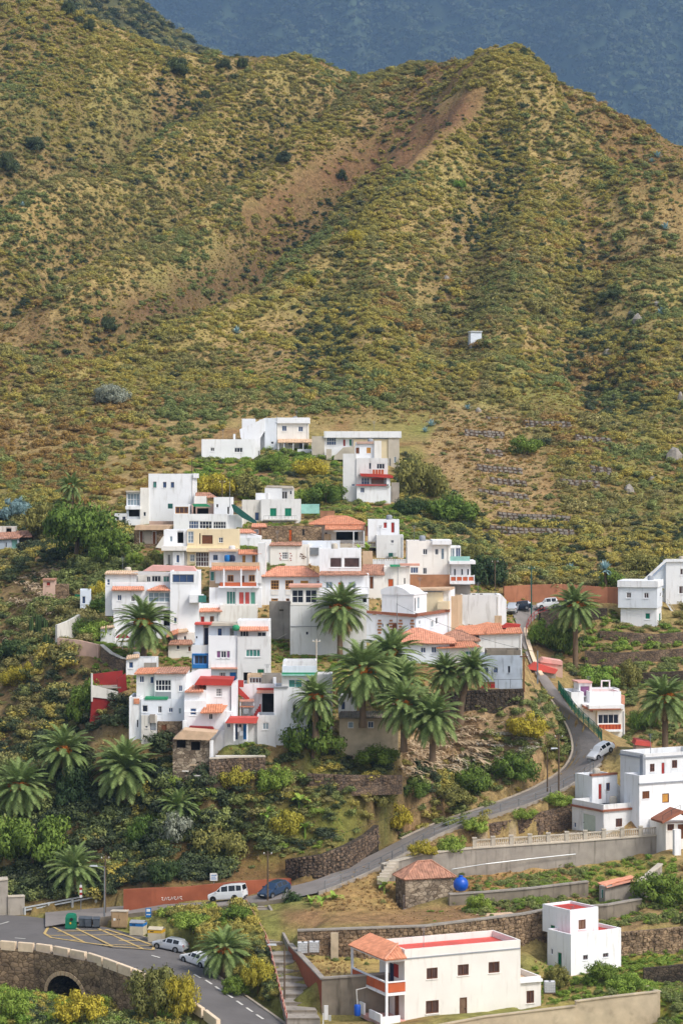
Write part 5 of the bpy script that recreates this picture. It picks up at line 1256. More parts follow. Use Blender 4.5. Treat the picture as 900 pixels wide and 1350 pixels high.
# dry stone terraces on the right hand slope: pixels of the wall heads
g = 'dry stone terraces on the right slope'
HS = 1.35
for (x0, y0, x1, y1, hh, D, lb) in [
  (640, 548, 668, 551, 5, 478, 'short uppermost dry stone terrace at the top left of the terraced slope'),
  (690, 553, 752, 556, 7, 470, 'long uppermost dry stone terrace right of the scrubby gap'),
  (612, 565, 664, 569, 8, 463, 'dry stone terrace in the second row, left half'),
  (758, 572, 806, 578, 8, 462, 'dry stone terrace in the second row, far right'),
  (640, 590, 662, 594, 6, 447, 'tiny dry stone terrace left of the big round bush'),
  (628, 611, 688, 617, 8, 437, 'dry stone terrace just below the big round bush'),
  (776, 612, 806, 617, 9, 440, 'stony terrace end with pale boulders right of the slope'),
  (645, 628, 694, 634, 7, 428, 'dry stone terrace in the fourth row on the slope'),
  (738, 630, 790, 634, 7, 430, 'dry stone terrace in the fourth row, right side'),
  (630, 643, 696, 652, 6, 420, 'slanting dry stone terrace in the fifth row on the slope'),
  (650, 657, 672, 661, 6, 414, 'short dry stone terrace in the sixth row on the slope'),
  (655, 674, 752, 680, 8, 406, 'longest grey dry stone terrace low on the slope'),
  (645, 692, 756, 698, 9, 397, 'lowest dark dry stone terrace above the car park'),
  (196, 482, 268, 492, 6, 502, 'dry field wall across the shoulder left above the village'),
  (265, 662, 320, 668, 12, 402, 'grey rubble wall behind the flat roofed houses at the top left')]:
 n = 3; pts = [(x0 + (x1 - x0) * i / n, y0 + (y1 - y0) * i / n + (1.2 if i == 1 else 0), y0 + (y1 - y0) * i / n + hh * HS, D) for i in range(n + 1)]
 wall('dry_stone_wall', lb, pts, 'stone', .6, stones='rock', stone_size=(.8, .45), group=g)
# ---------------------------------------------------------------- roads: pixel edges with depth
def zD(px, py): return (47.7 + .011 * max(0, px - 150)) * F / (py - HZ)
RN = [(-80, 1247), (0, 1249), (60, 1254), (120, 1266), (180, 1288), (225, 1312), (275, 1345), (312, 1376), (340, 1400)]
RF = [(-80, 1205), (30, 1207), (75, 1213), (140, 1222), (180, 1233), (215, 1245), (250, 1262), (285, 1287), (320, 1312), (360, 1340), (405, 1372), (440, 1400)]
ROADS = {}
ROADS['lower'] = ([(x, y, zD(x, y)) for x, y in RN], [(x, y, zD(x, y)) for x, y in RF])
def zz(px, py, z): return (px, py, z * F / (py - HZ))
ROADS['upper'] = (
 [zz(60, 1203, 47.4), zz(120, 1198, 47.2), zz(165, 1194, 46.5), zz(240, 1191.5, 45.7), zz(290, 1188, 45.1), zz(340, 1180, 44.6), zz(385, 1168, 44), zz(420, 1160, 43.5), zz(490, 1127, 42.2), zz(540, 1101, 41), zz(580, 1083, 39.8), zz(640, 1064, 38.4), zz(700, 1042, 37), zz(745, 1015, 35.4), zz(757, 990, 33.5), zz(752, 965, 31.7), zz(738, 940, 29.8), zz(722, 915, 27.8), zz(706, 890, 25.9), zz(692, 862, 23.5), zz(684, 835, 21.1), zz(678, 815, 19.3), zz(672, 803, 18.2), (668, 797, 362)],
 [zz(60, 1222, 47.5), zz(125, 1212, 47.3), zz(200, 1202.5, 46.3), zz(260, 1198.5, 45.6), zz(325, 1193, 45), zz(365, 1188, 44.5), zz(400, 1181, 44), zz(425, 1176, 43.5), zz(490, 1149, 42.2), zz(540, 1122, 41), zz(580, 1098, 39.8), zz(640, 1078, 38.4), zz(700, 1060, 37), zz(752, 1036, 35.4), zz(795, 1006, 33.5), zz(797, 984, 32.3), zz(784, 968, 31.4), zz(757, 943, 29.6), zz(736, 912, 27.5), zz(715, 884, 25.6), zz(697, 857, 23.2), zz(691, 830, 20.8), zz(708, 811, 19.1), (762, 799, 362)])
for k, (a, b) in ROADS.items(): ctrl(*[(x, y, d + (2.6 if k == 'lower' else 0)) for x, y, d in a]); ctrl(*b)
# foot of the bridge and bank below the road
ctrl(*[(x, y + 66, zD(x, y) + .35) for x, y in RN[:5]]); ctrl(*[(x, y + 66, zD(x, y) - 4.0) for x, y in RN[:5]]); ctrl((30, 1322, 248.5), (90, 1328, 246.6)); ctrl(*[(x, y + 24, zD(x, y) + .2) for x, y in RN[5:]])
ctrl((-80, 1345, 224), (0, 1345, 224), (100, 1350, 223), (200, 1360, 221), (0, 1400, 214), (150, 1400, 213), (300, 1400, 212), (450, 1400, 212), (600, 1400, 212), (750, 1400, 212), (900, 1400, 212))
# banks, gardens, yards
ctrl((150, 1216, 259), (250, 1230, 254), (300, 1250, 247), (340, 1290, 237), (372, 1345, 224.5), (324, 1199, 259.5), (352, 1249, 246), (356, 1259, 243), (378, 1353, 224.3), (352, 1198, 259.5), (373, 1247, 246), (384, 1257, 243), (422, 1349, 224.3))
ctrl((400, 1264, 239), (440, 1276, 236), (470, 1280, 235), (480, 1200, 250), (440, 1205, 249), (400, 1205, 250), (560, 1212, 247), (640, 1205, 250), (700, 1195, 252), (520, 1200, 256), (600, 1200, 255), (440, 1180, 258), (490, 1165, 262))
ctrl((640, 1165, 262), (750, 1155, 266), (850, 1140, 268), (700, 1185, 256), (800, 1225, 247), (860, 1215, 249), (900, 1205, 251), (850, 1195, 254), (900, 1180, 258), (900, 1150, 264))
ctrl((720, 1326, 230), (800, 1314, 231), (840, 1296, 235), (880, 1320, 226), (900, 1335, 222), (700, 1260, 241), (640, 1108, 271), (720, 1108, 273), (780, 1104, 274), (860, 1098, 276), (700, 1112, 271))
ctrl((520, 1155, 266), (600, 1112, 273))
# bank between the village and the roads
ctrl((120, 1150, 277), (200, 1150, 273), (280, 1140, 274), (350, 1140, 274), (200, 1100, 281), (300, 1100, 279), (400, 1110, 277), (440, 1080, 281), (480, 1060, 284), (540, 1060, 287), (600, 1050, 293), (660, 1030, 297), (720, 1000, 307), (740, 980, 311), (700, 960, 308), (650, 950, 303), (600, 985, 293), (540, 1000, 290), (480, 1010, 285), (400, 1050, 281), (320, 1060, 280), (240, 1060, 280), (160, 1060, 284), (200, 1030, 284), (340, 1030, 280), (420, 1005, 284), (700, 925, 312), (560, 960, 298))
# ravine on the left
ctrl((0, 1190, 274), (0, 1150, 280), (0, 1100, 288), (0, 1000, 302), (0, 950, 314), (0, 900, 328), (0, 850, 342), (0, 800, 358), (0, 750, 376), (0, 700, 398), (0, 660, 424), (0, 600, 450), (0, 560, 464), (0, 535, 475), (60, 1150, 279), (60, 1060, 291), (100, 1000, 295), (100, 950, 303), (100, 900, 312), (60, 850, 328), (100, 820, 328), (60, 800, 345), (100, 760, 360), (100, 720, 378), (140, 760, 352), (150, 700, 384), (100, 650, 418), (150, 640, 420), (100, 600, 448), (200, 600, 440), (100, 560, 462), (40, 900, 322))
ctrl((120, 870, 313), (150, 950, 292), (150, 1000, 288), (170, 940, 292))
# ravine on the right
ctrl((725, 845, 352), (760, 838, 354), (800, 822, 357), (760, 872, 345), (780, 895, 338), (750, 915, 331), (830, 900, 337), (850, 930, 328), (900, 960, 318), (850, 985, 312), (900, 920, 330), (900, 870, 342), (900, 848, 349), (900, 805, 364), (835, 965, 318), (900, 1000, 308))
# slope above the village
ctrl((640, 770, 367), (620, 730, 378), (600, 690, 402), (580, 650, 424), (550, 610, 446), (560, 570, 468), (540, 545, 486), (700, 755, 377), (760, 755, 377), (820, 752, 376), (900, 730, 390), (760, 720, 386), (830, 720, 386), (850, 690, 404), (900, 680, 412), (800, 660, 424), (850, 640, 436), (900, 620, 448), (720, 600, 452), (850, 590, 462), (900, 560, 480), (700, 520, 500), (800, 520, 503), (900, 510, 508), (620, 520, 498), (600, 470, 524), (700, 450, 538), (800, 450, 540), (900, 440, 546), (540, 480, 515), (520, 420, 546), (600, 400, 560), (700, 370, 580), (800, 380, 575), (900, 380, 578), (620, 330, 595), (700, 300, 610), (800, 320, 602), (600, 270, 622), (690, 230, 640), (740, 270, 622), (460, 480, 513), (430, 430, 536), (450, 530, 484), (360, 530, 482), (300, 535, 478), (380, 480, 510), (300, 480, 508), (330, 430, 532), (240, 540, 474), (200, 520, 482), (250, 470, 510), (150, 520, 482), (280, 650, 410), (440, 640, 416), (500, 680, 392), (540, 690, 392), (420, 600, 446), (380, 620, 432), (300, 625, 428))
ctrl((40, 510, 488), (90, 480, 500), (150, 464, 506), (210, 440, 516), (270, 420, 528), (330, 398, 544), (390, 362, 564), (440, 330, 582), (490, 280, 604), (540, 238, 626), (590, 185, 645), (640, 130, 664), (660, 100, 676), (680, 73, 690))
# hollow just behind that crest, and the far side of the gully
def pz(px, py, D, dz): q = P(px, py, D); q.z += dz; CTRL.append(q)
for x, y, D in [(0, 528, 500), (90, 478, 520), (150, 460, 528), (210, 437, 540), (270, 417, 552), (330, 395, 568), (390, 359, 588), (440, 327, 606), (490, 277, 628), (540, 234, 646)]: pz(x, y, D, -9)
ctrl((0, 500, 545), (60, 470, 552), (140, 440, 560), (210, 415, 572), (270, 390, 585), (320, 370, 600), (370, 330, 622), (420, 285, 646), (470, 240, 668), (520, 200, 684), (570, 150, 690), (610, 100, 694), (590, 150, 678), (600, 120, 684))
ctrl((0, 430, 575), (0, 380, 596), (20, 326, 612), (130, 289, 640), (230, 217, 682), (330, 152, 738), (60, 380, 598), (130, 340, 620), (200, 300, 648), (200, 350, 618), (270, 280, 668), (270, 330, 636), (320, 240, 694), (330, 290, 660), (380, 180, 728), (400, 230, 696), (20, 268, 662), (130, 232, 690), (220, 172, 728), (300, 118, 762), (0, 200, 690), (80, 170, 708), (0, 120, 716), (80, 100, 730), (160, 110, 742), (0, 40, 738), (60, 30, 744), (240, 110, 756), (450, 180, 712), (480, 130, 742), (440, 140, 752), (540, 110, 736), (540, 160, 702))
CREST = [(-60, -50, 770), (0, -25, 768), (60, -5, 762), (100, 8, 762), (150, 32, 772), (200, 60, 780), (255, 86, 786), (285, 74, 792), (312, 70, 796), (350, 88, 804), (410, 109, 812), (440, 106, 802), (480, 97, 790), (520, 88, 772), (560, 80, 752), (620, 75, 724), (680, 71, 692), (715, 88, 692), (745, 108, 692), (780, 131, 694), (830, 160, 700), (900, 192, 706), (980, 230, 712)]
ctrl(*CREST)
for x, y, D in CREST: pz(x, y, D + 60, -40); pz(x, y, D + 170, -110)
# right gully and small right ridge
ctrl((700, 130, 664), (740, 190, 654), (780, 250, 640), (830, 292, 612), (900, 303, 612), (720, 115, 684), (760, 150, 684), (800, 200, 678), (850, 230, 672), (900, 250, 668), (880, 275, 655), (800, 245, 664), (840, 275, 648), (980, 320, 620))
# the land beyond the sides of the frame
for py, D in [(1400, 212), (1300, 232), (1250, 250), (1200, 268), (1100, 286), (1000, 300), (900, 322), (800, 352), (700, 395), (600, 455), (500, 520), (400, 585), (300, 645), (200, 690), (100, 720), (0, 760), (-80, 800)]:
 ctrl((-330, py - 40, D + 6), (-150, py - 15, D + 2))
for py, D in [(1400, 212), (1300, 232), (1250, 244), (1200, 253), (1100, 272), (1000, 290), (900, 308), (800, 338), (700, 402), (600, 460), (500, 516), (400, 572), (320, 618)]:
 ctrl((1040, py, D), (1240, py - 20, D + 4))
ctrl((1240, 330, 720), (1240, 380, 780), (-330, -140, 880), (1240, 500, 900))
ctrl((-330, 1460, 165), (200, 1520, 165), (600, 1520, 165), (1240, 1460, 165), (0, 1420, 190), (450, 1430, 190), (900, 1430, 190))
def inpoly(px, py, poly):
 c = np.zeros(np.shape(px), bool); n = len(poly)
 for i in range(n):
  (xa, ya), (xb, yb) = poly[i], poly[i - 1]
  cond = ((ya > py) != (yb > py)) & (px < (xb - xa) * (py - ya) / ((yb - ya) or 1e-9) + xa); c ^= cond
 return c
ZONES = [  # polygon in photo pixels, colour, strength
 ([(646, 120), (605, 124), (555, 150), (510, 205), (490, 240), (525, 238), (555, 214), (584, 186), (615, 164), (646, 142)], (120, 86, 64), .85),
 ([(628, 80), (560, 86), (520, 120), (480, 180), (520, 170), (560, 120), (610, 104)], (124, 92, 68), .6),
 ([(120, 448), (250, 397), (330, 352), (440, 262), (500, 217), (460, 214), (380, 262), (300, 318), (225, 372), (120, 428)], (108, 88, 64), .3),
 ([(480, 186), (430, 212), (380, 244), (318, 272), (322, 302), (385, 276), (440, 246), (500, 232), (512, 198)], (118, 78, 60), .8),
 ([(120, 420), (230, 395), (260, 415), (180, 452), (120, 445)], (112, 82, 62), .6),
 ([(0, 524), (150, 458), (330, 390), (440, 323), (540, 232), (515, 212), (415, 285), (300, 352), (150, 415), (0, 468)], (106, 82, 62), .75),
 ([(0, 532), (150, 467), (330, 400), (440, 333), (545, 242), (560, 262), (450, 358), (340, 428), (160, 494), (0, 562)], (164, 148, 88), .7),
 ([(0, 10), (120, 5), (110, 180), (0, 220)], (92, 76, 50), .5),
 ([(790, 135), (900, 195), (900, 280), (840, 255), (770, 200)], (124, 94, 60), .6),
 ([(590, 530), (680, 540), (720, 600), (760, 720), (640, 720), (560, 590)], (172, 142, 102), .7),
 ([(700, 520), (820, 560), (830, 680), (720, 690)], (140, 112, 72), .5),
 ([(400, 500), (560, 520), (600, 560), (420, 560)], (146, 118, 78), .35),
 ([(195, 480), (400, 490), (380, 540), (180, 510)], (136, 124, 66), .6),
 ([(0, 700), (150, 690), (190, 870), (150, 1000), (0, 1000)], (112, 92, 66), .7),
 ([(0, 1000), (520, 1000), (520, 1130), (380, 1165), (0, 1200)], (98, 82, 54), .75),
 ([(100, 1100), (390, 1095), (384, 1160), (160, 1172)], (122, 92, 60), .7),
 ([(440, 1010), (620, 1010), (560, 1080), (470, 1050)], (112, 86, 66), .8),
 ([(520, 930), (720, 920), (730, 1000), (600, 1060), (520, 1010)], (160, 136, 106), .8),
 ([(440, 1050), (520, 1050), (500, 1100), (330, 1130), (340, 1080)], (116, 126, 52), .7),
 ([(400, 985), (530, 990), (530, 1022), (400, 1020)], (88, 112, 48), .8),
 ([(276, 975), (352, 980), (350, 998), (276, 998)], (82, 116, 46), .9),
 ([(370, 1200), (720, 1190), (730, 1222), (370, 1226)], (150, 114, 84), .85),
 ([(590, 1150), (770, 1150), (775, 1165), (590, 1178)], (170, 132, 84), .8),
 ([(590, 1192), (790, 1182), (790, 1195), (590, 1210)], (150, 118, 86), .8),
 ([(770, 1135), (890, 1130), (890, 1160), (780, 1165)], (150, 142, 70), .8),
 ([(800, 1212), (900, 1200), (900, 1224), (810, 1230)], (150, 122, 88), .8),
 ([(815, 1256), (900, 1250), (900, 1275), (830, 1280)], (150, 146, 64), .85),
 ([(800, 1296), (900, 1296), (900, 1350), (868, 1350)], (132, 132, 58), .85),
 ([(700, 1290), (860, 1290), (860, 1325), (700, 1330)], (166, 146, 88), .85),
 ([(385, 1258), (520, 1258), (520, 1292), (385, 1292)], (176, 150, 96), .9),
 ([(430, 1150), (530, 1140), (530, 1205), (420, 1205)], (170, 138, 90), .8),
 ([(755, 835), (905, 820), (905, 900), (770, 900)], (150, 124, 86), .7),
 ([(690, 795), (770, 795), (760, 830), (690, 850)], (104, 104, 60), .6),
 ([(0, 1290), (420, 1300), (420, 1400), (0, 1400)], (110, 108, 56), .7)]
# ---------------------------------------------------------------- terrain heightfield from the control points
NS, NY = 480, 560
S = np.linspace(-.235, .235, NS); YY = 178 * (930 / 178) ** np.linspace(0, 1, NY)
GX = S[None, :] * YY[:, None]; GY = np.repeat(YY[:, None], NS, 1)
cp = np.array([tuple(p) for p in CTRL]); keep = []; seen = {}
for i, p in enumerate(cp):
 k = (round(p[0] / .35), round(p[1] / .35))
 if k in seen: continue
 seen[k] = 1; keep.append(i)
cp = cp[keep]
zfar = float(cp[:, 2].mean())
fr = [(-420, 150, 8), (420, 150, 8), (-420, 1100, 60), (420, 1100, 60), (0, 1100, 60), (0, 140, 8)]
cp = np.vstack([cp, np.array(fr, float)])
ov, oe, of, m1, m2, m3 = delaunay_2d_cdt([Vector((p[0], p[1])) for p in cp], [], [], 0, .01)
Z = np.full((NY, NS), np.nan)
vz = [float(np.mean([cp[j][2] for j in m1[i]])) for i in range(len(ov))]
for (a, b, c) in of:
 A, B, C = ov[a], ov[b], ov[c]
 ylo, yhi = min(A.y, B.y, C.y), max(A.y, B.y, C.y)
 r0, r1 = np.searchsorted(YY, ylo - 1e-6), np.searchsorted(YY, yhi + 1e-6)
 if r1 <= r0: continue
 xs = [A.x / max(A.y, 1), B.x / max(B.y, 1), C.x / max(C.y, 1)]
 c0, c1 = np.searchsorted(S, min(xs) - 1e-6), np.searchsorted(S, max(xs) + 1e-6)
 if c1 <= c0: continue
 X, Y = GX[r0:r1, c0:c1], GY[r0:r1, c0:c1]
 det = (B.y - C.y) * (A.x - C.x) + (C.x - B.x) * (A.y - C.y)
 if abs(det) < 1e-9: continue
 la = ((B.y - C.y) * (X - C.x) + (C.x - B.x) * (Y - C.y)) / det; lb = ((C.y - A.y) * (X - C.x) + (A.x - C.x) * (Y - C.y)) / det; lc = 1 - la - lb
 ok = (la >= -1e-6) & (lb >= -1e-6) & (lc >= -1e-6)
 z = la * vz[a] + lb * vz[b] + lc * vz[c]; sub = Z[r0:r1, c0:c1]; sub[ok] = z[ok]
Z[np.isnan(Z)] = 20.
def blur(A, n):
 for _ in range(n):
  A = (np.pad(A, ((1, 1), (0, 0)), 'edge')[:-2] + 2 * A + np.pad(A, ((1, 1), (0, 0)), 'edge')[2:]) / 4
  A = (np.pad(A, ((0, 0), (1, 1)), 'edge')[:, :-2] + 2 * A + np.pad(A, ((0, 0), (1, 1)), 'edge')[:, 2:]) / 4
 return A
PYR = HZ - (Z - CZ) * F / GY                      # photo row of each ground vertex
far_w = np.clip((GY - 455) / 40, 0, 1)
Zs = blur(Z, 7); Z = Z * (1 - far_w) + Zs * far_w
Z = Z * far_w + blur(Z, 1) * (1 - far_w)
def vnoise(x, y, seed):
 xi, yi = np.floor(x).astype(int), np.floor(y).astype(int); fx, fy = x - xi, y - yi
 fx = fx * fx * (3 - 2 * fx); fy = fy * fy * (3 - 2 * fy)
 def hsh(a, b):
  h = (a * 374761393 + b * 668265263 + seed * 1442695041) & 0xffffffff
  h = ((h ^ (h >> 13)) * 1274126177) & 0xffffffff
  return ((h ^ (h >> 16)) & 0xffff) / 65535.
 return (hsh(xi, yi) * (1 - fx) + hsh(xi + 1, yi) * fx) * (1 - fy) + (hsh(xi, yi + 1) * (1 - fx) + hsh(xi + 1, yi + 1) * fx) * fy
def fbm(x, y, sc_, seed, oct_=4):
 t = 0; a = 1; s_ = 0
 for i in range(oct_): t = t + a * vnoise(x / sc_, y / sc_, seed + i); s_ += a; a *= .5; sc_ = sc_ / 2.1
 return t / s_
hill = np.clip((GY - 470) / 60, 0, 1)
rid = 1 - np.abs(2 * fbm(GX, GY * .55, 34, 5, 3) - 1)
def _line_d(pts):
 W_ = [ground(*p) for p in pts]; d = np.full(GX.shape, 1e9)
 for a, b in zip(W_, W_[1:]):
  ex, ey = b.x - a.x, b.y - a.y; t = np.clip(((GX - a.x) * ex + (GY - a.y) * ey) / (ex * ex + ey * ey + 1e-9), 0, 1); d = np.minimum(d, np.hypot(GX - a.x - t * ex, GY - a.y - t * ey))
 return d
def ground(px, py, off=0.):
 s_ = (px - 450) / F; j = (s_ - S[0]) / (S[1] - S[0]); j0 = int(min(max(j, 0), NS - 2)); fj = min(max(j - j0, 0), 1)
 zc = Z[:, j0] * (1 - fj) + Z[:, j0 + 1] * fj; row = HZ - (zc - CZ) * F / YY; k = int(np.argmax(row <= py))
 if row[k] > py: k = NY - 1
 Y = YY[0] if k == 0 else YY[k - 1] + (row[k - 1] - py) / max(1e-6, row[k - 1] - row[k]) * (YY[k] - YY[k - 1])
 return Vector((s_ * Y, Y, ground_z(s_ * Y, Y) + off))
def ground_z(x, y):
 s_ = min(max((x / y - S[0]) / (S[1] - S[0]), 0), NS - 1.001); r = min(max(np.log(y / YY[0]) / np.log(YY[1] / YY[0]), 0), NY - 1.001); i, j = int(r), int(s_); fi, fj = r - i, s_ - j
 return float((Z[i, j] * (1 - fj) + Z[i, j + 1] * fj) * (1 - fi) + (Z[i + 1, j] * (1 - fj) + Z[i + 1, j + 1] * fj) * fi)
PYR0 = HZ - (Z - CZ) * F / GY; PXR0 = 450 + F * GX / GY
# spurs (+) and gullies (-) of the hill
SP = [([(0, 528), (150, 462), (330, 395), (440, 328), (540, 236), (640, 128), (676, 80)], 10, 12), ([(0, 333), (60, 310), (130, 288), (230, 217), (330, 152), (400, 115)], 13, 12), ([(0, 180), (80, 130), (160, 75), (250, 90)], 7, 14),
      ([(100, 420), (180, 360), (270, 300), (340, 245), (430, 190), (480, 125), (540, 90)], 8, 11), ([(690, 85), (740, 180), (790, 240), (835, 290), (900, 300)], 9, 11), ([(660, 500), (690, 400), (690, 300), (682, 150)], 4, 14), ([(500, 520), (470, 430), (500, 340), (580, 220)], 4, 12), ([(870, 600), (860, 480), (840, 380)], 4, 14)]
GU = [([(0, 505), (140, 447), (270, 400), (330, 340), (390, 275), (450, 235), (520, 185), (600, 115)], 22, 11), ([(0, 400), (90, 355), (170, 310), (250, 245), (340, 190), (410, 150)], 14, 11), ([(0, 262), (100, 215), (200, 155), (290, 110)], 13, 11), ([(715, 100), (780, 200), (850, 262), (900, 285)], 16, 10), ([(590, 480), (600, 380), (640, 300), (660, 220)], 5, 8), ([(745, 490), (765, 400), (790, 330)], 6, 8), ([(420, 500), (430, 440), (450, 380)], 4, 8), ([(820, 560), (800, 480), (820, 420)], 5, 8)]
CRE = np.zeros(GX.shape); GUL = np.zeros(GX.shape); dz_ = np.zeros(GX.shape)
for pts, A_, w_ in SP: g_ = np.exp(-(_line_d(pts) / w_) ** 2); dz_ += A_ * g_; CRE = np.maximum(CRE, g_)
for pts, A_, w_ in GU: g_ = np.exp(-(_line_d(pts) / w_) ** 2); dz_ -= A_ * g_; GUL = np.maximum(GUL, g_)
Z = Z + dz_ * np.clip((GY - 470) / 40, 0, 1) * np.clip((HZ - (Z - CZ) * F / GY - 68) / 80, 0, 1)
Z = Z + hill * ((rid - .7) * 8 + (fbm(GX, GY, 11, 9, 3) - .5) * 4.5) + (1 - hill) * (fbm(GX, GY, 5, 21, 3) - .5) * .5 * np.clip((GY - 250) / 60, .3, 1)
ER = blur((inpoly(PXR0, PYR0, ZONES[0][0]) | inpoly(PXR0, PYR0, ZONES[3][0])).astype(float), 3)
Z = Z + ER * (np.abs(2 * fbm(GX + .5 * GY, GY * .25, 7, 95, 3) - 1) - .4) * 5
# roads cut into the ground
ROADP = {}; DB = np.full(Z.shape, 1e9)
for k, (a, b) in ROADS.items():
 A = [P(*q) for q in a]; B = [P(*q) for q in b]
 def res(L, n):
  d = [0]
  for i in range(1, len(L)): d.append(d[-1] + (L[i] - L[i - 1]).length)
  t = np.linspace(0, d[-1], n); return np.array([[np.interp(x, d, [q[c] for q in L]) for c in range(3)] for x in t])
 n = 90; nn = 260
 # resample by index so that both edges stay paired
 def byidx(L, m):
  t = np.linspace(0, 1, m); s_ = np.linspace(0, 1, len(L)); return np.array([[np.interp(x, s_, [q[c] for q in L]) for c in range(3)] for x in t])
 if len(A) == len(B): ra, rb = byidx(A, n), byidx(B, n)
 else: ra, rb = res(A, n), res(B, n)
 for _ in range(2):
  for r_ in (ra, rb): r_[1:-1] = (r_[:-2] + 2 * r_[1:-1] + r_[2:]) / 4
 ROADP[k] = (ra, rb)
 for i in np.linspace(0, n - 1.001, nn):
  i0_ = int(i); fa = i - i0_; qa = ra[i0_] * (1 - fa) + ra[i0_ + 1] * fa; qb = rb[i0_] * (1 - fa) + rb[i0_ + 1] * fa
  for t in np.linspace(.1 if k == 'lower' else -.12, 1.06 if k == 'lower' else 1.12, 24 if k == 'lower' else 9):
   q = qa * (1 - t) + qb * t
   j = np.searchsorted(YY, q[1]); j0, j1 = max(0, j - 3), min(NY, j + 4); ss = np.searchsorted(S, q[0] / q[1]); s0, s1 = max(0, ss - 4), min(NS, ss + 5)
   dd = (GX[j0:j1, s0:s1] - q[0]) ** 2 + (GY[j0:j1, s0:s1] - q[1]) ** 2
   sub = Z[j0:j1, s0:s1]; db = DB[j0:j1, s0:s1]; mk_ = (dd < 1.2) & (dd < db); db[mk_] = dd[mk_]
   sub[mk_] = q[2] - .22
PYR = HZ - (Z - CZ) * F / GY
PXR = 450 + F * GX / GY
# ground colours by place (bare earth, dry grass, green plots, tilled strips, darker gully sides)
def L3(c): return np.array(lin(c)[:3])
nA = fbm(GX, GY, 26, 31, 4); nB = fbm(GX, GY, 7, 41, 3); nC = fbm(GX, GY, 60, 51, 3)
base = np.empty((NY, NS, 3)); base[:] = L3((160, 136, 92))
base += (np.clip((nA - .45) * 4, 0, 1))[..., None] * (L3((134, 132, 72)) - base)
base += (np.clip((nB - .55) * 5, 0, 1) * .7)[..., None] * (L3((140, 104, 72)) - base)
base += (GUL * hill * .5)[..., None] * (L3((104, 84, 62)) - base); base += (CRE * hill * .6)[..., None] * (L3((172, 152, 96)) - base)  # darker along the gullies, paler along the crests
for poly, c, k in ZONES:
 m_ = inpoly(PXR, PYR, poly).astype(float); m_ = blur(m_, 5)
 base += (np.clip(m_ * (0.75 + .6 * nB), 0, 1) * k)[..., None] * (L3(c) - base)
# yard and courtyard concrete
for poly, c in [([(625, 1112), (700, 1107), (760, 1095), (862, 1100), (862, 1105), (626, 1126)], (188, 168, 142))]:
 m_ = inpoly(PXR, PYR, poly).astype(float); base += m_[..., None] * (L3(c) - base)
me = bpy.data.meshes.new('hillside'); nv = NS * NY
co = np.stack([GX, GY, Z], -1).reshape(-1, 3)
idx = np.arange(nv).reshape(NY, NS); q = np.stack([idx[:-1, :-1], idx[:-1, 1:], idx[1:, 1:], idx[1:, :-1]], -1).reshape(-1, 4)
cx_, cy_ = co[q[:, 0], 0], co[q[:, 0], 1]; q = q[~((np.abs(450 + F * cx_ / cy_ - 87) < 33) & (cy_ > 244.5) & (cy_ < 256))]   # the bridge tunnel
me.vertices.add(nv); me.vertices.foreach_set('co', co.ravel()); me.loops.add(q.size); me.loops.foreach_set('vertex_index', q.ravel().astype(np.int32))
me.polygons.add(len(q)); me.polygons.foreach_set('loop_start', np.arange(0, q.size, 4, dtype=np.int32)); me.polygons.foreach_set('use_smooth', np.ones(len(q), bool))
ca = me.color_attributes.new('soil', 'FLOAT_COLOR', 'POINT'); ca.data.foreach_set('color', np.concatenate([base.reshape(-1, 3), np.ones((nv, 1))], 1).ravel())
me.update(); me.validate()
m = bpy.data.materials.new('soil'); m.use_nodes = True; M['soil'] = m; t = m.node_tree; N = t.nodes; L = t.links; b = N['Principled BSDF']
b.inputs['Roughness'].default_value = .95; b.inputs['Specular IOR Level'].default_value = .1
at = N.new('ShaderNodeAttribute'); at.attribute_name = 'soil'; g_ = N.new('ShaderNodeNewGeometry')
def nz(sc_, d=5):
 n = N.new('ShaderNodeTexNoise'); n.inputs['Scale'].default_value = sc_; n.inputs['Detail'].default_value = d; n.inputs['Roughness'].default_value = .65; L.new(g_.outputs['Position'], n.inputs['Vector']); return n
n1, n2, n4 = nz(.9), nz(.25), nz(5.)
mr = N.new('ShaderNodeMapRange'); mr.inputs['From Min'].default_value = .3; mr.inputs['From Max'].default_value = .7; mr.inputs['To Min'].default_value = .55; mr.inputs['To Max'].default_value = 1.35; ad = N.new('ShaderNodeMath'); ad.operation = 'MULTIPLY_ADD'; ad.inputs[1].default_value = .55; L.new(n4.outputs['Fac'], ad.inputs[0]); sb = N.new('ShaderNodeMath'); sb.operation = 'SUBTRACT'; sb.inputs[1].default_value = .275; L.new(n1.outputs['Fac'], sb.inputs[0]); L.new(sb.outputs[0], ad.inputs[2]); L.new(ad.outputs[0], mr.inputs['Value'])
hv = N.new('ShaderNodeHueSaturation'); L.new(at.outputs['Color'], hv.inputs['Color']); L.new(mr.outputs[0], hv.inputs['Value'])
mx = N.new('ShaderNodeMix'); mx.data_type = 'RGBA'; mx.blend_type = 'MIX'; r_ = N.new('ShaderNodeMapRange'); r_.inputs['From Min'].default_value = .5; r_.inputs['From Max'].default_value = .75; r_.inputs['To Max'].default_value = .45
L.new(n2.outputs['Fac'], r_.inputs['Value']); L.new(r_.outputs[0], mx.inputs['Factor']); L.new(hv.outputs[0], mx.inputs['A']); mx.inputs['B'].default_value = lin((118, 116, 62)); L.new(mx.outputs['Result'], b.inputs['Base Color'])
bp = N.new('ShaderNodeBump'); bp.inputs['Strength'].default_value = .8; bp.inputs['Distance'].default_value = .5; L.new(n1.outputs['Fac'], bp.inputs['Height']); L.new(bp.outputs[0], b.inputs['Normal'])
me.materials.append(m)
o = bpy.data.objects.new('ground', me); col.objects.link(o); o['kind'] = 'structure'
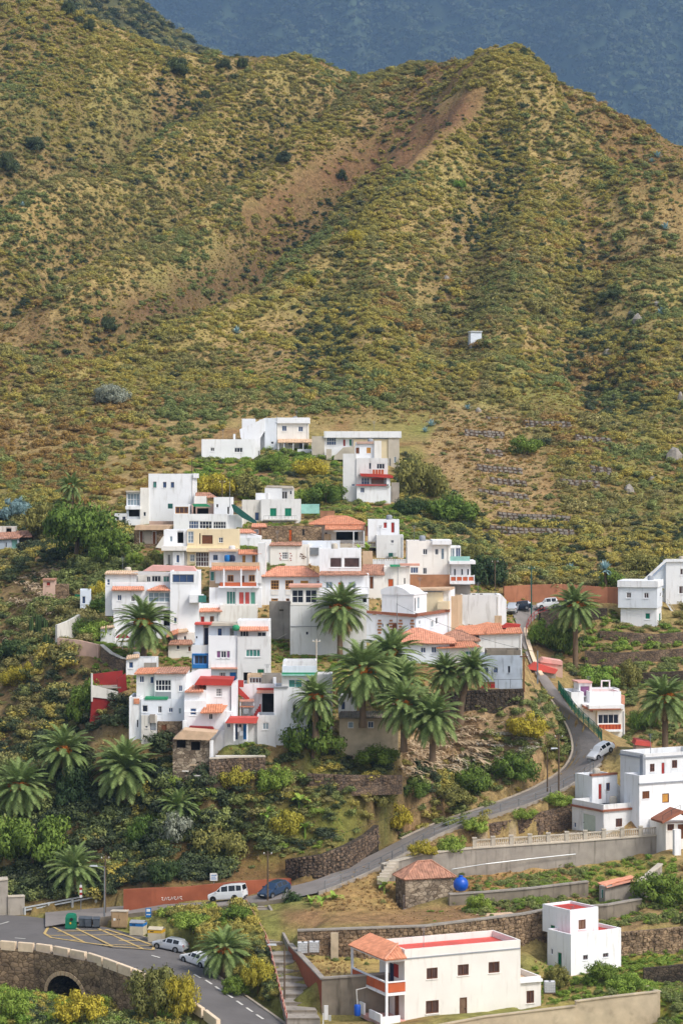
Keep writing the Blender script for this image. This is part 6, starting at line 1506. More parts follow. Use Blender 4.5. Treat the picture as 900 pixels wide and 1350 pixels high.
# road surfaces
def ribbon(name, ra, rb, mat, up=0., t0=0., t1=1., i0=0, i1=None, kind='structure'):
 mb = MB(); a = ra * (1 - t0) + rb * t0; b_ = ra * (1 - t1) + rb * t1; i1 = i1 or len(a); sub = 4
 vs = []; fs = []
 for i in range(i0, i1):
  for k in range(sub + 1): p = a[i] * (1 - k / sub) + b_[i] * k / sub; vs.append((p[0], p[1], p[2] + up))
 w_ = sub + 1
 for i in range(i1 - i0 - 1):
  for k in range(sub): fs.append((i * w_ + k, i * w_ + k + 1, (i + 1) * w_ + k + 1, (i + 1) * w_ + k))
 mb.add(vs, fs); return mb.build(name, mat, kind=kind)
ra, rb = ROADP['lower']; ribbon('road', ra, rb, 'asphalt')
ua, ub = ROADP['upper']; ribbon('road', ua, ub, 'asphalt_pale', up=.02)
# ---------------------------------------------------------------- where plants may stand
FREE = np.ones((NY, NS), bool)
def block(x0, x1, y0, y1, th, A, pad):
 c, s_ = math.cos(th), math.sin(th); dx, dy = GX - A.x, GY - A.y
 u = dx * c + dy * s_; v = -dx * s_ + dy * c
 FREE[(u > x0 - pad) & (u < x1 + pad) & (v > y0 - pad) & (v < y1 + pad)] = False
for H_ in House.ALL:
 for V in H_.vols: block(V.u0, V.u1, V.v0, V.v1, H_.th, H_.A, .35)
for k, (a, b) in ROADP.items():
 for i in range(len(a) - 1):
  for t in np.linspace(-.02, 1.02, 14):
   q = a[i] * (1 - t) + b[i] * t; j = np.searchsorted(YY, q[1]); ss = np.searchsorted(S, q[0] / q[1])
   FREE[max(0, j - 1):j + 1, max(0, ss - 1):ss + 2] = False
dYg = np.gradient(YY)[:, None] * np.ones((1, NS)); AREA = dYg * (S[1] - S[0]) * GY * np.sqrt(1 + (np.gradient(Z, axis=0) / dYg) ** 2)
def leaves(centers, normals, size, rng, aspect=1.0, jitter=.9):
 """one four cornered leaf per centre, facing roughly along its normal"""
 n = len(centers)
 nr = normals + rng.normal(0, jitter, (n, 3)) * .6; nr /= np.linalg.norm(nr, axis=1, keepdims=True) + 1e-9
 t = np.cross(nr, rng.normal(0, 1, (n, 3))); t /= np.linalg.norm(t, axis=1, keepdims=True) + 1e-9; b_ = np.cross(nr, t)
 s_ = size * rng.uniform(.6, 1.4, (n, 1))
 fl = np.where((np.cross(-t, b_) * normals).sum(1, keepdims=True) > 0, -1., 1.); b_ = b_ * fl
 v = np.stack([centers - t * s_ * aspect, centers - b_ * s_ * .6, centers + t * s_ * aspect, centers + b_ * s_ * .6 + nr * s_ * .25], 1)
 return v.reshape(-1, 3)
def soft_normals(me, nrm):
 """leaves shade like the rounded clump they sit on"""
 n = nrm / (np.linalg.norm(nrm, axis=1, keepdims=True) + 1e-9); gn = np.zeros(len(n) * 3); me.polygons.foreach_get('normal', gn); gn = gn.reshape(-1, 3); gn *= np.where((gn * n).sum(1, keepdims=True) < 0, -1., 1.)
 n = n * .75 + gn * .25; n /= np.linalg.norm(n, axis=1, keepdims=True) + 1e-9
 me.polygons.foreach_set('use_smooth', np.ones(len(n), bool)); me.normals_split_custom_set(np.repeat(n, 4, 0).tolist()); return me
def mesh_np(name, v, quads, mats, mi=None):
 me = bpy.data.meshes.new(name); me.from_pydata(v.tolist(), [], quads.tolist() if hasattr(quads, 'tolist') else quads)
 for m in mats: me.materials.append(M[m])
 if mi is not None: me.polygons.foreach_set('material_index', mi)
 me.update(); return me
def quads_of(n): return np.arange(n * 4).reshape(n, 4)
def crown_mesh(name, mat, seed, lobes=8, per=70, size=.13, dome=False, spread=.62, lob_r=(.3, .5), stretch=1., inner=True):
 """crown made of leaf clumps; unit half width, height 0..1 (a dome sits on the ground)"""
 rng = np.random.default_rng(seed); C = []; Nn = []
 for i in range(lobes):
  a = 2 * math.pi * (i + rng.uniform(-.3, .3)) / lobes * (1 if i % 3 else 1.7); r = spread * math.sqrt(rng.uniform(.02, 1)); lr = rng.uniform(*lob_r)
  zc = rng.uniform(.18, .75) * (1 - .55 * r) if dome else rng.uniform(.28, .8) * (1 - .3 * r * r)
  c = np.array([r * math.cos(a), r * math.sin(a), zc])
  d = rng.normal(0, 1, (per, 3)); d /= np.linalg.norm(d, axis=1, keepdims=True)
  rr = lr * rng.uniform(.55, 1.05, (per, 1)) * (1 + .25 * np.sin(d[:, :1] * 7 + i) * np.cos(d[:, 1:2] * 6))
  p = c + d * rr * np.array([1, 1, .62 * stretch]); k = p[:, 2] > .02
  C.append(p[k]); Nn.append(d[k] + np.array([0, 0, .35]))
 C = np.concatenate(C); Nn = np.concatenate(Nn)
 v = leaves(C, Nn, size, rng); return soft_normals(mesh_np(name, v, quads_of(len(C)), [mat]), Nn)
def trunk_mesh(name, seed, mat='trunk', h=.55, r=.06, limbs=5):
 rn = random.Random(seed); mb = MB(); top = Vector((rn.uniform(-.08, .08), rn.uniform(-.08, .08), h * .6))
 mb.path([Vector((0, 0, -.25)), Vector((0, 0, .05)), top], [r * 1.4, r, r * .8], 6)
 for i in range(limbs):
  a = 2 * math.pi * i / limbs + rn.uniform(-.4, .4); L_ = rn.uniform(.25, .5)
  m_ = top + Vector((math.cos(a) * L_ * .5, math.sin(a) * L_ * .5, h * .2)); e = top + Vector((math.cos(a) * L_, math.sin(a) * L_, h * .5))
  mb.path([top - Vector((0, 0, .04)), m_, e], [r * .6, r * .4, r * .15], 5)
 return mb.mesh(name, mat)
# ---------------------------------------------------------------- scrub that nobody could count
def proto(name, me):
 return bpy.data.objects.new(name, me)      # the instanced shape; only the scatter objects link it
def tuft_mesh(name, mat, seed, n=26, h=1.0, w=.05, lean=.55):
 rng = np.random.default_rng(seed); v = []
 for i in range(n):
  a = rng.uniform(0, 6.283); r = rng.uniform(0, .25); l = rng.uniform(.1, lean); hh = h * rng.uniform(.5, 1); b_ = np.array([math.cos(a) * r, math.sin(a) * r, 0]); d = np.array([math.cos(a), math.sin(a), 0]); s_ = np.array([-d[1], d[0], 0]) * w
  m_ = b_ + d * l * .35 * hh + np.array([0, 0, hh * .6]); t_ = b_ + d * l * hh * 1.1 + np.array([0, 0, hh * .92])
  v += [b_ - s_, b_ + s_, m_ + s_ * .8, m_ - s_ * .8, m_ - s_ * .8, m_ + s_ * .8, t_ + s_ * .15, t_ - s_ * .15]
 v = np.array(v); return mesh_np(name, v, quads_of(len(v) // 4), [mat])
PR = {}
for mat in ('scrub_yellow', 'scrub_olive', 'scrub_orange', 'scrub_dark', 'scrub_green', 'leaf_bright'):
 PR[mat] = [proto('scrub', crown_mesh('scrub', mat, 100 + i + len(PR) * 10, lobes=8 + i, per=95, size=.072, dome=True, spread=.6, lob_r=(.28, .48))) for i in range(4)]
PR['dry_grass'] = [proto('tuft', tuft_mesh('tuft', 'dry_grass', 60 + i)) for i in range(3)]
PR['hill_grass'] = [proto('tuft', tuft_mesh('tuft', 'hill_grass', 75 + i, 30, 1.0, .07, .8)) for i in range(3)]
PR['reeds'] = [proto('reed', tuft_mesh('reed', 'leaf_dry', 70 + i, 40, 1.0, .035, .9)) for i in range(3)]
PR['green_grass'] = [proto('tuft', tuft_mesh('tuft', 'leaf_bright', 80 + i)) for i in range(3)]
def scatter(name, label, pts, scl, protos, seed):
 rng = np.random.default_rng(seed); n = len(pts); me = bpy.data.meshes.new(name); me.vertices.add(n); me.vertices.foreach_set('co', np.asarray(pts, float).ravel())
 rot = np.zeros((n, 3)); rot[:, 2] = rng.uniform(0, 6.28, n); rot[:, :2] = rng.normal(0, .12, (n, 2))
 me.attributes.new('rot', 'FLOAT_VECTOR', 'POINT').data.foreach_set('vector', rot.ravel())
 me.attributes.new('scl', 'FLOAT_VECTOR', 'POINT').data.foreach_set('vector', np.asarray(scl, float).ravel())
 me.attributes.new('pick', 'INT', 'POINT').data.foreach_set('value', rng.integers(0, len(protos), n).astype(np.int32))
 o = bpy.data.objects.new(name, me); col.objects.link(o); o['kind'] = 'stuff'; o['label'] = label
 ng = bpy.data.node_groups.new(name, 'GeometryNodeTree'); ng.interface.new_socket('Geometry', in_out='INPUT', socket_type='NodeSocketGeometry'); ng.interface.new_socket('Geometry', in_out='OUTPUT', socket_type='NodeSocketGeometry')
 N = ng.nodes; L = ng.links; gi = N.new('NodeGroupInput'); go = N.new('NodeGroupOutput'); ip = N.new('GeometryNodeInstanceOnPoints'); jn = N.new('GeometryNodeJoinGeometry')
 for p in protos:
  oi = N.new('GeometryNodeObjectInfo'); oi.inputs['Object'].default_value = p; oi.inputs['As Instance'].default_value = True; L.new(oi.outputs['Geometry'], jn.inputs[0])
 def attr(nm, ty):
  a = N.new('GeometryNodeInputNamedAttribute'); a.data_type = ty; a.inputs['Name'].default_value = nm; return a.outputs[0]
 L.new(gi.outputs[0], ip.inputs['Points']); L.new(jn.outputs[0], ip.inputs['Instance']); ip.inputs['Pick Instance'].default_value = True
 L.new(attr('pick', 'INT'), ip.inputs['Instance Index']); L.new(attr('scl', 'FLOAT_VECTOR'), ip.inputs['Scale'])
 er = N.new('FunctionNodeEulerToRotation'); L.new(attr('rot', 'FLOAT_VECTOR'), er.inputs[0]); L.new(er.outputs[0], ip.inputs['Rotation'])
 L.new(ip.outputs[0], go.inputs[0])
 md = o.modifiers.new('scatter', 'NODES'); md.node_group = ng
 return o
BAG = {}                                     # species -> points, scales
def sow(poly, dens, mix, size, seed, flat=(.7, 1.0), mask=None):
 """dens per square metre of ground inside the pixel polygon; mix: species -> weight"""
 rng = np.random.default_rng(seed)
 ok = inpoly(PXR, PYR, poly) & FREE
 if mask is not None: ok &= mask
 ii, jj = np.nonzero(ok)
 if not len(ii): return
 a = AREA[ii, jj]; n = int(a.sum() * dens); pick = rng.choice(len(ii), n, p=a / a.sum())
 i, j = ii[pick], jj[pick]; i2 = np.clip(i, 0, NY - 2); fy = rng.uniform(0, 1, n); fx = rng.uniform(0, 1, n); j2 = np.clip(j, 0, NS - 2)
 Y = YY[i2] * (1 - fy) + YY[i2 + 1] * fy; s_ = S[j2] * (1 - fx) + S[j2 + 1] * fx
 z = (Z[i2, j2] * (1 - fx) + Z[i2, j2 + 1] * fx) * (1 - fy) + (Z[i2 + 1, j2] * (1 - fx) + Z[i2 + 1, j2 + 1] * fx) * fy
 X = s_ * Y; sp = list(mix); wts = np.array([mix[k] for k in sp], float)
 cl = np.stack([fbm(X, Y, 28, 200 + 7 * hash_(k), 3) for k in sp], 1); pr = wts * np.exp((cl - .5) * 13); pr /= pr.sum(1, keepdims=True)
 cs = pr.cumsum(1); ch = (rng.uniform(0, 1, (n, 1)) > cs).sum(1).clip(0, len(sp) - 1)
 r = size[0] + (size[1] - size[0]) * rng.beta(1.3, 3.2, n); hh = r * rng.uniform(*flat, n)
 for q, k in enumerate(sp):
  m_ = ch == q; f = .8 if 'grass' in k else 1
  BAG.setdefault(k, [[], []]); BAG[k][0].append(np.stack([X, Y, z - .06 * r], 1)[m_]); BAG[k][1].append(np.stack([r * f, r * f, hh * f], 1)[m_])
def hash_(k): return sum(ord(c) for c in k) % 50
hillm = GY > 300
FULL = [(-150, -160), (1070, -160), (1070, 780), (640, 800), (600, 560), (560, 545), (140, 560), (130, 720), (-150, 720)]
SCAR = inpoly(PXR, PYR, ZONES[0][0]) | inpoly(PXR, PYR, ZONES[3][0])
ZT = [z_ for z_, c_, k_ in ZONES if c_ == (172, 142, 102)][0]; TERR = inpoly(PXR, PYR, ZT)
dn = fbm(GX, GY, 14, 77, 3)
WALLF = inpoly(PXR, PYR, ZONES[4][0]) & (GUL > .12); CBAND = inpoly(PXR, PYR, ZONES[5][0]); big = (~SCAR) & (~TERR) & (dn > .45) & ~(WALLF & (dn < .58))
sow(FULL, .3, dict(scrub_yellow=.42, scrub_olive=.3, scrub_green=.13, scrub_orange=.05, scrub_dark=.03), (.5, 2.9), 1, (.7, 1.15), big & hillm)
sow(FULL, .26, dict(scrub_yellow=.3, scrub_olive=.4, scrub_orange=.06, scrub_dark=.02), (.35, 1.0), 2, (.8, 1.2), (~SCAR) & hillm)
sow(FULL, .25, dict(dry_grass=1), (.35, .8), 3, (.7, 1.1), hillm)
sow(FULL, 1.1, dict(hill_grass=1, dry_grass=.35), (.4, 1.1), 34, (.5, .9), hillm & (~SCAR) & (~TERR))
sow(FULL, .35, dict(scrub_yellow=.6, scrub_green=.2, scrub_olive=.2), (.6, 2.0), 35, (.8, 1.2), hillm & (~SCAR) & (CRE > .5))
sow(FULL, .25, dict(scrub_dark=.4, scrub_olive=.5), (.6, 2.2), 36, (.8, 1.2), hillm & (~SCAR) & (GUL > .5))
sow([(-40, 480), (340, 400), (300, 560), (130, 720), (-40, 740)], .3, dict(scrub_yellow=.7, scrub_green=.15, scrub_olive=.15, scrub_orange=.1), (.6, 2.0), 4, (.8, 1.2), hillm)
sow([(330, 400), (450, 330), (640, 130), (700, 80), (820, 300), (700, 520), (430, 500)], .1, dict(scrub_yellow=.6, scrub_green=.2, scrub_dark=.05), (.6, 1.8), 5, (.8, 1.2), ~SCAR)
sow(ZONES[0][0], .16, dict(scrub_olive=.6, scrub_dark=.25, scrub_yellow=.3), (.4, 1.8), 6, mask=fbm(GX, GY, 12, 34, 3) > .44)
sow(ZONES[3][0], .2, dict(scrub_olive=.5, scrub_yellow=.4), (.4, 1.7), 54, mask=fbm(GX, GY, 12, 35, 3) > .43)
sow(ZT, .09, dict(scrub_olive=.4, scrub_yellow=.3, scrub_green=.3, scrub_orange=.15), (.4, 1.6), 7)
sow(ZT, .9, dict(dry_grass=1, hill_grass=.6), (.3, .8), 8)
sow([(395, 498), (570, 515), (600, 560), (410, 562)], .5, dict(scrub_olive=.3, scrub_yellow=.3, dry_grass=.6, hill_grass=.4), (.4, 1.4), 37)
sow([(200, 1040), (560, 1040), (500, 1100), (370, 1140), (160, 1165)], .5, dict(scrub_green=.5, scrub_olive=.4, leaf_bright=.2), (.4, 1.4), 38)
sow([(520, 930), (640, 925), (640, 1060), (500, 1070)], .6, dict(scrub_olive=.5, dry_grass=.8, scrub_green=.25), (.3, 1.2), 39)
sow([(190, 475), (400, 480), (390, 530), (190, 505)], .3, dict(scrub_green=.5, leaf_bright=.4, scrub_yellow=.2), (.4, 1.3), 9)
sow(ZONES[5][0], .4, dict(scrub_yellow=.8, scrub_green=.2), (.5, 1.9), 60, (.8, 1.2), CBAND & (GUL < .4))
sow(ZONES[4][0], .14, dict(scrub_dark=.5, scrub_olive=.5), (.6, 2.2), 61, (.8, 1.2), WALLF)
# right of the village, above the car park
sow([(520, 590), (640, 690), (660, 780), (560, 720), (520, 660)], .5, dict(scrub_green=.6, scrub_dark=.3, scrub_yellow=.2), (.8, 2.4), 10, (.7, 1.0))
sow([(640, 690), (900, 680), (900, 775), (640, 775)], .45, dict(scrub_green=.4, scrub_olive=.3, scrub_yellow=.3, scrub_dark=.15), (.7, 2.2), 11)
# inside and around the village
sow([(255, 600), (450, 590), (530, 640), (560, 720), (400, 680), (300, 660), (240, 640)], .55, dict(scrub_green=.6, leaf_bright=.25, scrub_yellow=.35, scrub_dark=.15), (.6, 1.9), 12, (.7, 1.0))
sow([(340, 840), (440, 845), (440, 870), (340, 870)], .8, dict(scrub_olive=.5, dry_grass=.6, scrub_green=.3), (.4, 1.1), 13)
VILL = [(150, 690), (330, 640), (540, 680), (620, 720), (690, 830), (690, 905), (540, 960), (400, 1000), (180, 1000), (120, 880), (110, 780)]
sow(VILL, 1.4, dict(scrub_green=.4, scrub_olive=.4, scrub_yellow=.2, leaf_bright=.25, dry_grass=.4), (.3, 1.0), 33, (.7, 1.0))
sow([(380, 880), (640, 900), (800, 1000), (780, 1130), (560, 1130), (380, 1130)], 1.0, dict(dry_grass=1, scrub_olive=.2, hill_grass=.4), (.25, .7), 50)
sow([(590, 1155), (780, 1142), (890, 1130), (900, 1225), (720, 1225), (590, 1200)], .55, dict(leaf_bright=.5, scrub_green=.6), (.4, 1.1), 51, (.8, 1.1))
sow([(610, 1190), (720, 1185), (720, 1200), (610, 1205)], .8, dict(leaf_bright=.6, scrub_green=.4), (.4, .9), 52, (.8, 1.1))
sow([(700, 1290), (865, 1275), (865, 1322), (710, 1330)], .35, dict(leaf_bright=.5, scrub_green=.5, scrub_olive=.3), (.4, 1.2), 53, (.8, 1.1))
sow([(530, 1020), (640, 1012), (705, 1028), (650, 1056), (560, 1082), (520, 1060)], .7, dict(scrub_olive=.6, scrub_yellow=.3, scrub_green=.4, scrub_dark=.15), (.4, 1.7), 55)
sow([(690, 900), (712, 900), (760, 990), (700, 1030), (690, 960)], .5, dict(scrub_olive=.4, scrub_yellow=.5, scrub_green=.4), (.4, 1.6), 56)
sow([(470, 1030), (560, 1000), (640, 1000), (640, 1090), (500, 1112), (480, 1090)], .6, dict(scrub_olive=.5, scrub_green=.5, scrub_yellow=.25, scrub_dark=.2), (.6, 1.9), 57, (.8, 1.1))
for k, q in enumerate(([(890, 690), (1070, 690), (1070, 1400), (900, 1400)], [(-150, 700), (-40, 700), (-40, 1180), (-150, 1180)])): sow(q, .45, dict(scrub_green=.5, scrub_olive=.5, scrub_dark=.3, dry_grass=.5), (.5, 2.2), 58 + k, (.7, 1.1))
# left ravine
LEFT = [(-60, 690), (160, 690), (190, 760), (100, 860), (180, 960), (240, 1000), (300, 1040), (160, 1180), (-60, 1200)]
sow(LEFT, .5, dict(scrub_green=.5, scrub_dark=.5, scrub_olive=.4, scrub_yellow=.15), (.9, 3.0), 14, (.7, 1.1), fbm(GX, GY, 9, 90, 3) > .36)
sow(LEFT, .6, dict(scrub_dark=.35, scrub_olive=.5, dry_grass=.45, reeds=.12), (.3, 1.1), 15)
sow([(-40, 1000), (240, 1010), (380, 1090), (300, 1160), (100, 1190), (-40, 1200)], .6, dict(scrub_green=.5, scrub_dark=.55, reeds=.18, scrub_olive=.3), (1.0, 3.0), 16, (.8, 1.1))
sow([(220, 1000), (520, 1000), (560, 1050), (500, 1090), (380, 1130), (200, 1120)], .9, dict(scrub_green=.7, scrub_dark=.4, scrub_olive=.25, leaf_bright=.25, scrub_yellow=.15), (.6, 2.1), 17, (.7, 1.0), fbm(GX, GY, 7, 91, 3) > .33)
sow([(110, 1120), (385, 1105), (384, 1160), (160, 1176)], .7, dict(dry_grass=.8, scrub_olive=.35, scrub_yellow=.2, scrub_green=.1), (.3, 1.0), 18)
sow([(400, 985), (530, 990), (530, 1020), (400, 1018)], 1.2, dict(green_grass=.5, scrub_green=.6, leaf_bright=.4), (.3, .9), 19)
sow([(440, 1055), (500, 1070), (495, 1100), (340, 1130), (330, 1100)], 1.0, dict(green_grass=.6, leaf_bright=.4, scrub_yellow=.3), (.25, .7), 20)
sow([(640, 925), (752, 925), (760, 990), (650, 1050), (560, 1045), (640, 990)], .9, dict(scrub_green=.5, scrub_yellow=.45, scrub_olive=.3, scrub_dark=.1), (.7, 1.9), 21, (.7, 1.0))
sow([(276, 976), (352, 978), (352, 997), (276, 997)], 3, dict(green_grass=1), (.15, .3), 22)
# hedge bank between the two roads, foreground bushes
sow([(205, 1205), (325, 1198), (368, 1290), (370, 1342), (290, 1284), (255, 1258)], 2.2, dict(scrub_green=.6, scrub_yellow=.5, leaf_bright=.35, scrub_dark=.1), (.5, 1.6), 23, (.9, 1.3))
sow([(-60, 1305), (60, 1300), (190, 1310), (262, 1362), (262, 1420), (-60, 1420)], 1.6, dict(scrub_green=.7, scrub_yellow=.5, leaf_bright=.4, scrub_dark=.2, reeds=.1), (.5, 1.6), 24, (.8, 1.2))
# right bank and gardens
sow([(690, 805), (770, 800), (900, 830), (900, 985), (830, 985), (740, 890)], .8, dict(scrub_green=.6, scrub_dark=.35, scrub_olive=.45, leaf_bright=.15, dry_grass=.3), (.4, 1.7), 25, (.7, 1.0))
sow([(590, 1158), (780, 1145), (890, 1132), (890, 1165), (780, 1185), (600, 1195)], 2.2, dict(green_grass=.8, leaf_bright=.25, dry_grass=.8), (.25, .9), 26)
sow([(420, 1160), (530, 1135), (530, 1200), (400, 1204)], 2.0, dict(dry_grass=1, scrub_olive=.2, leaf_bright=.25), (.3, 1.0), 27)
sow([(500, 1205), (720, 1192), (720, 1216), (500, 1224)], .9, dict(green_grass=.7, leaf_bright=.5, dry_grass=.3), (.2, .6), 28)
sow([(690, 1270), (900, 1250), (900, 1350), (870, 1350), (860, 1310), (700, 1325)], 2.4, dict(green_grass=.7, dry_grass=.8, leaf_bright=.12), (.25, .8), 29)
sow([(780, 1190), (900, 1180), (900, 1218), (800, 1224)], 1.4, dict(green_grass=.6, leaf_bright=.6), (.25, .7), 30)
sow([(385, 1262), (480, 1262), (480, 1292), (385, 1292)], 1.3, dict(dry_grass=.7, scrub_green=.4), (.25, .7), 31)
sow([(868, 1300), (905, 1300), (905, 1400), (868, 1400)], .8, dict(scrub_olive=.5, scrub_green=.6, scrub_yellow=.3), (.5, 1.4), 32)
SN = dict(scrub_yellow=('yellow_scrub', 'yellow green flowering scrub dotted over the hillside'), scrub_olive=('olive_scrub', 'low olive coloured scrub covering the slopes'), scrub_orange=('rust_scrub', 'rust orange drying scrub in patches on the slope'),
          scrub_dark=('dark_scrub', 'dark green scrub in hollows and ravines'), scrub_green=('green_scrub', 'fresh green scrub along banks and gardens'), leaf_bright=('garden_greens', 'bright green leafy garden plants and weeds'),
          hill_grass=('hill_grass', 'olive yellow grass clothing the open hillside'), dry_grass=('dry_grass', 'tufts of dry tan grass over bare soil'), reeds=('dry_reeds', 'dry yellow brown reeds in the left ravine'), green_grass=('green_grass', 'short bright green grass in small plots'))
for i, (k, (p, s_)) in enumerate(BAG.items()):
 scatter(SN[k][0], SN[k][1], np.concatenate(p), np.concatenate(s_), PR[k], 300 + i)
# fallen palm leaves and rubbish on the bank under the palms
def strips_mesh(name, mat, seed, n=9, curl=.35, w=.05):
 rn = random.Random(seed); mb = MB()
 for i in range(n):
  a = rn.uniform(0, 6.28); L_ = rn.uniform(.6, 1.7); p0 = Vector((rn.uniform(-.4, .4), rn.uniform(-.4, .4), rn.uniform(.02, .2))); d = Vector((math.cos(a), math.sin(a), 0)); s_ = Vector((-d.y, d.x, .2)) * w
  pts = [p0 + d * (L_ * t) + Vector((0, 0, curl * L_ * t * (1 - t) * 1.4)) for t in (0, .35, .7, 1)]
  for k in range(3): mb.quad(pts[k] - s_, pts[k] + s_, pts[k + 1] + s_ * (.8 if k < 2 else .2), pts[k + 1] - s_ * (.8 if k < 2 else .2))
 return mb.mesh(name, mat)
for nm, lb, mat, poly, dens, sz, sd in [('dead_palm_leaves', 'heap of dead brown palm leaves slipping down the bank below the palm group', 'dead_frond', [(585, 945), (640, 940), (660, 985), (630, 1015), (520, 1030), (510, 1000), (545, 975)], 2.2, (.8, 1.8), 41),
                                      ('pale_agave_leaves', 'heap of pale grey fallen agave leaves on the bank beside the dead palm leaves', 'pale_litter', [(640, 955), (700, 950), (705, 985), (660, 1010), (600, 1022), (560, 1010), (620, 990)], 4.5, (.4, .9), 42),
                                      ('dry_branches', 'grey dry branches littering the left ravine slope', 'dead_frond', [(20, 760), (90, 745), (70, 830), (10, 860)], .7, (.7, 1.6), 43)]:
 rng = np.random.default_rng(sd); ii, jj = np.nonzero(inpoly(PXR, PYR, poly) & FREE); a = AREA[ii, jj]; n = int(a.sum() * dens); pk = rng.choice(len(ii), n, p=a / a.sum())
 pts = np.stack([GX[ii[pk], jj[pk]] + rng.uniform(-.5, .5, n), GY[ii[pk], jj[pk]] + rng.uniform(-.5, .5, n), Z[ii[pk], jj[pk]]], 1); r = rng.uniform(*sz, n)
 scatter(nm, lb, pts, np.stack([r, r, r], 1), [proto('strips', strips_mesh('strips', mat, sd * 5 + i)) for i in range(4)], sd)
# ---------------------------------------------------------------- palms: trunk, fronds, dead skirt, fruit
def frond_mesh(name, mat, elev, seed, droop=1.55, n=40):
 rn = random.Random(seed); mb = MB(); pts = []; p = Vector((0, 0, 0)); an = elev; N_ = 8
 for i in range(N_ + 1):
  pts.append(p.copy()); p = p + Vector((math.cos(an), 0, math.sin(an))) / N_; an -= droop * (1.2 * (i / N_) + .25) / N_ * (1 if elev > -.6 else .3)
 for i in range(N_): mb.tube(pts[i], pts[i + 1], .022 * (1 - .8 * i / N_), .022 * (1 - .8 * (i + 1) / N_), 3, caps=False)
 for k in range(n):
  t = .14 + .86 * k / (n - 1); f = t * N_; i = min(N_ - 1, int(f)); q = pts[i].lerp(pts[i + 1], f - i); d = (pts[i + 1] - pts[i]).normalized(); up = Vector((-d.z, 0, d.x))
  l = .15 * (math.sin(math.pi * min(1, t * .93 + .1)) ** .6) * rn.uniform(.85, 1.1) + .03
  for sgn in (-1, 1):
   side = Vector((0, sgn, 0)); tip = q + (side * .78 + d * .62 + up * .12 + Vector((0, 0, -.22))) * l
   mb.add([q - d * .013, q + d * .013, tip], [(0, 1, 2)])
 return mb.mesh(name, mat)
FR = {}
for mat in ('leaf_palm', 'leaf_dry'):
 for e in (82, 62, 42, 22, 2, -22, -50): FR[(mat, e)] = [frond_mesh('frond', mat, R(e), e + 90 + k) for k in range(2)]
def fruit_mesh(seed):
 rn = random.Random(seed); mb = MB()
 for i in range(26):
  a = rn.uniform(0, 6.28); t = rn.uniform(.3, 1); c = Vector((t * .75 + rn.uniform(-.1, .1), math.sin(a) * .22, -.1 - t * t * .4 + math.cos(a) * .2)); r = rn.uniform(.07, .13)
  vs = [c + Vector(q) * r for q in ((1, 0, 0), (-1, 0, 0), (0, 1, 0), (0, -1, 0), (0, 0, 1), (0, 0, -1))]
  mb.add(vs, [(0, 2, 4), (2, 1, 4), (1, 3, 4), (3, 0, 4), (2, 0, 5), (1, 2, 5), (3, 1, 5), (0, 3, 5)])
 for k in (-.1, 0, .1): mb.tube((0, k, 0), (.6, k * 2, -.2), .03, n=3)
 return mb.mesh('fruit_cluster', 'fruit')
FRUIT = [fruit_mesh(i) for i in range(3)]
def palm_trunk(h, r, lean, mat='trunk_palm'):
 mb = MB(); n = 10; rows = max(4, int(h / .35)); vs = []; fs = []
 for k in range(rows + 1):
  t = k / rows; rr = r * (1.15 - .25 * t + (.25 if t < .08 else 0) + (.35 * max(0, (t - .8) / .2))) * (1.06 if k % 2 else .96); c = Vector((lean * t * t, 0, -1 + (h + 1) * t))
  for i in range(n):
   a = 2 * math.pi * (i + (.5 if k % 2 else 0)) / n; vs.append(c + Vector((math.cos(a) * rr, math.sin(a) * rr, 0)))
 for k in range(rows):
  for i in range(n): fs.append((k * n + i, k * n + (i + 1) % n, (k + 1) * n + (i + 1) % n, (k + 1) * n + i))
 fs.append(tuple(range(rows * n, rows * n + n))); mb.add(vs, fs); return mb
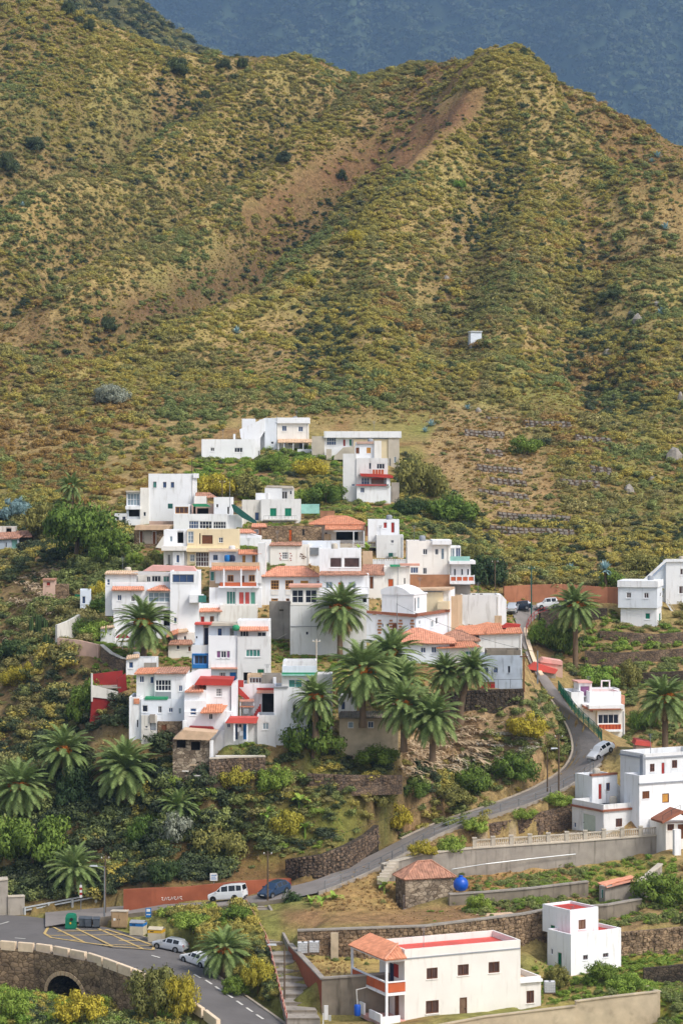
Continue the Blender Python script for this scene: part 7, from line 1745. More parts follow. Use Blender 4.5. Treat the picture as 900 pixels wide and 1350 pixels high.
def palm(x, yb, yc, wpx, label, fruit=0, n=72, dead=7, lean=0., D=None, skirt=True, rtr=.36, group='date palms around the village', xc=None, low=True):
 g = P(x, yb, D) if D else ground(x, yb)
 rn = random.Random(int(x * 3 + yb)); root = empty('palm_tree', g); tag(root, label, 'palm tree', group)
 sc_ = g.y / F; h = max(.4, (yb - yc) * sc_); Rr = wpx / 2 * sc_ * 1.12; lx = ((xc or x) - x) * sc_
 palm_trunk(h, rtr, lx).build('trunk', 'trunk_palm', root, smooth=True); top = Vector((lx, 0, h))
 cls = [(82, .08), (62, .17), (42, .22), (22, .22), (2, .18), (-22, .15 if low else .05), (-50, .1 if low else .02)]; seq = []
 for e, f in cls: seq += [e] * max(2, int(n * f * 1.75))
 ga = 2.39996
 for i, e in enumerate(seq):
  o = bpy.data.objects.new('frond', rn.choice(FR[('leaf_palm', e)])); col.objects.link(o); o.parent = root
  s_ = Rr * rn.uniform(.92, 1.12) * (1.0 if e < 60 else .9); o.scale = (s_, s_ * rn.uniform(.9, 1.15), s_); o.location = top + Vector((0, 0, .15 * max(e, -10) / 80)); o.rotation_euler = (rn.uniform(-.3, .3), rn.uniform(-.12, .12), i * ga + rn.uniform(-.2, .2))
 for i in range(dead):
  o = bpy.data.objects.new('dead_frond', rn.choice(FR[('leaf_dry', -50)])); col.objects.link(o); o.parent = root
  s_ = Rr * rn.uniform(.55, .8); o.scale = (s_,) * 3; o.location = top - Vector((0, 0, .35)); o.rotation_euler = (rn.uniform(-.2, .2), rn.uniform(-.1, .25), i * 6.283 / max(1, dead) + rn.uniform(-.3, .3))
 for i in range(fruit):
  o = bpy.data.objects.new('fruit_cluster', FRUIT[i % 3]); col.objects.link(o); o.parent = root
  s_ = Rr * .34; o.scale = (s_,) * 3; o.location = top + Vector((0, -.1 * Rr, .12 * Rr)); o.rotation_euler = (0, rn.uniform(-.6, 0), -math.pi / 2 + (i - (fruit - 1) / 2) * .62 + rn.uniform(-.15, .15))
 return root
palm(190, 884, 822, 80, 'tall date palm with brownish fruit in front of the large terraced house on the left', 4, 60, 12, D=311.5)
palm(448, 872, 803, 78, 'tall date palm hung with orange fruit before the tall blank white wall', 6, 64, 12, D=314)
palm(758, 880, 800, 66, 'tall date palm with orange fruit standing in the right ravine below the car park', 6, 60, 10)
palm(876, 990, 922, 74, 'tall date palm with orange fruit at the right edge behind the roadside house', 6, 62, 10)
palm(416, 962, 920, 66, 'small date palm with orange fruit between the green trimmed house and the big cluster', 5, 54, 6, D=281)
palm(478, 948, 886, 94, 'largest date palm of the central cluster with orange fruit and a broad crown', 5, 70, 10, D=284)
palm(516, 920, 864, 84, 'rear date palm of the central cluster rising behind the largest one', 2, 60, 6, D=296)
palm(527, 940, 897, 74, 'middle date palm of the central cluster tucked between the others', 0, 50, 6, D=289)
palm(532, 980, 930, 82, 'front left date palm of the central cluster beside the tan block house', 3, 60, 12, D=281)
palm(570, 992, 946, 80, 'front right date palm of the central cluster above the dead leaf heap', 0, 60, 14, D=280)
palm(588, 930, 887, 62, 'straight date palm right of the central cluster near the old cottage', 0, 50, 8, D=298)
palm(606, 944, 882, 62, 'leaning date palm at the right end of the cluster by the weathered house', 0, 50, 6, D=297, xc=622)
palm(86, 1040, 990, 78, 'date palm with drooping crown below the red walled terrace on the left', 3, 60, 10)
palm(166, 1058, 1014, 92, 'broad bushy date palm under the lower left corner house', 0, 72, 10)
palm(26, 1080, 1038, 82, 'date palm with orange fruit at the left edge of the ravine', 5, 60, 8)
palm(236, 1082, 1064, 56, 'low dark palm with no visible trunk on the bank under the stone shed', 0, 44, 2)
palm(98, 1178, 1146, 74, 'shaggy palm behind the guard rail at the lower left', 0, 50, 4)
palm(95, 668, 642, 42, 'lone bright palm on the slope at the far left above the dense trees', 2, 44, 4)
palm(296, 1282, 1254, 76, 'short palm with orange fruit beside the concrete stairway', 4, 52, 4, D=243)
# ---------------------------------------------------------------- single trees and shrubs
CR = {}
def crown(kind, mat, i):
 k = (kind, mat, i)
 if k not in CR:
  sd = 500 + len(CR) * 3
  if kind == 'tree': CR[k] = crown_mesh('crown', mat, sd, lobes=28, per=240, size=.034, spread=.76, lob_r=(.16, .3))
  elif kind == 'shrub': CR[k] = crown_mesh('crown', mat, sd, lobes=24, per=210, size=.036, dome=True, spread=.74, lob_r=(.18, .34))
  elif kind == 'column': CR[k] = crown_mesh('crown', mat, sd, lobes=12, per=70, size=.11, spread=.5, lob_r=(.3, .5))
 return CR[k]
TRK = [trunk_mesh('trunk', i) for i in range(4)]
PN = [0]
def plant(kind, x, yb, wpx, hpx, mat, label, name=None, cat=None, group=None, D=None):
 g = P(x, yb, D) if D else ground(x, yb); PN[0] += 1; i = PN[0] % 3
 nm = name or {'tree': 'broadleaf_tree', 'shrub': 'shrub', 'column': 'tree'}[kind]
 root = empty(nm, g, (x * 1.7) % 6.28); tag(root, label, cat or ('tree' if kind != 'shrub' else 'shrub'), group)
 s_ = g.y / F; root.scale = (wpx / 2 * s_, wpx / 2 * s_, hpx * s_)
 o = bpy.data.objects.new('crown', crown(kind, mat, i)); col.objects.link(o); o.parent = root
 t = bpy.data.objects.new('trunk', TRK[PN[0] % 4]); col.objects.link(t); t.parent = root
 if kind == 'shrub': t.scale = (.5, .5, .8)
 return root
gt = 'single trees and large shrubs'
for a in [
 ('tree', 412, 1000, 94, 72, 'leaf_green', 'spreading green tree with pale twisted trunk below the small orange fruited palm'),
 ('tree', 100, 745, 112, 100, 'leaf_green', 'dense green tree clump below the lone palm at the far left'),
 ('tree', 60, 715, 70, 60, 'leaf_olive', 'olive green tree at the left of the dense clump beside the blue grey shed'),
 ('tree', 145, 745, 60, 56, 'leaf_green', 'bright green tree leaning over the slope left of the brown stone house'),
 ('tree', 18, 690, 48, 40, 'leaf_blue', 'grey green bush tree above the blue grey shed'),
 ('tree', 40, 1150, 118, 92, 'leaf_green', 'big round green pine like tree at the lower left'),
 ('shrub', 95, 1060, 70, 66, 'leaf_dark', 'dark shrub mass between the two left palms'),
 ('shrub', 115, 950, 62, 70, 'leaf_green', 'tall leafy shrub left of the red walled terrace'),
 ('shrub', 20, 868, 60, 40, 'leaf_dark', 'dark shrub with pale flowers left of the candelabra cacti'),
 ('shrub', 36, 900, 46, 34, 'leaf_yellow', 'yellow flowering shrub below the candelabra cacti'),
 ('shrub', 14, 905, 40, 34, 'leaf_yellow', 'mustard coloured shrub at the left edge under the flowering one'),
 ('shrub', 128, 845, 58, 36, 'leaf_bright', 'leafy garden shrub behind the pink retaining wall'),
 ('shrub', 108, 838, 44, 30, 'leaf_green', 'garden shrub under the narrow tower house'),
 ('shrub', 138, 812, 44, 36, 'leaf_green', 'green shrub between the narrow tower and the large terraced house'),
 ('shrub', 132, 790, 36, 36, 'leaf_yellow', 'yellowish shrub at the left gable of the large terraced house'),
 ('shrub', 202, 750, 30, 36, 'leaf_olive', 'round olive shrub in front of the yellow house'),
 ('shrub', 178, 745, 30, 28, 'leaf_bright', 'leafy plant in the walled yard of the brown stone house'),
 ('shrub', 285, 655, 66, 46, 'leaf_yellow', 'golden green shrub under the long low house'),
 ('shrub', 325, 655, 62, 44, 'leaf_olive', 'brownish olive shrub right of the golden one under the long low house'),
 ('shrub', 360, 622, 48, 30, 'leaf_green', 'green shrub in front of the topmost porch'),
 ('shrub', 410, 628, 56, 36, 'leaf_yellow', 'yellow green shrub below the topmost house garden wall'),
 ('shrub', 430, 665, 66, 40, 'leaf_green', 'green shrub left of the tall red and white house'),
 ('shrub', 404, 668, 50, 36, 'leaf_bright', 'light green shrub behind the mesh fence'),
 ('shrub', 556, 655, 78, 78, 'leaf_olive', 'huge grey olive shrub right of the tall red and white house'),
 ('shrub', 590, 690, 86, 50, 'leaf_green', 'wide green shrub mound on the slope right of the villa'),
 ('shrub', 540, 680, 50, 36, 'leaf_dark', 'dark creeper mound between the tall house and the wide mound'),
 ('shrub', 640, 770, 70, 60, 'leaf_dark', 'dark shrub beside the corner balcony house'),
 ('shrub', 622, 745, 40, 40, 'leaf_olive', 'olive shrub just right of the glazed corner terrace'),
 ('shrub', 690, 600, 56, 34, 'leaf_green', 'big round bush in the middle of the stone terraces'),
 ('shrub', 740, 865, 56, 66, 'leaf_green', 'tall leafy shrub below the lane in the right ravine'),
 ('shrub', 712, 850, 44, 44, 'leaf_bright', 'bright shrub against the winding lane parapet'),
 ('shrub', 790, 905, 66, 42, 'leaf_bright', 'rounded bright shrub above the roadside house'),
 ('shrub', 848, 962, 50, 36, 'leaf_green', 'dark glossy shrub right of the roadside house'),
 ('shrub', 826, 905, 46, 50, 'leaf_olive', 'olive shrub left of the right edge palm'),
 ('shrub', 805, 780, 46, 40, 'leaf_green', 'shrub left of the overhanging upper right house'),
 ('shrub', 845, 755, 60, 40, 'leaf_olive', 'olive shrub above the overhanging upper right house'),
 ('shrub', 694, 975, 66, 46, 'leaf_yellow', 'yellow green shrub at the inside of the road bend, upper part'),
 ('shrub', 722, 1000, 44, 40, 'leaf_olive', 'olive shrub at the very tip of the road bend'),
 ('shrub', 680, 1030, 70, 50, 'leaf_green', 'green shrub low on the bank inside the road bend'),
 ('shrub', 620, 1045, 60, 46, 'leaf_green', 'dark green shrub below the pale agave heap'),
 ('shrub', 590, 1060, 72, 40, 'leaf_olive', 'olive round shrub left of the road bend bank'),
 ('shrub', 500, 1062, 46, 36, 'leaf_olive', 'olive shrub on the bank under the stone edged green plot'),
 ('shrub', 548, 1052, 50, 34, 'leaf_green', 'dark green shrub between the dead leaf heap and the road'),
 ('shrub', 525, 1092, 48, 44, 'leaf_yellow', 'round yellow green shrub at the end of the curved dry stone wall'),
 ('shrub', 376, 1100, 54, 50, 'leaf_yellow', 'golden topped shrub in the terraced garden above the curved wall'),
 ('shrub', 360, 1045, 60, 50, 'leaf_bright', 'broad leaved green shrub above the golden topped one'),
 ('shrub', 310, 1040, 56, 46, 'leaf_yellow', 'pale yellow green shrub under the lawn wall'),
 ('shrub', 290, 1130, 84, 60, 'leaf_olive', 'grey olive shrub mass above the orange wall'),
 ('shrub', 230, 1110, 60, 54, 'leaf_grey', 'silvery grey shrub above the orange wall on the left'),
 ('shrub', 215, 1165, 50, 50, 'leaf_dark', 'dark prickly pear like shrub at the left end of the orange wall'),
 ('shrub', 190, 1120, 56, 60, 'leaf_green', 'green creeper covered shrub left of the silvery one'),
 ('shrub', 500, 1008, 70, 34, 'leaf_green', 'dark green vegetable patch shrub beside the tan block house'),
 ('shrub', 556, 1128, 46, 28, 'leaf_yellow', 'left yellow green hedge bush at the corner of the balustrade', 266),
 ('shrub', 596, 1126, 56, 34, 'leaf_bright', 'bright yellow green hedge bush by the first balustrade post', 268.5),
 ('shrub', 628, 1098, 44, 26, 'leaf_bright', 'low green bush on top of the sloping rough wall, left one', 277),
 ('shrub', 692, 1080, 40, 22, 'leaf_bright', 'low green bush along the road railing, middle one'),
 ('shrub', 735, 1062, 50, 24, 'leaf_bright', 'low green bush next to the garage house wall'),
 ('shrub', 386, 1210, 52, 46, 'leaf_dark', 'dark glossy bush beside the blue car at the stair head', 259),
 ('shrub', 632, 1200, 40, 32, 'leaf_bright', 'bright leafy bush right of the blue water tank'),
 ('shrub', 872, 1190, 90, 52, 'leaf_green', 'wide green bush at the right edge beside the grey tool shed'),
 ('shrub', 735, 1300, 40, 40, 'leaf_olive', 'bare twiggy bush at the left side of the small cube house'),
 ('shrub', 790, 1296, 54, 38, 'leaf_green', 'round green bush in front of the small cube house', 236),
 ('shrub', 826, 1308, 66, 36, 'leaf_bright', 'spreading garden bush in the walled yard at the right'),
 ('tree', 205, 1345, 84, 82, 'leaf_olive', 'reddish olive tree in the foreground below the silver cars', 226),
 ('tree', 238, 1345, 54, 70, 'leaf_yellow', 'yellow green young tree right of the foreground olive tree', 225),
 ('shrub', 20, 1340, 62, 50, 'leaf_bright', 'light green bush at the bottom left corner', 224),
 ('shrub', 105, 1350, 84, 56, 'leaf_yellow', 'tangled yellow green bush below the bridge arch', 223),
 ('shrub', 340, 1300, 50, 52, 'leaf_yellow', 'yellow green bush leaning on the stair rail', 236),
 ('shrub', 310, 1310, 46, 30, 'leaf_green', 'low green bush on the verge of the lower road', 236),
 ('shrub', 255, 1228, 66, 34, 'leaf_bright', 'light green hedge above the parked silver hatchback'),
 ('shrub', 310, 1218, 56, 34, 'leaf_green', 'dark green hedge just below the white van'),
 ('shrub', 143, 436, 30, 28, 'scrub_dark', 'dark round tree in the gully at the left of the hill', None),
 ('shrub', 450, 238, 18, 20, 'scrub_dark', 'dark small tree at the foot of the red landslip'),
 ('shrub', 555, 102, 20, 22, 'scrub_dark', 'dark shrub on the skyline left of the summit'),
 ('shrub', 232, 98, 44, 34, 'scrub_dark', 'wide dark thicket on the left skyline'),
 ('shrub', 295, 92, 26, 20, 'scrub_dark', 'dark bush left of the skyline knoll'),
 ('shrub', 320, 90, 18, 22, 'scrub_dark', 'upright dark bush on the skyline knoll'),
 ('shrub', 90, 20, 22, 26, 'scrub_dark', 'dark tree at the top left of the ridge'),
 ('shrub', 118, 44, 18, 26, 'scrub_dark', 'narrow dark tree just below the top left ridge'),
 ('shrub', 147, 532, 58, 40, 'leaf_grey', 'grey leafless round shrub on the left spur'),
 ('shrub', 375, 215, 26, 24, 'scrub_dark', 'dark shrub above the upper end of the landslip gully'),
 ('shrub', 708, 412, 44, 30, 'scrub_olive', 'dark olive mound in the middle of the right slope'),
 ('shrub', 605, 248, 20, 18, 'leaf_bright', 'vivid green bush below the summit spur'),
 ('shrub', 465, 320, 28, 26, 'leaf_yellow', 'big yellow bush on the central spur'),
 ('shrub', 805, 395, 40, 18, 'scrub_dark', 'dark low bush under the right gully'),
 ('shrub', 405, 378, 26, 24, 'leaf_yellow', 'yellow bush on the spur crest left of centre'),
 ('shrub', 45, 200, 40, 30, 'scrub_dark', 'dark thicket at the left edge under the ridge'),
 ('shrub', 10, 230, 40, 40, 'scrub_dark', 'dark thicket touching the left edge of the hill')]:
 kind, x, yb, wpx, hpx, mat, lb = a[:7]
 plant(kind, x, yb, wpx, hpx, mat, lb, group=gt, D=a[7] if len(a) > 7 else None)
# bananas, agaves, cacti, dragon tree like yucca, boulders
def leafblade(mb, base, d, L_, w, droop, n=4, fold=.15):
 d = Vector(d).normalized(); s_ = d.cross(Vector((0, 0, 1))); s_ = s_.normalized() if s_.length > .01 else Vector((1, 0, 0)); p = Vector(base); prev = None
 for i in range(n + 1):
  t = i / n; ww = w * math.sin(math.pi * min(.97, .12 + .86 * t)) ; c = p; row = (c - s_ * ww + Vector((0, 0, fold * ww)), c, c + s_ * ww + Vector((0, 0, fold * ww)))
  if prev: mb.quad(prev[0], prev[1], row[1], row[0]); mb.quad(prev[1], prev[2], row[2], row[1])
  prev = row; p = p + d * (L_ / n); d = (d + Vector((0, 0, -droop / n))).normalized()
def banana(x, yb, hpx, label, mat='leaf_bright', D=None):
 g = P(x, yb, D) if D else ground(x, yb); s_ = g.y / F; h = hpx * s_; root = empty('banana_plant', g); tag(root, label, 'banana plant', 'banana plants in the gardens'); rn = random.Random(int(x))
 mb = MB(); mb.tube((0, 0, -.3), (0, 0, h * .5), .14, .1, 7); mb.build('stem', 'leaf_bright', root)
 for i in range(8):
  m_ = MB(); a = i * 2.4 + rn.uniform(-.2, .2); e = rn.uniform(.5, 1.3); leafblade(m_, (0, 0, h * .48), (math.cos(a) * math.cos(e), math.sin(a) * math.cos(e), math.sin(e)), h * rn.uniform(.5, .7), h * .11, 1.5); m_.build('leaf', mat, root)
for x, yb, hp, lb, D in [(424, 1204, 28, 'banana plant left of the guy wire below the road railing', 253), (440, 1200, 30, 'taller banana plant right of the guy wire below the road railing', 256), (410, 1202, 22, 'small banana plant near the dark glossy bush', 255), (506, 1182, 26, 'banana plant on the dry bank left of the stone hut', 261), (394, 1072, 32, 'banana plant in the terraced garden above the curved wall', None), (350, 1092, 30, 'banana plant left of the golden topped shrub', None),
                         (474, 735, 20, 'left banana plant behind the scalloped parapet', 353), (484, 736, 22, 'right banana plant behind the scalloped parapet', 353.5), (402, 1104, 24, 'pale banana plant at the wooden frame in the terraced garden', None), (140, 832, 16, 'small banana plant behind the pink wall', 317)]: banana(x, yb, hp, lb, D=D)
def agave(x, yb, wpx, label, mat='leaf_blue'):
 g = ground(x, yb); s_ = wpx / 2 * g.y / F; root = empty('agave', g); tag(root, label, 'agave', 'blue agaves on the slopes'); rn = random.Random(int(x * 7))
 for i in range(22):
  m_ = MB(); a = i * 2.4; e = .15 + 1.25 * (i / 22); leafblade(m_, (0, 0, .05), (math.cos(a) * math.cos(e), math.sin(a) * math.cos(e), math.sin(e)), s_ * rn.uniform(.85, 1.1), s_ * .12, .15, 3); m_.build('leaf', mat, root)
for x, yb, wp, lb in [(751, 752, 22, 'large blue agave above the orange car park wall'), (790, 768, 18, 'blue agave right of the large one by the car park wall'), (568, 562, 20, 'blue agave at the upper right corner of the village'), (560, 570, 16, 'smaller blue agave beside the one at the corner of the village'), (312, 440, 22, 'blue agave on the left spur above the village'), (866, 208, 20, 'pale blue agave high in the right gully'), (876, 303, 22, 'blue agave on the small right hand ridge'), (872, 416, 24, 'big blue agave beside the pale boulders on the right'), (858, 214, 14, 'small agave left of the one in the right gully'), (616, 540, 16, 'blue agave at the top left of the stone terraces'), (30, 272, 14, 'grey blue agave on the far left slope'), (498, 1032, 10, 'little blue agave on the bare bank under the vegetable plot'), (460, 410, 12, 'grey agave low on the central spur')]: agave(x, yb, wp, lb)
def cactus(x, yb, wpx, hpx, label):
 g = ground(x, yb); s_ = g.y / F; root = empty('cactus', g); tag(root, label, 'cactus', 'candelabra cacti on the left slope'); rn = random.Random(int(x))
 for i in range(34):
  a = rn.uniform(0, 6.28); r = wpx / 2 * s_ * math.sqrt(rn.uniform(0, 1)); h = hpx * s_ * (1 - .35 * (r / (wpx / 2 * s_)) ** 2) * rn.uniform(.8, 1); c = Vector((math.cos(a) * r, math.sin(a) * r, 0))
  mb = MB(); mb.path([c * .3 + Vector((0, 0, -.3)), c + Vector((0, 0, h * .35)), c * 1.05 + Vector((0, 0, h))], [.1, .13, .09], 5); mb.build('stem', 'leaf_dark', root)
cactus(50, 842, 28, 34, 'upper candelabra cactus clump with many upright dark stems on the left slope'); cactus(63, 868, 20, 34, 'lower candelabra cactus clump below the other one on the left slope')
def yucca(x, yb, hpx, wpx, label):
 g = ground(x, yb); s_ = g.y / F; h = hpx * s_; root = empty('yucca', g); tag(root, label, 'yucca'); rn = random.Random(int(x)); mb = MB(); mb.path([Vector((0, 0, -.4)), Vector((.1, 0, h * .5)), Vector((0, 0, h * .82))], [.3, .22, .2], 7); mb.build('trunk', 'trunk', root)
 for i in range(46):
  m_ = MB(); a = i * 2.4; e = rn.uniform(-.7, 1.4); leafblade(m_, (0, 0, h * .82), (math.cos(a) * math.cos(e), math.sin(a) * math.cos(e), math.sin(e)), wpx / 2 * s_ * rn.uniform(.8, 1.1), wpx * s_ * .05, .3, 3); m_.build('leaf', 'leaf_blue', root)
yucca(797, 792, 50, 26, 'tall spiky blue green yucca with a bare trunk above the orange car park wall')
def boulder(x, yb, wpx, hpx, label):
 g = ground(x, yb); s_ = g.y / F; rn = random.Random(int(x * 5)); mb = MB(); n = 9; prof = [(.75, -.3), (1, .1), (.9, .5), (.55, .85), (.15, 1)]; vs = []; fs = []
 for k, (r, z) in enumerate(prof):
  for i in range(n):
   a = 2 * math.pi * i / n; q = r * rn.uniform(.75, 1.15); vs.append((math.cos(a) * q * wpx / 2 * s_, math.sin(a) * q * wpx / 2 * s_, z * hpx * s_ * rn.uniform(.9, 1.1)))
 for k in range(len(prof) - 1):
  for i in range(n): fs.append((k * n + i, k * n + (i + 1) % n, (k + 1) * n + (i + 1) % n, (k + 1) * n + i))
 fs.append(tuple(range((len(prof) - 1) * n, len(prof) * n))); mb.add(vs, fs); tag(mb.build('boulder', 'rock', loc=g), label, 'boulder', 'pale boulders on the right slope')
for a in [(840, 428, 16, 14, 'largest pale boulder beside the big blue agave on the right slope'), (832, 414, 10, 5, 'flat pale boulder left of the largest one'), (865, 402, 9, 5, 'pale boulder above the big blue agave'), (800, 467, 12, 7, 'pale boulder alone in the middle of the right slope'), (888, 608, 22, 18, 'big rough outcrop at the right edge level with the terraces'), (858, 634, 10, 8, 'small grey boulder below the rough outcrop'), (630, 543, 8, 6, 'small pale boulder at the top of the stone terraces'), (588, 370, 10, 7, 'grey boulder on the central slope'), (606, 360, 6, 5, 'tiny grey boulder next to the central slope one'), (828, 650, 14, 12, 'grey boulder among rust scrub on the right'), (896, 528, 8, 12, 'upright pale boulder at the right edge')]: boulder(*a)
# ---------------------------------------------------------------- far mountains and the air between
def slab_mountain(name, xr, yr, fn, nx, ny, mat):
 X = np.linspace(*xr, nx)[None, :] * np.ones((ny, 1)); Y = np.linspace(*yr, ny)[:, None] * np.ones((1, nx)); Zm = fn(X, Y)
 me = bpy.data.meshes.new(name); idx = np.arange(nx * ny).reshape(ny, nx); q = np.stack([idx[:-1, :-1], idx[:-1, 1:], idx[1:, 1:], idx[1:, :-1]], -1).reshape(-1, 4)
 me.from_pydata(np.stack([X, Y, Zm], -1).reshape(-1, 3).tolist(), [], q.tolist()); me.polygons.foreach_set('use_smooth', np.ones(len(q), bool)); me.materials.append(M[mat]); me.update()
 o = bpy.data.objects.new(name, me); col.objects.link(o); o['kind'] = 'structure'; return X, Y, Zm
mk('forest_floor', (62, 76, 50), var=.4, scale=.012, dirt=(96, 92, 82), dirt_amt=.5)
mk('ridge_floor', (92, 92, 56), var=.3, scale=.03)
def f_far(X, Y):
 t = (Y - 2900) / 2200
 spur = 1 - np.abs(2 * fbm(X + 9000 + 260 * np.sin(Y / 700), Y * .25 + 4000, 300, 61, 3) - 1); spur2 = 1 - np.abs(2 * fbm(X + 5000 + .25 * Y, Y * .35, 110, 67, 3) - 1)
 return -150 + t * 1500 + (spur - .6) * 420 * np.clip(t * 2, 0, 1) + (spur2 - .6) * 150 + (fbm(X + 3000, Y, 90, 71, 3) - .5) * 130
fx_, fy_, fz_ = slab_mountain('mountain', (-2400, 2400), (4640, 8160), lambda X, Y: f_far(X / 1.6, Y / 1.6) * 1.6, 260, 220, 'forest_floor')
def f_mid(X, Y):
 cx = X / Y * F + 450; h = np.interp(cx, [-400, 60, 120, 180, 225, 268, 330, 500], [-160, -90, -50, 0, 32, 62, 120, 260])
 top = CZ + (HZ - h) * 1300 / F
 return top - np.abs(Y - 1300) * .55 + (fbm(X + 2000, Y, 30, 73, 3) - .5) * 14
mx_, my_, mz_ = slab_mountain('far_ridge', (-420, 40), (1120, 1450), f_mid, 90, 70, 'ridge_floor')
PR['far_wood'] = [proto('crown', crown_mesh('crown', 'scrub_dark', 900 + i, lobes=5, per=24, size=.3, dome=True)) for i in range(3)]
rng = np.random.default_rng(5)
def wood(name, label, X, Y, Zm, n, r, vis, protos, seed):
 px = 450 + F * X / Y; py = HZ - (Zm - CZ) * F / Y; ii, jj = np.nonzero((px > -60) & (px < 960) & (py > -90) & (py < 260) & vis)
 pk = rng.integers(0, len(ii), n); i, j = ii[pk], jj[pk]; dx, dy = X[0, 1] - X[0, 0], Y[1, 0] - Y[0, 0]
 i2, j2 = np.clip(i, 0, X.shape[0] - 2), np.clip(j, 0, X.shape[1] - 2); a, b = rng.uniform(0, 1, n), rng.uniform(0, 1, n)
 z = (Zm[i2, j2] * (1 - a) + Zm[i2, j2 + 1] * a) * (1 - b) + (Zm[i2 + 1, j2] * (1 - a) + Zm[i2 + 1, j2 + 1] * a) * b
 rr = rng.uniform(*r, n); pts = np.stack([X[i2, j2] + a * dx, Y[i2, j2] + b * dy, z - .2 * rr], 1)
 scatter(name, label, pts, np.stack([rr, rr, rr * .9], 1), protos, seed)
wood('forest', 'hazy dark forest covering the far mountain', fx_, fy_, fz_, 18000, (9, 26), fx_ > -9e9, PR['far_wood'], 7)
wood('woodland', 'olive scrub woodland on the dark ridge at the top left', mx_, my_, mz_, 5000, (2.5, 5), mx_ > -9e9, PR['scrub_olive'] + PR['scrub_dark'], 8)
mb = MB(); mb.box(-2600, 2600, -40, 8400, -60, 3200)
hz = bpy.data.materials.new('haze'); hz.use_nodes = True; t = hz.node_tree; t.nodes.remove(t.nodes['Principled BSDF']); pv = t.nodes.new('ShaderNodeVolumePrincipled')
pv.inputs['Color'].default_value = (.42, .66, 1.0, 1); pv.inputs['Density'].default_value = .000075; t.links.new(pv.outputs[0], t.nodes['Material Output'].inputs['Volume'])
o = mb.build('haze', hz); o['kind'] = 'stuff'
# ---------------------------------------------------------------- bridge, plaza, markings
def rp(px, py, up=.03): D = zD(px, py); q = P(px, py, D); q.z += up; return q
br = empty('bridge', rp(0, 1250, 0)); tag(br, 'stone road bridge with a dark arch opening at the lower left', 'bridge')
base = br.location.copy()
def edge(px): return rp(px, float(np.interp(px, [a for a, b in RN], [b for a, b in RN])), 0) + Vector((0, -.12, 0))
def bwall(x0, x1, name='masonry', mat='stone_warm', depth=8):
 mb = MB(); n = max(1, int((x1 - x0) / 12)); L_ = [edge(x0 + (x1 - x0) * i / n) - base for i in range(n + 1)]
 for a, b in zip(L_, L_[1:]):
  d = Vector((0, 0, -depth)); e = Vector((0, .5, 0)); mb.add([a + d, b + d, b, a, a + e, b + e], [(0, 1, 2, 3), (3, 2, 5, 4)])
 return mb.build(name, mat, br)
bwall(-80, 44); bwall(131, 232)
a, b = edge(44) - base, edge(131) - base; e = b - a; Lw = Vector((e.x, e.y, 0)).length; ex = Vector((e.x, e.y, 0)) / Lw; nin = Vector((-ex.y, ex.x, 0))
uc = Lw * (87 - 44) / (131 - 44); r = 2.0; ru = 2.75; zt = -1.9; mb = MB(); m2 = MB(); m3 = MB(); n = 14
def wp(u, z, d=0): return a + ex * u + Vector((0, 0, e.z * u / Lw + z)) + nin * d
arc = [(uc + ru * math.cos(math.pi * i / n), zt - r + r * math.sin(math.pi * i / n)) for i in range(n + 1)]; arc = [(uc + ru, -8)] + arc + [(uc - ru, -8)]
outer = [(Lw, -8)] + [(Lw, 0)] + [(Lw - Lw * i / (n - 1), 0) for i in range(1, n - 1)] + [(0, 0)] + [(0, -8)]; outer = outer[:1] + [(Lw, arc[1][1])] + [(Lw + (0 - Lw) * max(0, min(1, (i - 1) / (n - 2))), 0) for i in range(1, n)] + [(0, arc[-2][1])] + [(0, -8)]
for i in range(len(arc) - 1): mb.quad(wp(*outer[i]), wp(*outer[i + 1]), wp(*arc[i + 1]), wp(*arc[i])); m2.quad(wp(*arc[i]), wp(*arc[i + 1]), wp(*arc[i + 1], 9), wp(*arc[i], 9))
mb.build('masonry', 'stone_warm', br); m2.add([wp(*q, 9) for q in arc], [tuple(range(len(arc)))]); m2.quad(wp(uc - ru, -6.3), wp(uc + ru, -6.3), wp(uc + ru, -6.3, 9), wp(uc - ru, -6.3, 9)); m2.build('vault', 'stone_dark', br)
for i in range(1, n + 1):
 th0, th1 = math.pi * (i - 1) / n + .02, math.pi * i / n - .02; q = []
 for rr, th in ((r, th0), (r + .42, th0), (r + .42, th1), (r, th1)): q.append(wp(uc + (rr + ru - r) * math.cos(th), zt - r + rr * math.sin(th), -.08))
 m3 = MB(); m3.prism(q, nin * .3); m3.build('voussoir', 'tan_wall', br)
for x0, x1 in ((-22, -2), (1, 20.5), (24.5, 44), (48, 67), (70.7, 90), (93, 112), (115.5, 134.7), (136.5, 154.7), (156, 173), (175, 189), (226, 246), (250, 266), (269, 286)):
 mb = MB(); p0, p1 = edge(x0) - base, edge(x1) - base; d = (p1 - p0).normalized(); nn = Vector((-d.y, d.x, 0)).normalized() * .4; up = Vector((0, 0, .72)); bev = Vector((0, 0, .06))
 lo = [p0 - nn * .12, p1 - nn * .12, p1 + nn * .88, p0 + nn * .88]; mb.add([q - Vector((0, 0, .2)) for q in lo] + [q + up - bev for q in lo] + [q + up + (nn * .08 if i < 2 else -nn * .08) for i, q in enumerate(lo)], [(0, 1, 5, 4), (1, 2, 6, 5), (2, 3, 7, 6), (3, 0, 4, 7), (4, 5, 9, 8), (5, 6, 10, 9), (6, 7, 11, 10), (7, 4, 8, 11), (8, 9, 10, 11)]); mb.build('parapet_block', 'parapet', br)
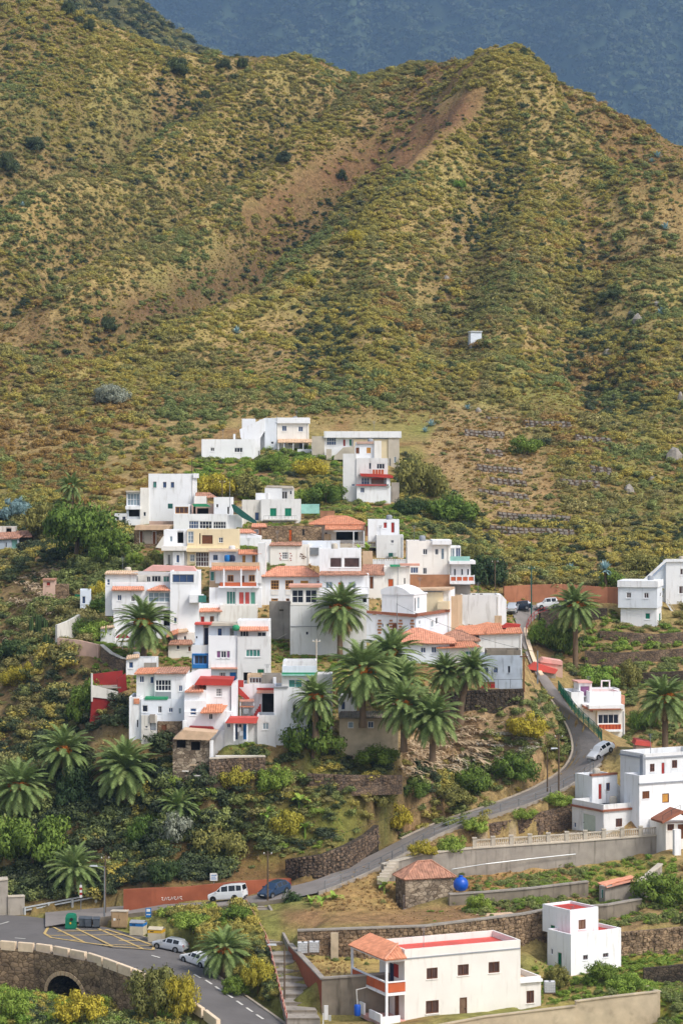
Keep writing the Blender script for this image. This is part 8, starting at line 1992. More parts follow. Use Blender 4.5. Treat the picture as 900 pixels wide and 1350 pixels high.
def line(name, pts, w_, mat, fn=rp):
 mb = MB()
 for (p, q) in zip(pts, pts[1:]):
  A_, B_ = fn(*p), fn(*q); n = max(1, int((B_ - A_).length / 1.5)); d = (B_ - A_).normalized(); s_ = Vector((-d.y, d.x, 0)).normalized() * w_ / 2
  for i in range(n):
   a_, b_ = A_.lerp(B_, i / n), A_.lerp(B_, (i + 1) / n); mb.quad(a_ - s_, b_ - s_, b_ + s_, a_ + s_)
 return mb.build(name, mat, kind='structure')
line('road_marking', [(66, 1219), (59, 1231), (68, 1236.5), (112, 1243), (150, 1248), (202, 1252.5), (203, 1247), (170, 1235), (140, 1225.5)], .3, 'road_yellow', lambda x, y: rp(x, y, .045))
for i, (p, q) in enumerate((((67, 1221), (112, 1243)), ((101, 1224.5), (149, 1248)), ((130, 1225), (190, 1252)), ((76, 1228.5), (140, 1227)), ((64, 1234), (160, 1233)), ((90, 1240), (182, 1241)), ((130, 1246), (203, 1247.5)))): line('road_marking', [p, q], .26, 'road_yellow', lambda x, y, i=i: rp(x, y, .052 + .004 * i))
for p, q in (((0, 1219), (12, 1215.5)), ((200, 1260), (211, 1263)), ((20, 1237), (34, 1238)), ((256, 1285), (265, 1290)), ((271, 1292.5), (279.5, 1298)), ((284, 1301), (293, 1307)), ((298, 1310.5), (307, 1316)), ((312, 1320), (320, 1325.5)), ((325, 1329), (333, 1334.5)), ((338, 1338), (347, 1344))): line('road_marking', [p, q], .22, 'road_white', lambda x, y: rp(x, y, .045))
def kerb(name, label, pts, w_, h, mat):
 mb = MB()
 for p, q in zip(pts, pts[1:]):
  d = (q - p); s_ = Vector((-d.y, d.x, 0)).normalized() * w_; up = Vector((0, 0, h)); dn = Vector((0, 0, -.3)); mb.add([p + dn, q + dn, q + up, p + up, p + s_ + dn, q + s_ + dn, q + s_ + up, p + s_ + up], [(0, 1, 2, 3), (3, 2, 6, 7), (4, 7, 6, 5), (0, 3, 7, 4), (1, 5, 6, 2)])
 o = mb.build(name, mat); o['kind'] = 'structure'; return o
kerb('kerb', '', [Vector(p) + Vector((0, 0, .02)) for p in ROADP['upper'][0][34:66]], .25, .14, 'kerb')
kerb('kerb', '', [Vector(p) for p in ROADP['lower'][1][30:80]], .25, .12, 'kerb')
# ---------------------------------------------------------------- retaining edges, railings and stairs of the climbing road
def on_road(name, i, t, up=.05): r0, r1 = ROADP[name]; q = r0[i] * (1 - t) + r1[i] * t; return Vector((q[0], q[1], q[2] + up))
def fence(name, label, pts, h, every, mat, r=.035, mids=(.5,), mesh=None, cat='railing', group=None, post_mat=None):
 root = empty(name, pts[0]); tag(root, label, cat, group, 'thing'); o = pts[0]; d = [0]
 for a, b in zip(pts, pts[1:]): d.append(d[-1] + (b - a).length)
 def at(s_):
  k = max(0, min(len(pts) - 2, int(np.searchsorted(d, s_)) - 1)); return pts[k].lerp(pts[k + 1], (s_ - d[k]) / max(1e-6, d[k + 1] - d[k])) - o
 n = max(1, int(d[-1] / every)); pm = None
 mb = MB(); mb.tube((0, 0, -.2), (0, 0, h), r * 1.5, n=5); pm = mb.mesh('post', post_mat or mat)
 for i in range(n + 1):
  q = bpy.data.objects.new('post', pm); col.objects.link(q); q.parent = root; q.location = at(d[-1] * i / n)
 for k in (1.0,) + tuple(mids):
  mb = MB()
  for i in range(n): mb.tube(at(d[-1] * i / n) + Vector((0, 0, h * k)), at(d[-1] * (i + 1) / n) + Vector((0, 0, h * k)), r, n=4)
  mb.build('rail', mat, root)
 if mesh:
  mb = MB(); m_ = int(d[-1] / .3)
  for i in range(m_): a = at(d[-1] * i / m_); b = at(d[-1] * (i + 1) / m_); mb.tube(a, a + Vector((0, 0, h)), .02, n=3); mb.tube(a, b + Vector((0, 0, h)), .015, n=3); mb.tube(a + Vector((0, 0, h)), b, .015, n=3)
  mb.build('mesh_panel', mesh, root, kind='stuff')
 return root
fence('road_railing', 'thin grey metal railing along the outer edge of the climbing road', [on_road('upper', i, 1.0) for i in range(27, 54)], 1.0, 2.3, 'metal', group=None)
fence('green_fence', 'green wire mesh fence on the right of the steep lane above the roadside house', [on_road('upper', i, 1.05) for i in range(60, 71)], 1.3, 1.8, 'stair_green', mesh='green_plastic', cat='fence')
fence('lane_railing', 'red brown posts and railing beside the ravine near the parked cars', [on_road('upper', i, 1.0) for i in range(80, 89)], 1.0, 1.5, 'shutter_red', cat='railing')
gr = fence('guard_rail', 'galvanised guard rail at the back of the plaza on the left', [ground(x, y) for x, y in ((33, 1206), (80, 1197), (127, 1188))], .8, 2.2, 'metal_pale', r=.11, mids=(.62,), cat='guard rail')
def strip_wall(label, i0, i1, t, drop, mat):
 root = empty('retaining_wall', on_road('upper', i0, t)); tag(root, label, 'wall', None, 'thing'); b0 = root.location.copy(); mb = MB()
 for i in range(i0, i1):
  p, q = on_road('upper', i, t) - b0, on_road('upper', i + 1, t) - b0; d = q - p; s_ = Vector((-d.y, d.x, 0)).normalized() * .3; up = Vector((0, 0, .12)); dn = Vector((0, 0, -drop))
  mb.add([p + dn - s_, q + dn - s_, q + up - s_, p + up - s_, q + up, p + up, p + dn, q + dn], [(0, 1, 2, 3), (3, 2, 4, 5), (6, 5, 4, 7)])
 mb.build('masonry', mat, root)
strip_wall('grey concrete retaining wall carrying the outer edge of the climbing road', 26, 54, 1.0, 1.9, 'concrete'); strip_wall('low concrete edge of the upper road above the hedge bank', 4, 21, 1.0, 1.1, 'concrete_dark')
bl = empty('balustrade', P(625, 1119, 268.2)); tag(bl, 'long pale balustrade with square pillars in front of the garage house', 'balustrade', None, 'thing'); b0 = bl.location.copy()
def wtop(px): return P(px, float(np.interp(px, [625, 760, 890], [1119, 1110, 1100])), float(np.interp(px, [625, 760, 890], [268.2, 271.2, 274.2]))) - b0 + Vector((0, 0, .14))
for x in np.arange(625, 892, 24.3):
 mb = MB(); c = wtop(x); mb.box(c.x - .2, c.x + .2, c.y - .2, c.y + .2, c.z - .1, c.z + 1.0); mb.box(c.x - .26, c.x + .26, c.y - .26, c.y + .26, c.z + 1.0, c.z + 1.12); mb.build('pillar', 'concrete_pale', bl)
m1, m2 = MB(), MB()
for x in np.arange(625, 868, 24.3):
 p, q = wtop(x), wtop(x + 24.3); d = (q - p).normalized() * .2;
 for z0, z1 in ((.02, .12), (.75, .88)):
  vs = [p + d + Vector((0, -.09, z0)), q - d + Vector((0, -.09, z0)), q - d + Vector((0, .09, z0)), p + d + Vector((0, .09, z0))]; m1.prism(vs, (0, 0, z1 - z0))
 for i in range(8): c = p.lerp(q, .13 + .74 * i / 7); m2.lathe([(.05, .12), (.085, .3), (.05, .5), (.07, .75)], c, 5)
m1.build('rail', 'concrete_pale', bl); m2.build('balusters', 'concrete_pale', bl, kind='stuff')
mb = MB(); pts = [P(595, 1146, 266.6), P(640, 1139, 267.3), P(700, 1132, 269.2), P(758, 1126, 270.6)]; mb.path(pts, .06, 5); tag(mb.build('water_pipe', 'metal_pale'), 'long pale water pipe fixed along the stained retaining wall', 'pipe')
def stairs(label, L0, L1, R0, R1, n, D0, D1, riser=.2, mat='concrete_pale'):
 root = empty('stairway', P(*L0, D0)); tag(root, label, 'stairs', None, 'thing'); b0 = root.location.copy()
 for i in range(n):
  f0, f1 = i / n, (i + 1) / n; g = lambda A_, B_, f: (A_[0] + (B_[0] - A_[0]) * f, A_[1] + (B_[1] - A_[1]) * f)
  a_, c_ = P(*g(L0, L1, f0), D0 + (D1 - D0) * f0) - b0, P(*g(L0, L1, f1), D0 + (D1 - D0) * f1) - b0; b_, d_ = P(*g(R0, R1, f0), D0 + (D1 - D0) * f0) - b0, P(*g(R0, R1, f1), D0 + (D1 - D0) * f1) - b0
  zt_ = (a_.z + b_.z) / 2 + .1 ; q = [Vector((p.x, p.y, zt_)) for p in (a_, b_, d_, c_)]; mb = MB(); mb.prism(q, (0, 0, -.9));
  mb.build('step', mat, root)
  n1 = MB(); n1.prism([Vector((p.x, p.y - .0, zt_ + .02)) + w_ for p, w_ in ((d_, Vector((-.06, -.05, 0))), (c_, Vector((.06, -.05, 0))), (c_, Vector((.06, .16, 0))), (d_, Vector((-.06, .16, 0))))], (0, 0, -.14)); n1.build('nosing', 'concrete_dark', root)
 return root
stairs('upper flight of the long concrete stairway beside the white van', (324, 1196), (352, 1246), (352, 1195), (373, 1244), 15, 259.5, 246, mat='concrete')
stairs('broad lower flight of the concrete stairway beside the orange stair wall', (356, 1256), (378, 1350), (384, 1254), (422, 1346), 9, 243, 224.3, mat='concrete')
st = empty('stairway', P(500, 1157, 261)); tag(st, 'short flight of pale stone steps beside the stone hut', 'stairs', None, 'thing')
for i in range(6):
 mb = MB(); c = P(497 + i * 3, 1156 - i * 4.2, 261 + i * .5) - st.location; mb.box(c.x, c.x + 1.1, c.y, c.y + .6, c.z - .8, c.z); mb.build('step', 'concrete_pale', st)
wall('stair_wall', 'sloping rust orange wall along the right of the lower stairway', [(380, 1245, 1260, 243.3), (402, 1268, 1300, 234), (424, 1292, 1337, 227.2)], 'orange_wall', .3, 'concrete', step=False)
wall('stair_wall', 'low concrete side wall on the right of the upper stairway', [(353, 1193, 1202, 259), (366, 1218, 1232, 251), (380, 1245, 1260, 243.4)], 'concrete', .25, step=False)
fence('stair_rail', 'thin red and white handrail down the left of the stairway', [P(325, 1197, 259.3), P(353, 1247, 246), P(378, 1348, 224.5)], .9, 2.0, 'pink_trim', mids=(.5,), cat='railing', post_mat='shutter_red')
# ---------------------------------------------------------------- vehicles
def wheel_meshes(r=.31, w_=.2):
 t = MB(); t.lathe([(r * .6, -w_ / 2), (r * .93, -w_ / 2), (r, -w_ * .3), (r, w_ * .3), (r * .93, w_ / 2), (r * .6, w_ / 2)], n=14); rm = MB(); rm.lathe([(r * .62, -w_ * .52), (r * .62, w_ * .52)], n=12); rm.lathe([(r * .18, -w_ * .58), (r * .18, w_ * .58)], n=8)
 return t.mesh('tyre', 'tyre', True), rm.mesh('rim', 'rim')
WH = wheel_meshes()
SEC = {  # x, sill, belt, top, half width at belt, half width at top, cabin?
 'hatch': [(2.0, .35, .5, .62, .62, .55), (1.93, .25, .62, .7, .78, .66), (1.2, .2, .82, .9, .84, .7), (.95, .2, .9, .95, .84, .72), (.25, .2, .92, 1.42, .84, .6), (-.55, .2, .93, 1.46, .84, .61), (-1.35, .2, .95, 1.4, .83, .59), (-1.82, .22, .95, 1.0, .8, .66), (-1.95, .3, .8, .9, .74, .64)],
 'sedan': [(2.1, .35, .5, .62, .62, .55), (2.02, .25, .62, .7, .78, .66), (1.25, .2, .8, .88, .84, .7), (.95, .2, .88, .93, .84, .72), (.25, .2, .9, 1.38, .84, .6), (-.55, .2, .91, 1.4, .84, .6), (-1.1, .2, .92, 1.32, .83, .58), (-1.6, .2, .94, .98, .82, .68), (-2.05, .25, .9, .96, .78, .66), (-2.12, .35, .7, .8, .72, .6)],
 'van': [(2.15, .35, .6, .78, .66, .6), (2.08, .25, .75, .88, .84, .72), (1.4, .22, .98, 1.08, .9, .76), (1.2, .22, 1.05, 1.12, .9, .78), (.5, .22, 1.06, 1.7, .9, .72), (-.4, .22, 1.06, 1.8, .9, .74), (-1.3, .22, 1.06, 1.8, .9, .74), (-2.0, .22, 1.06, 1.74, .88, .72), (-2.12, .3, 1.0, 1.1, .86, .8)],
 'suv': [(1.8, .4, .62, .75, .66, .6), (1.74, .32, .78, .85, .78, .7), (1.0, .3, .98, 1.04, .8, .72), (.85, .3, 1.02, 1.06, .8, .72), (.35, .3, 1.04, 1.64, .8, .66), (-.5, .3, 1.04, 1.68, .8, .67), (-1.3, .3, 1.04, 1.66, .8, .66), (-1.62, .3, 1.04, 1.1, .79, .72), (-1.7, .4, .9, 1.0, .76, .7)]}
def car(kind, paint, label, front, rear, name='parked_car', cat='car', scale=.94, lift=.22, D=None):
 f_ = P(*front, D) if D else ground(*front, lift); r_ = P(*rear, D) if D else ground(*rear, lift); d = f_ - r_; yaw = math.atan2(d.y, d.x); mid = (f_ + r_) / 2
 root = empty(name, mid, yaw); tag(root, label, cat, 'cars parked along the roads'); root.scale = (scale,) * 3
 pitch = math.atan2(d.z, math.hypot(d.x, d.y)); root.rotation_euler = (0, -pitch, yaw)
 S_ = SEC[kind]; mb = MB(); rows = []
 for (x, zb, zl, zt_, w_, wt) in S_:
  zs = zb + .62 * (zl - zb); rows.append([(x, w_ * .9, zb), (x, w_ * .99, zb + .12), (x, w_ * 1.02, zs), (x, w_, zl), (x, wt, zt_ - .03), (x, wt * .8, zt_), (x, -wt * .8, zt_), (x, -wt, zt_ - .03), (x, -w_, zl), (x, -w_ * 1.02, zs), (x, -w_ * .99, zb + .12), (x, -w_ * .9, zb)])
 n = len(rows[0]); vs = [p for r in rows for p in r]; fs = []
 for i in range(len(rows) - 1):
  for k in range(n): fs.append((i * n + k, i * n + (k + 1) % n, (i + 1) * n + (k + 1) % n, (i + 1) * n + k))
 fs += [tuple(range(n)), tuple(range(len(rows) * n - 1, (len(rows) - 1) * n - 1, -1))]; mb.add(vs, fs); mb.build('body', paint, root, smooth=False)
 def pane(nm, q, k=.86, off=.012, mat='car_glass'):
  q = [Vector(p) for p in q]; c = sum(q, Vector()) / len(q); nn = (q[1] - q[0]).cross(q[2] - q[0]).normalized()
  if nn.dot(c - Vector((c.x * .5, 0, .8))) < 0: nn = -nn
  m = MB(); m.prism([c + (p - c) * k + nn * off for p in q], -nn * .01); m.build(nm, mat, root)
 cab = [i for i in range(len(S_)) if S_[i][3] - S_[i][2] > .3]; i0, i1 = cab[0], cab[-1]
 for sd in (3, 7):
  o4 = 4 if sd == 3 else 7; bt = 3 if sd == 3 else 8
  pane('side_window', [rows[i0 - 1][bt], rows[i0][bt], rows[i0][o4]], .72)
  for i in range(i0, i1): pane('side_window', [rows[i][bt], rows[i + 1][bt], rows[i + 1][o4], rows[i][o4]], .84)
 pane('windscreen', [rows[i0 - 1][4], rows[i0 - 1][7], rows[i0][7], rows[i0][4]], .9); pane('rear_window', [rows[i1][4], rows[i1][7], rows[i1 + 1][7], rows[i1 + 1][4]], .84)
 xf, xr = S_[2][0] - (.0 if kind != 'sedan' else .02), S_[-3][0] + (.28 if kind == 'hatch' else .15); wz = .31; W2 = S_[3][4] - .08
 for x in (xf + .08, xr + .05):
  for y in (W2, -W2):
   t = bpy.data.objects.new('wheel', WH[0]); col.objects.link(t); t.parent = root; t.location = (x, y, wz); t.rotation_euler = (R(90), 0, 0); q = bpy.data.objects.new('rim', WH[1]); col.objects.link(q); q.parent = t
   m = MB(); m.lathe([(.37, -.01), (.37, .01)], n=14); o = m.build('wheel_arch', 'tyre', root); o.location = (x, y * 1.115 + (.0), wz + .02); o.rotation_euler = (R(90), 0, 0)
 xh = S_[1][0]; zh = S_[1][2]
 for y in (.55, -.55):
  m = MB(); m.box(xh - .14, xh + .03, y - .16, y + .16, zh - .08, zh + .05); m.build('headlight', 'lamp_clear', root)
  m = MB(); xe = S_[-2][0]; m.box(xe - .12, xe + .05, y * 1.25 - .09, y * 1.25 + .09, S_[-2][2] - .25, S_[-2][2] + .02); m.build('tail_light', 'lamp_red', root)
  m = MB(); yy = S_[3][4] * (1 if y > 0 else -1); m.box(S_[3][0] - .3, S_[3][0] - .15, min(yy, yy * 1.18), max(yy, yy * 1.18), S_[3][2] + .02, S_[3][2] + .16); m.build('mirror', paint, root)
 for x, z in ((S_[0][0] + .0, .42), (S_[-1][0] - .03, .55)): m = MB(); m.box(x - .01, x + .03, -.24, .24, z, z + .11); m.build('plate', 'plate', root)
 m = MB(); m.box(S_[0][0] - .15, S_[0][0] + .04, -.6, .6, .28, .4); m.build('bumper', 'tyre', root); m = MB(); m.box(S_[-1][0] - .04, S_[-1][0] + .15, -.62, .62, .3, .44); m.build('bumper', 'tyre', root)
 return root
car('hatch', 'car_silver', 'silver hatchback parked beside the yellow topped container, left of the white saloon', (206, 1251), (243, 1259))
car('sedan', 'car_white', 'white saloon car parked behind the silver hatchback on the lower road', (243, 1268), (277, 1280))
car('van', 'car_white', 'white passenger van parked against the rust orange wall', (279, 1191), (323, 1188), name='parked_van', cat='van', scale=.96)
car('hatch', 'car_blue', 'blue hatchback on the road at the head of the stairway', (343, 1190), (381, 1175), scale=1.0)
car('suv', 'car_white', 'white off road car parked by the dusty orange wall at the lane end', (711, 803), (733, 801.5), D=359, lift=0)
car('hatch', 'car_dark', 'dark blue car parked left of the white off road car', (676, 805.5), (694, 803.5), D=358)
car('hatch', 'car_silver', 'silver car seen from behind at the corner of the blank white house', (676, 806), (674, 810.5))
car('sedan', 'car_dark', 'dark car half hidden behind the right ravine palm', (741, 800.5), (756, 800), D=360)
car('hatch', 'car_white', 'white car on the road bend behind the white roof room', (786, 1002), (799, 994), lift=.25)
# ---------------------------------------------------------------- street furniture of the plaza
def prop(name, label, cat, px, py, group=None, rz=0, road=True, D=None):
 g = P(px, py, D) if D else (rp(px, py, .02) if road else ground(px, py)); o = empty(name, g, rz); tag(o, label, cat, group); return o
def bx2(root, name, mat, *a): m = MB(); m.box(*a); return m.build(name, mat, root)
r = prop('recycling_container', 'large dark green igloo recycling container at the back of the plaza', 'container', 94, 1224)
m = MB(); m.lathe([(.75, 0), (.8, .1), (.8, 1.2), (.68, 1.5), (.35, 1.62)], n=4); m.v = [((x * .7071 - y * .7071), (x * .7071 + y * .7071) * .95, z) for x, y, z in m.v]; m.build('body', 'green_plastic', r)
m = MB(); m.lathe([(.18, -.02), (.18, .02)], n=10); o = m.build('hatch', 'tyre', r); o.location = (.1, -.6, 1.05); o.rotation_euler = (R(90), 0, 0); bx2(r, 'label', 'yellow_paint', -.08, .08, -.6, -.57, .55, .75)
for i, (x, lb) in enumerate(((109, 'grey wheeled bin next to the green container'), (117, 'middle one of the three grey wheeled bins'), (127.5, 'grey wheeled bin next to the lamp post'))):
 b_ = prop('wheeled_bin', lb, 'bin', x, 1222.5 + i * .4, 'grey wheeled bins'); m = MB(); m.add([(-.3, -.33, .1), (.3, -.33, .1), (.3, .33, .1), (-.3, .33, .1), (-.38, -.42, 1.0), (.38, -.42, 1.0), (.38, .42, 1.0), (-.38, .42, 1.0)], [(0, 3, 2, 1), (0, 1, 5, 4), (1, 2, 6, 5), (2, 3, 7, 6), (3, 0, 4, 7)]); m.build('body', 'grey_plastic', b_)
 m = MB(); m.add([(-.41, -.46, 1.0), (.41, -.46, 1.0), (.41, .46, 1.04), (-.41, .46, 1.04), (-.36, -.2, 1.12), (.36, -.2, 1.12), (.36, .4, 1.14), (-.36, .4, 1.14)], [(0, 1, 5, 4), (1, 2, 6, 5), (2, 3, 7, 6), (3, 0, 4, 7), (4, 5, 6, 7), (3, 2, 1, 0)]); m.build('lid', 'grey_plastic', b_)
 for y in (-.3, .3):
  m = MB(); m.tube((-.36, y, .1), (.36, y, .1), .1, n=8); m.build('wheel', 'tyre', b_)
r = prop('utility_cabinet', 'tan brick utility cabinet with double doors behind the bins', 'cabinet', 157, 1223, rz=-.1); bx2(r, 'body', 'cabinet', -.85, .85, 0, .9, 0, 1.7); bx2(r, 'roof', 'concrete_pale', -.92, .92, -.08, .98, 1.7, 1.78)
for x in (-.76, .03): d = bx2(r, 'door', 'cabinet', x, x + .72, -.04, 0, .1, 1.6); bx2(d, 'handle', 'metal_dark', x + .62 if x < 0 else x + .05, x + .68 if x < 0 else x + .11, -.07, -.04, .8, .95)
bx2(r, 'notice', 'plate', -.6, -.35, -.055, -.04, .75, 1.0)
for x, y, lb, band in ((180, 1234, 'pale recycling container with a blue band and dark slot', 'blue_paint'), (204, 1243, 'pale recycling container with a yellow band nearest the silver car', 'yellow_paint')):
 r = prop('recycling_container', lb, 'container', x, y, rz=-.25); bx2(r, 'body', 'beige_plastic', -.75, .75, 0, 1.3, .05, 1.35); bx2(r, 'band', band, -.76, .76, -.01, 1.31, 1.0, 1.32); bx2(r, 'slot', 'tyre', -.5, -.1, -.025, -.012, 1.1, 1.2)
 m = MB(); m.prism([(-.8, -.06, 1.351), (.8, -.06, 1.351), (.8, .65, 1.56), (-.8, .65, 1.56)], (0, 0, .04)); m.prism([(-.8, 1.36, 1.351), (.8, 1.36, 1.351), (.8, .65, 1.56), (-.8, .65, 1.56)], (0, 0, .04)); m.build('lid', 'deck_grey' if 'blue' in band else 'beige_plastic', r)
r = prop('parking_sign', 'small blue and white sign on a post above the blue banded container', 'sign', 196, 1229); m = MB(); m.tube((0, 0, 0), (0, 0, 2.6), .04); m.build('post', 'metal', r); bx2(r, 'panel', 'blue_paint', -.3, .3, -.07, -.042, 1.6, 2.6); bx2(r, 'symbol', 'plate', -.2, .2, -.078, -.071, 2.2, 2.5); bx2(r, 'lettering', 'plate', -.22, .22, -.078, -.071, 1.85, 1.95)
r = prop('road_sign', 'striped red and white warning sign on a thin pole beside the guard rail', 'sign', 107, 1206); m = MB(); m.tube((0, 0, -.2), (0, 0, 3.6), .05); m.build('post', 'metal', r)
for i in range(5): bx2(r, 'stripe', 'shutter_red' if i % 2 else 'plate', -.14, .14, -.09, -.052, 1.9 + i * .28, 2.18 + i * .28)
def lamp(label, px, py, top, arm=.9, mat='metal', D=None, name='street_lamp', sgn=-1):
 r = prop(name, label, 'street lamp', px, py, road=False, D=D); h = (py - top) * r.location.y / F; m = MB(); m.tube((0, 0, -.5), (0, 0, h), .1, .06, 8); m.build('pole', mat, r); m = MB(); m.tube((0, 0, h), (sgn * arm, -.1, h + .12), .04, n=5); m.build('arm', mat, r)
 m = MB(); m.add([(sgn * arm * .8, -.22, h + .05), (sgn * (arm + .75), -.18, h + .1), (sgn * (arm + .75), .06, h + .1), (sgn * arm * .8, .1, h + .05), (sgn * arm * .9, -.16, h + .22), (sgn * (arm + .6), -.14, h + .22), (sgn * (arm + .6), .02, h + .22), (sgn * arm * .9, .04, h + .22)], [(0, 1, 5, 4), (1, 2, 6, 5), (2, 3, 7, 6), (3, 0, 4, 7), (4, 5, 6, 7), (3, 2, 1, 0)]); o = m.build('lamp_head', 'metal_pale', r)
 return r
lamp('tall street lamp behind the bins on the plaza', 138, 1212, 1143, D=264.5); lamp('street lamp on a brown pole at the foot of the upper stairs', 375, 1338, 1247, mat='wood_pole', D=230); lamp('street lamp on the inside of the road bend', 721, 1046, 988, mat='wood_pole', sgn=1, arm=.5)
def pole(label, px, py, top, mat='wood_pole', D=None, cross=True, r_=.11):
 r = prop('utility_pole', label, 'utility pole', px, py, 'utility poles', road=False, D=D); h = (py - top) * r.location.y / F; m = MB(); m.tube((0, 0, -.6), (0, 0, h), r_, r_ * .7, 8); m.build('pole', mat, r)
 if cross:
  m = MB(); m.box(-.5, .5, -.05, .05, h - .4, h - .3); m.build('crossarm', mat, r)
  for x in (-.4, .4): m = MB(); m.lathe([(.04, h - .3), (.06, h - .2), (.03, h - .12)], (x, 0, 0), 6); m.build('insulator', 'plate', r)
 return r.location + Vector((0, 0, h - .15))
t1 = pole('bare utility pole beside the lamp on the plaza', 139, 1205, 1128, 'wood_pole', 267); t2 = pole('thin utility pole beside the blue hatchback', 353, 1196, 1122, 'wood_pole', 260); t3 = pole('utility pole right of the street lamp at the road bend', 736, 1044, 968, 'wood_pole', 283)
t4 = pole('green metal pole rising at the car park', 700, 808, 746, 'stair_green', 356); t5 = pole('thin pole between the corner balcony house and the car park', 652, 786, 738, 'wood_pole', 362); t6 = pole('utility pole at the corner of the weathered grey house', 690, 906, 862, 'shutter_brown', 305); t7 = pole('slim pole in front of the white corner house with quoins', 523, 846, 795, 'metal', 314, cross=False, r_=.07)
t8 = pole('tall thin pole on the terrace of the boxy house', 524, 800, 744, 'metal', 334, cross=False, r_=.06); t9 = pole('old pole behind the flat roofed houses at the upper left', 293, 662, 633, 'wood_pole', 398); t10 = pole('pole beside the tall plain white house', 253, 625, 606, 'wood_pole', 425, cross=False, r_=.07); t11 = pole('pole in the weeds by the green trimmed house', 417, 890, 842, 'concrete_pale', 300); t12 = pole('slender pole on the path by the palm group', 708, 895, 858, 'metal', 313, cross=False)
t13 = pole('pole in front of the topmost two storey house', 365, 596, 548, 'metal', 447, cross=False, r_=.05); t14 = pole('thin aerial pole on the flat roof of the window band house', 303, 664, 634, 'metal', 379, cross=False, r_=.05)
def cable(label, a_, b_, sag=.6):
 mb = MB(); n = 10; mb.path([a_.lerp(b_, i / n) - Vector((0, 0, sag * 4 * (i / n) * (1 - i / n))) for i in range(n + 1)], .022, 3); tag(mb.build('overhead_cable', 'metal_dark'), label, 'cable', 'overhead cables')
cable('overhead cable from the plaza pole to the pole by the blue hatchback', t1, t2, 1); cable('overhead cable from the blue hatchback pole to the road bend', t2, t3, 1.6); cable('overhead cable from the car park pole to the lane corner', t4, t6, .8); cable('overhead cable from the thin pole to the green car park pole', t5, t4, .4); cable('overhead cable across the front of the white corner house', t7, t12, .7); cable('overhead cable from the boxy house pole to the corner house pole', t8, t7, .4); cable('overhead cable from the lane corner down to the road bend', t6, t3, 1.2); cable('overhead cable between the two upper left poles', t10, t9, .4)
# boards, tanks, parasol
r = prop('notice_board', 'white notice board with blue writing on a post above the orange wall', 'sign', 282, 1170, road=False, D=268.4); m = MB(); m.tube((0, 0, -.5), (0, 0, 1), .05); m.build('post', 'metal', r); bx2(r, 'panel', 'plate', -.42, .42, -.08, -.04, .75, 1.6)
for i in range(3): bx2(r, 'lettering', 'blue_paint', -.3, .3 - .1 * (i % 2), -.09, -.081, .92 + i * .2, 1.0 + i * .2)
r = prop('water_tank', 'round bright blue water tank beside the stone hut', 'water tank', 607, 1175, road=False, D=257); m = MB(); m.lathe([(.2, 0), (.55, .12), (.74, .4), (.8, .75), (.74, 1.1), (.5, 1.4), (.25, 1.5), (.22, 1.6)], n=16); m.build('tank', 'blue_plastic', r, smooth=True); m = MB(); m.lathe([(.25, 1.6), (.25, 1.66), (.1, 1.7)], n=10); m.build('lid', 'blue_plastic', r)
def ibc(label, x, y, D):
 r = prop('water_container', label, 'water container', x, y, 'white caged water containers', road=False, D=D); bx2(r, 'tank', 'deck_white', -.46, .46, -.46, .46, .16, 1.1); m = MB()
 for i in range(6):
  q = -.5 + i * .2; m.tube((q, -.5, .12), (q, -.5, 1.12), .018, n=3); m.tube((-.5, q, .12), (-.5, q, 1.12), .018, n=3); m.tube((.5, q, .12), (.5, q, 1.12), .018, n=3)
 for k in range(5): z = .14 + k * .24; m.tube((-.5, -.5, z), (.5, -.5, z), .018, n=3); m.tube((-.5, -.5, z), (-.5, .5, z), .018, n=3); m.tube((.5, -.5, z), (.5, .5, z), .018, n=3)
 m.build('cage', 'metal_pale', r); bx2(r, 'pallet', 'wood_pole', -.5, .5, -.5, .5, 0, .12); m = MB(); m.lathe([(.12, 1.1), (.12, 1.16)], n=8); m.build('cap', 'tyre', r)
ibc('left one of two white caged water containers by the terrace wall', 399, 1257, 239); ibc('right one of two white caged water containers by the terrace wall', 414, 1256, 239); ibc('white caged water container alone between the two foreground houses', 724, 1309, 231)
r = prop('barrel', 'blue plastic barrel with a white pipe left of the big foreground house', 'barrel', 471, 1339, road=False, D=225); m = MB(); m.lathe([(.27, 0), (.31, .1), (.31, .9), (.26, 1.02), (.1, 1.05)], n=12); m.build('drum', 'blue_plastic', r, smooth=True); m = MB(); m.path([(0, 0, 1.05), (-.1, 0, 2.4), (1.0, .3, 2.6)], .05, 6); m.build('pipe', 'plate', r)
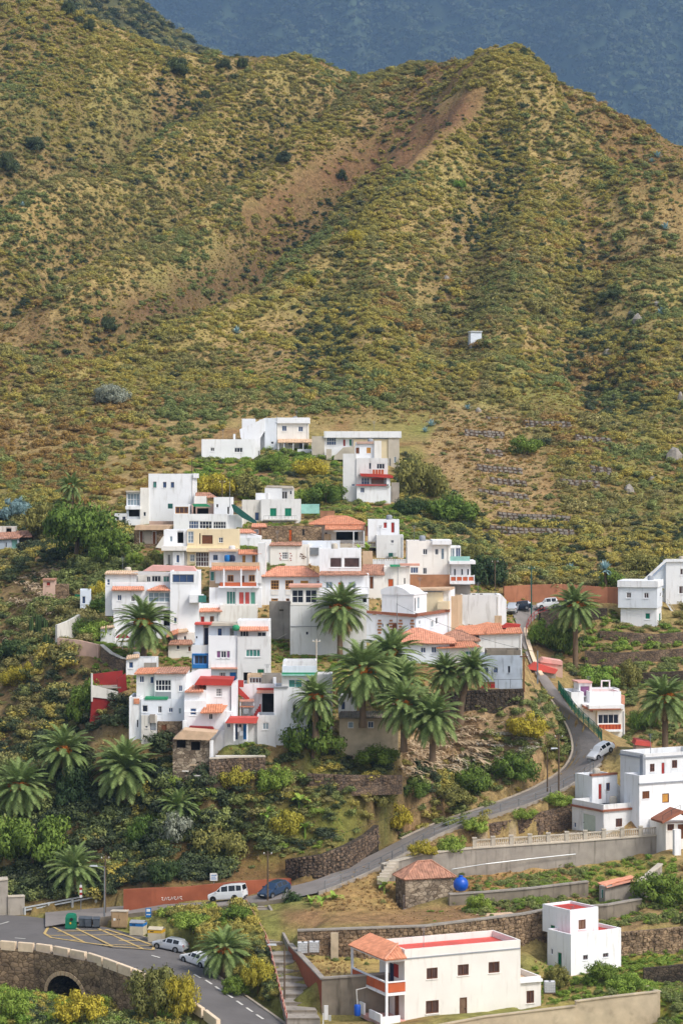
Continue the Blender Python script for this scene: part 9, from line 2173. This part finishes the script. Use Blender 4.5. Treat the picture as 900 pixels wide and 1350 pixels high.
r = prop('parasol', 'open red parasol on the small terrace behind the tall left palm', 'parasol', 162, 857, road=False, D=316); m = MB(); m.tube((0, 0, 0), (0, 0, 2.1), .03, n=5); m.build('pole', 'plate', r)
m = MB(); n = 8
for i in range(n):
 a0, a1 = 2 * math.pi * i / n, 2 * math.pi * (i + 1) / n; m.add([(0, 0, 2.15), (.55 * math.cos(a0), .55 * math.sin(a0), 1.98), (.55 * math.cos(a1), .55 * math.sin(a1), 1.98), (.95 * math.cos(a0), .95 * math.sin(a0), 1.6), (.95 * math.cos(a1), .95 * math.sin(a1), 1.6)], [(0, 1, 2), (1, 3, 4, 2)])
m.build('canopy', 'umbrella_red', r)
r = prop('electric_box', 'white meter box on a short post at the bottom of the stairway', 'meter box', 426, 1350, road=False, D=223.5); bx2(r, 'post', 'plate', -.05, .05, -.05, .05, -.3, 1.0); bx2(r, 'box', 'deck_white', .08, .45, -.1, .1, .4, 1.7); bx2(r, 'box', 'metal_pale', .5, .72, -.1, .1, .3, .8)
h = House('hut', 'tiny white hut standing alone on the high scrub slope', 620, 448, ground(628, 449).y - 1.5, 12, 'hut', None)
v = h.vol(620, 634.5, 437.5, 447.5, d=2, drop=2, mat='white_blue', par=0, ctl=False); h.poly('roof', 'metal_pale', [(619, 437.6), (621, 436), (636, 436.3), (635, 438)], v=-.2, d=2.4); h.done()
# white graffiti scrawl on the orange wall
gd = bpy.data.curves.new('graffiti', 'CURVE'); gd.dimensions = '3D'; gd.bevel_depth = .035; gd.bevel_resolution = 0
c0 = P(213, 1187, 265.6); rn = random.Random(2)
for i in range(7):
 sp = gd.splines.new('POLY'); L_ = [(0, .0), (.12, .35), (.22, .02), (.3, .3)] if i % 2 else [(0, .3), (.18, .32), (.05, .1), (.24, 0)]
 sp.points.add(len(L_) - 1)
 for q, (x, z) in zip(sp.points, L_): q.co = (c0.x + i * .34 + x, c0.y - .08, c0.z + z + .02 * i, 1)
gd.materials.append(M['plate']); gm = bpy.data.objects.new('graffiti', gd); gm = bpy.data.objects.new('graffiti', bpy.data.meshes.new_from_object(gm)); col.objects.link(gm); gm.parent = ow; gm.matrix_parent_inverse = Matrix.Translation(-ow.location)
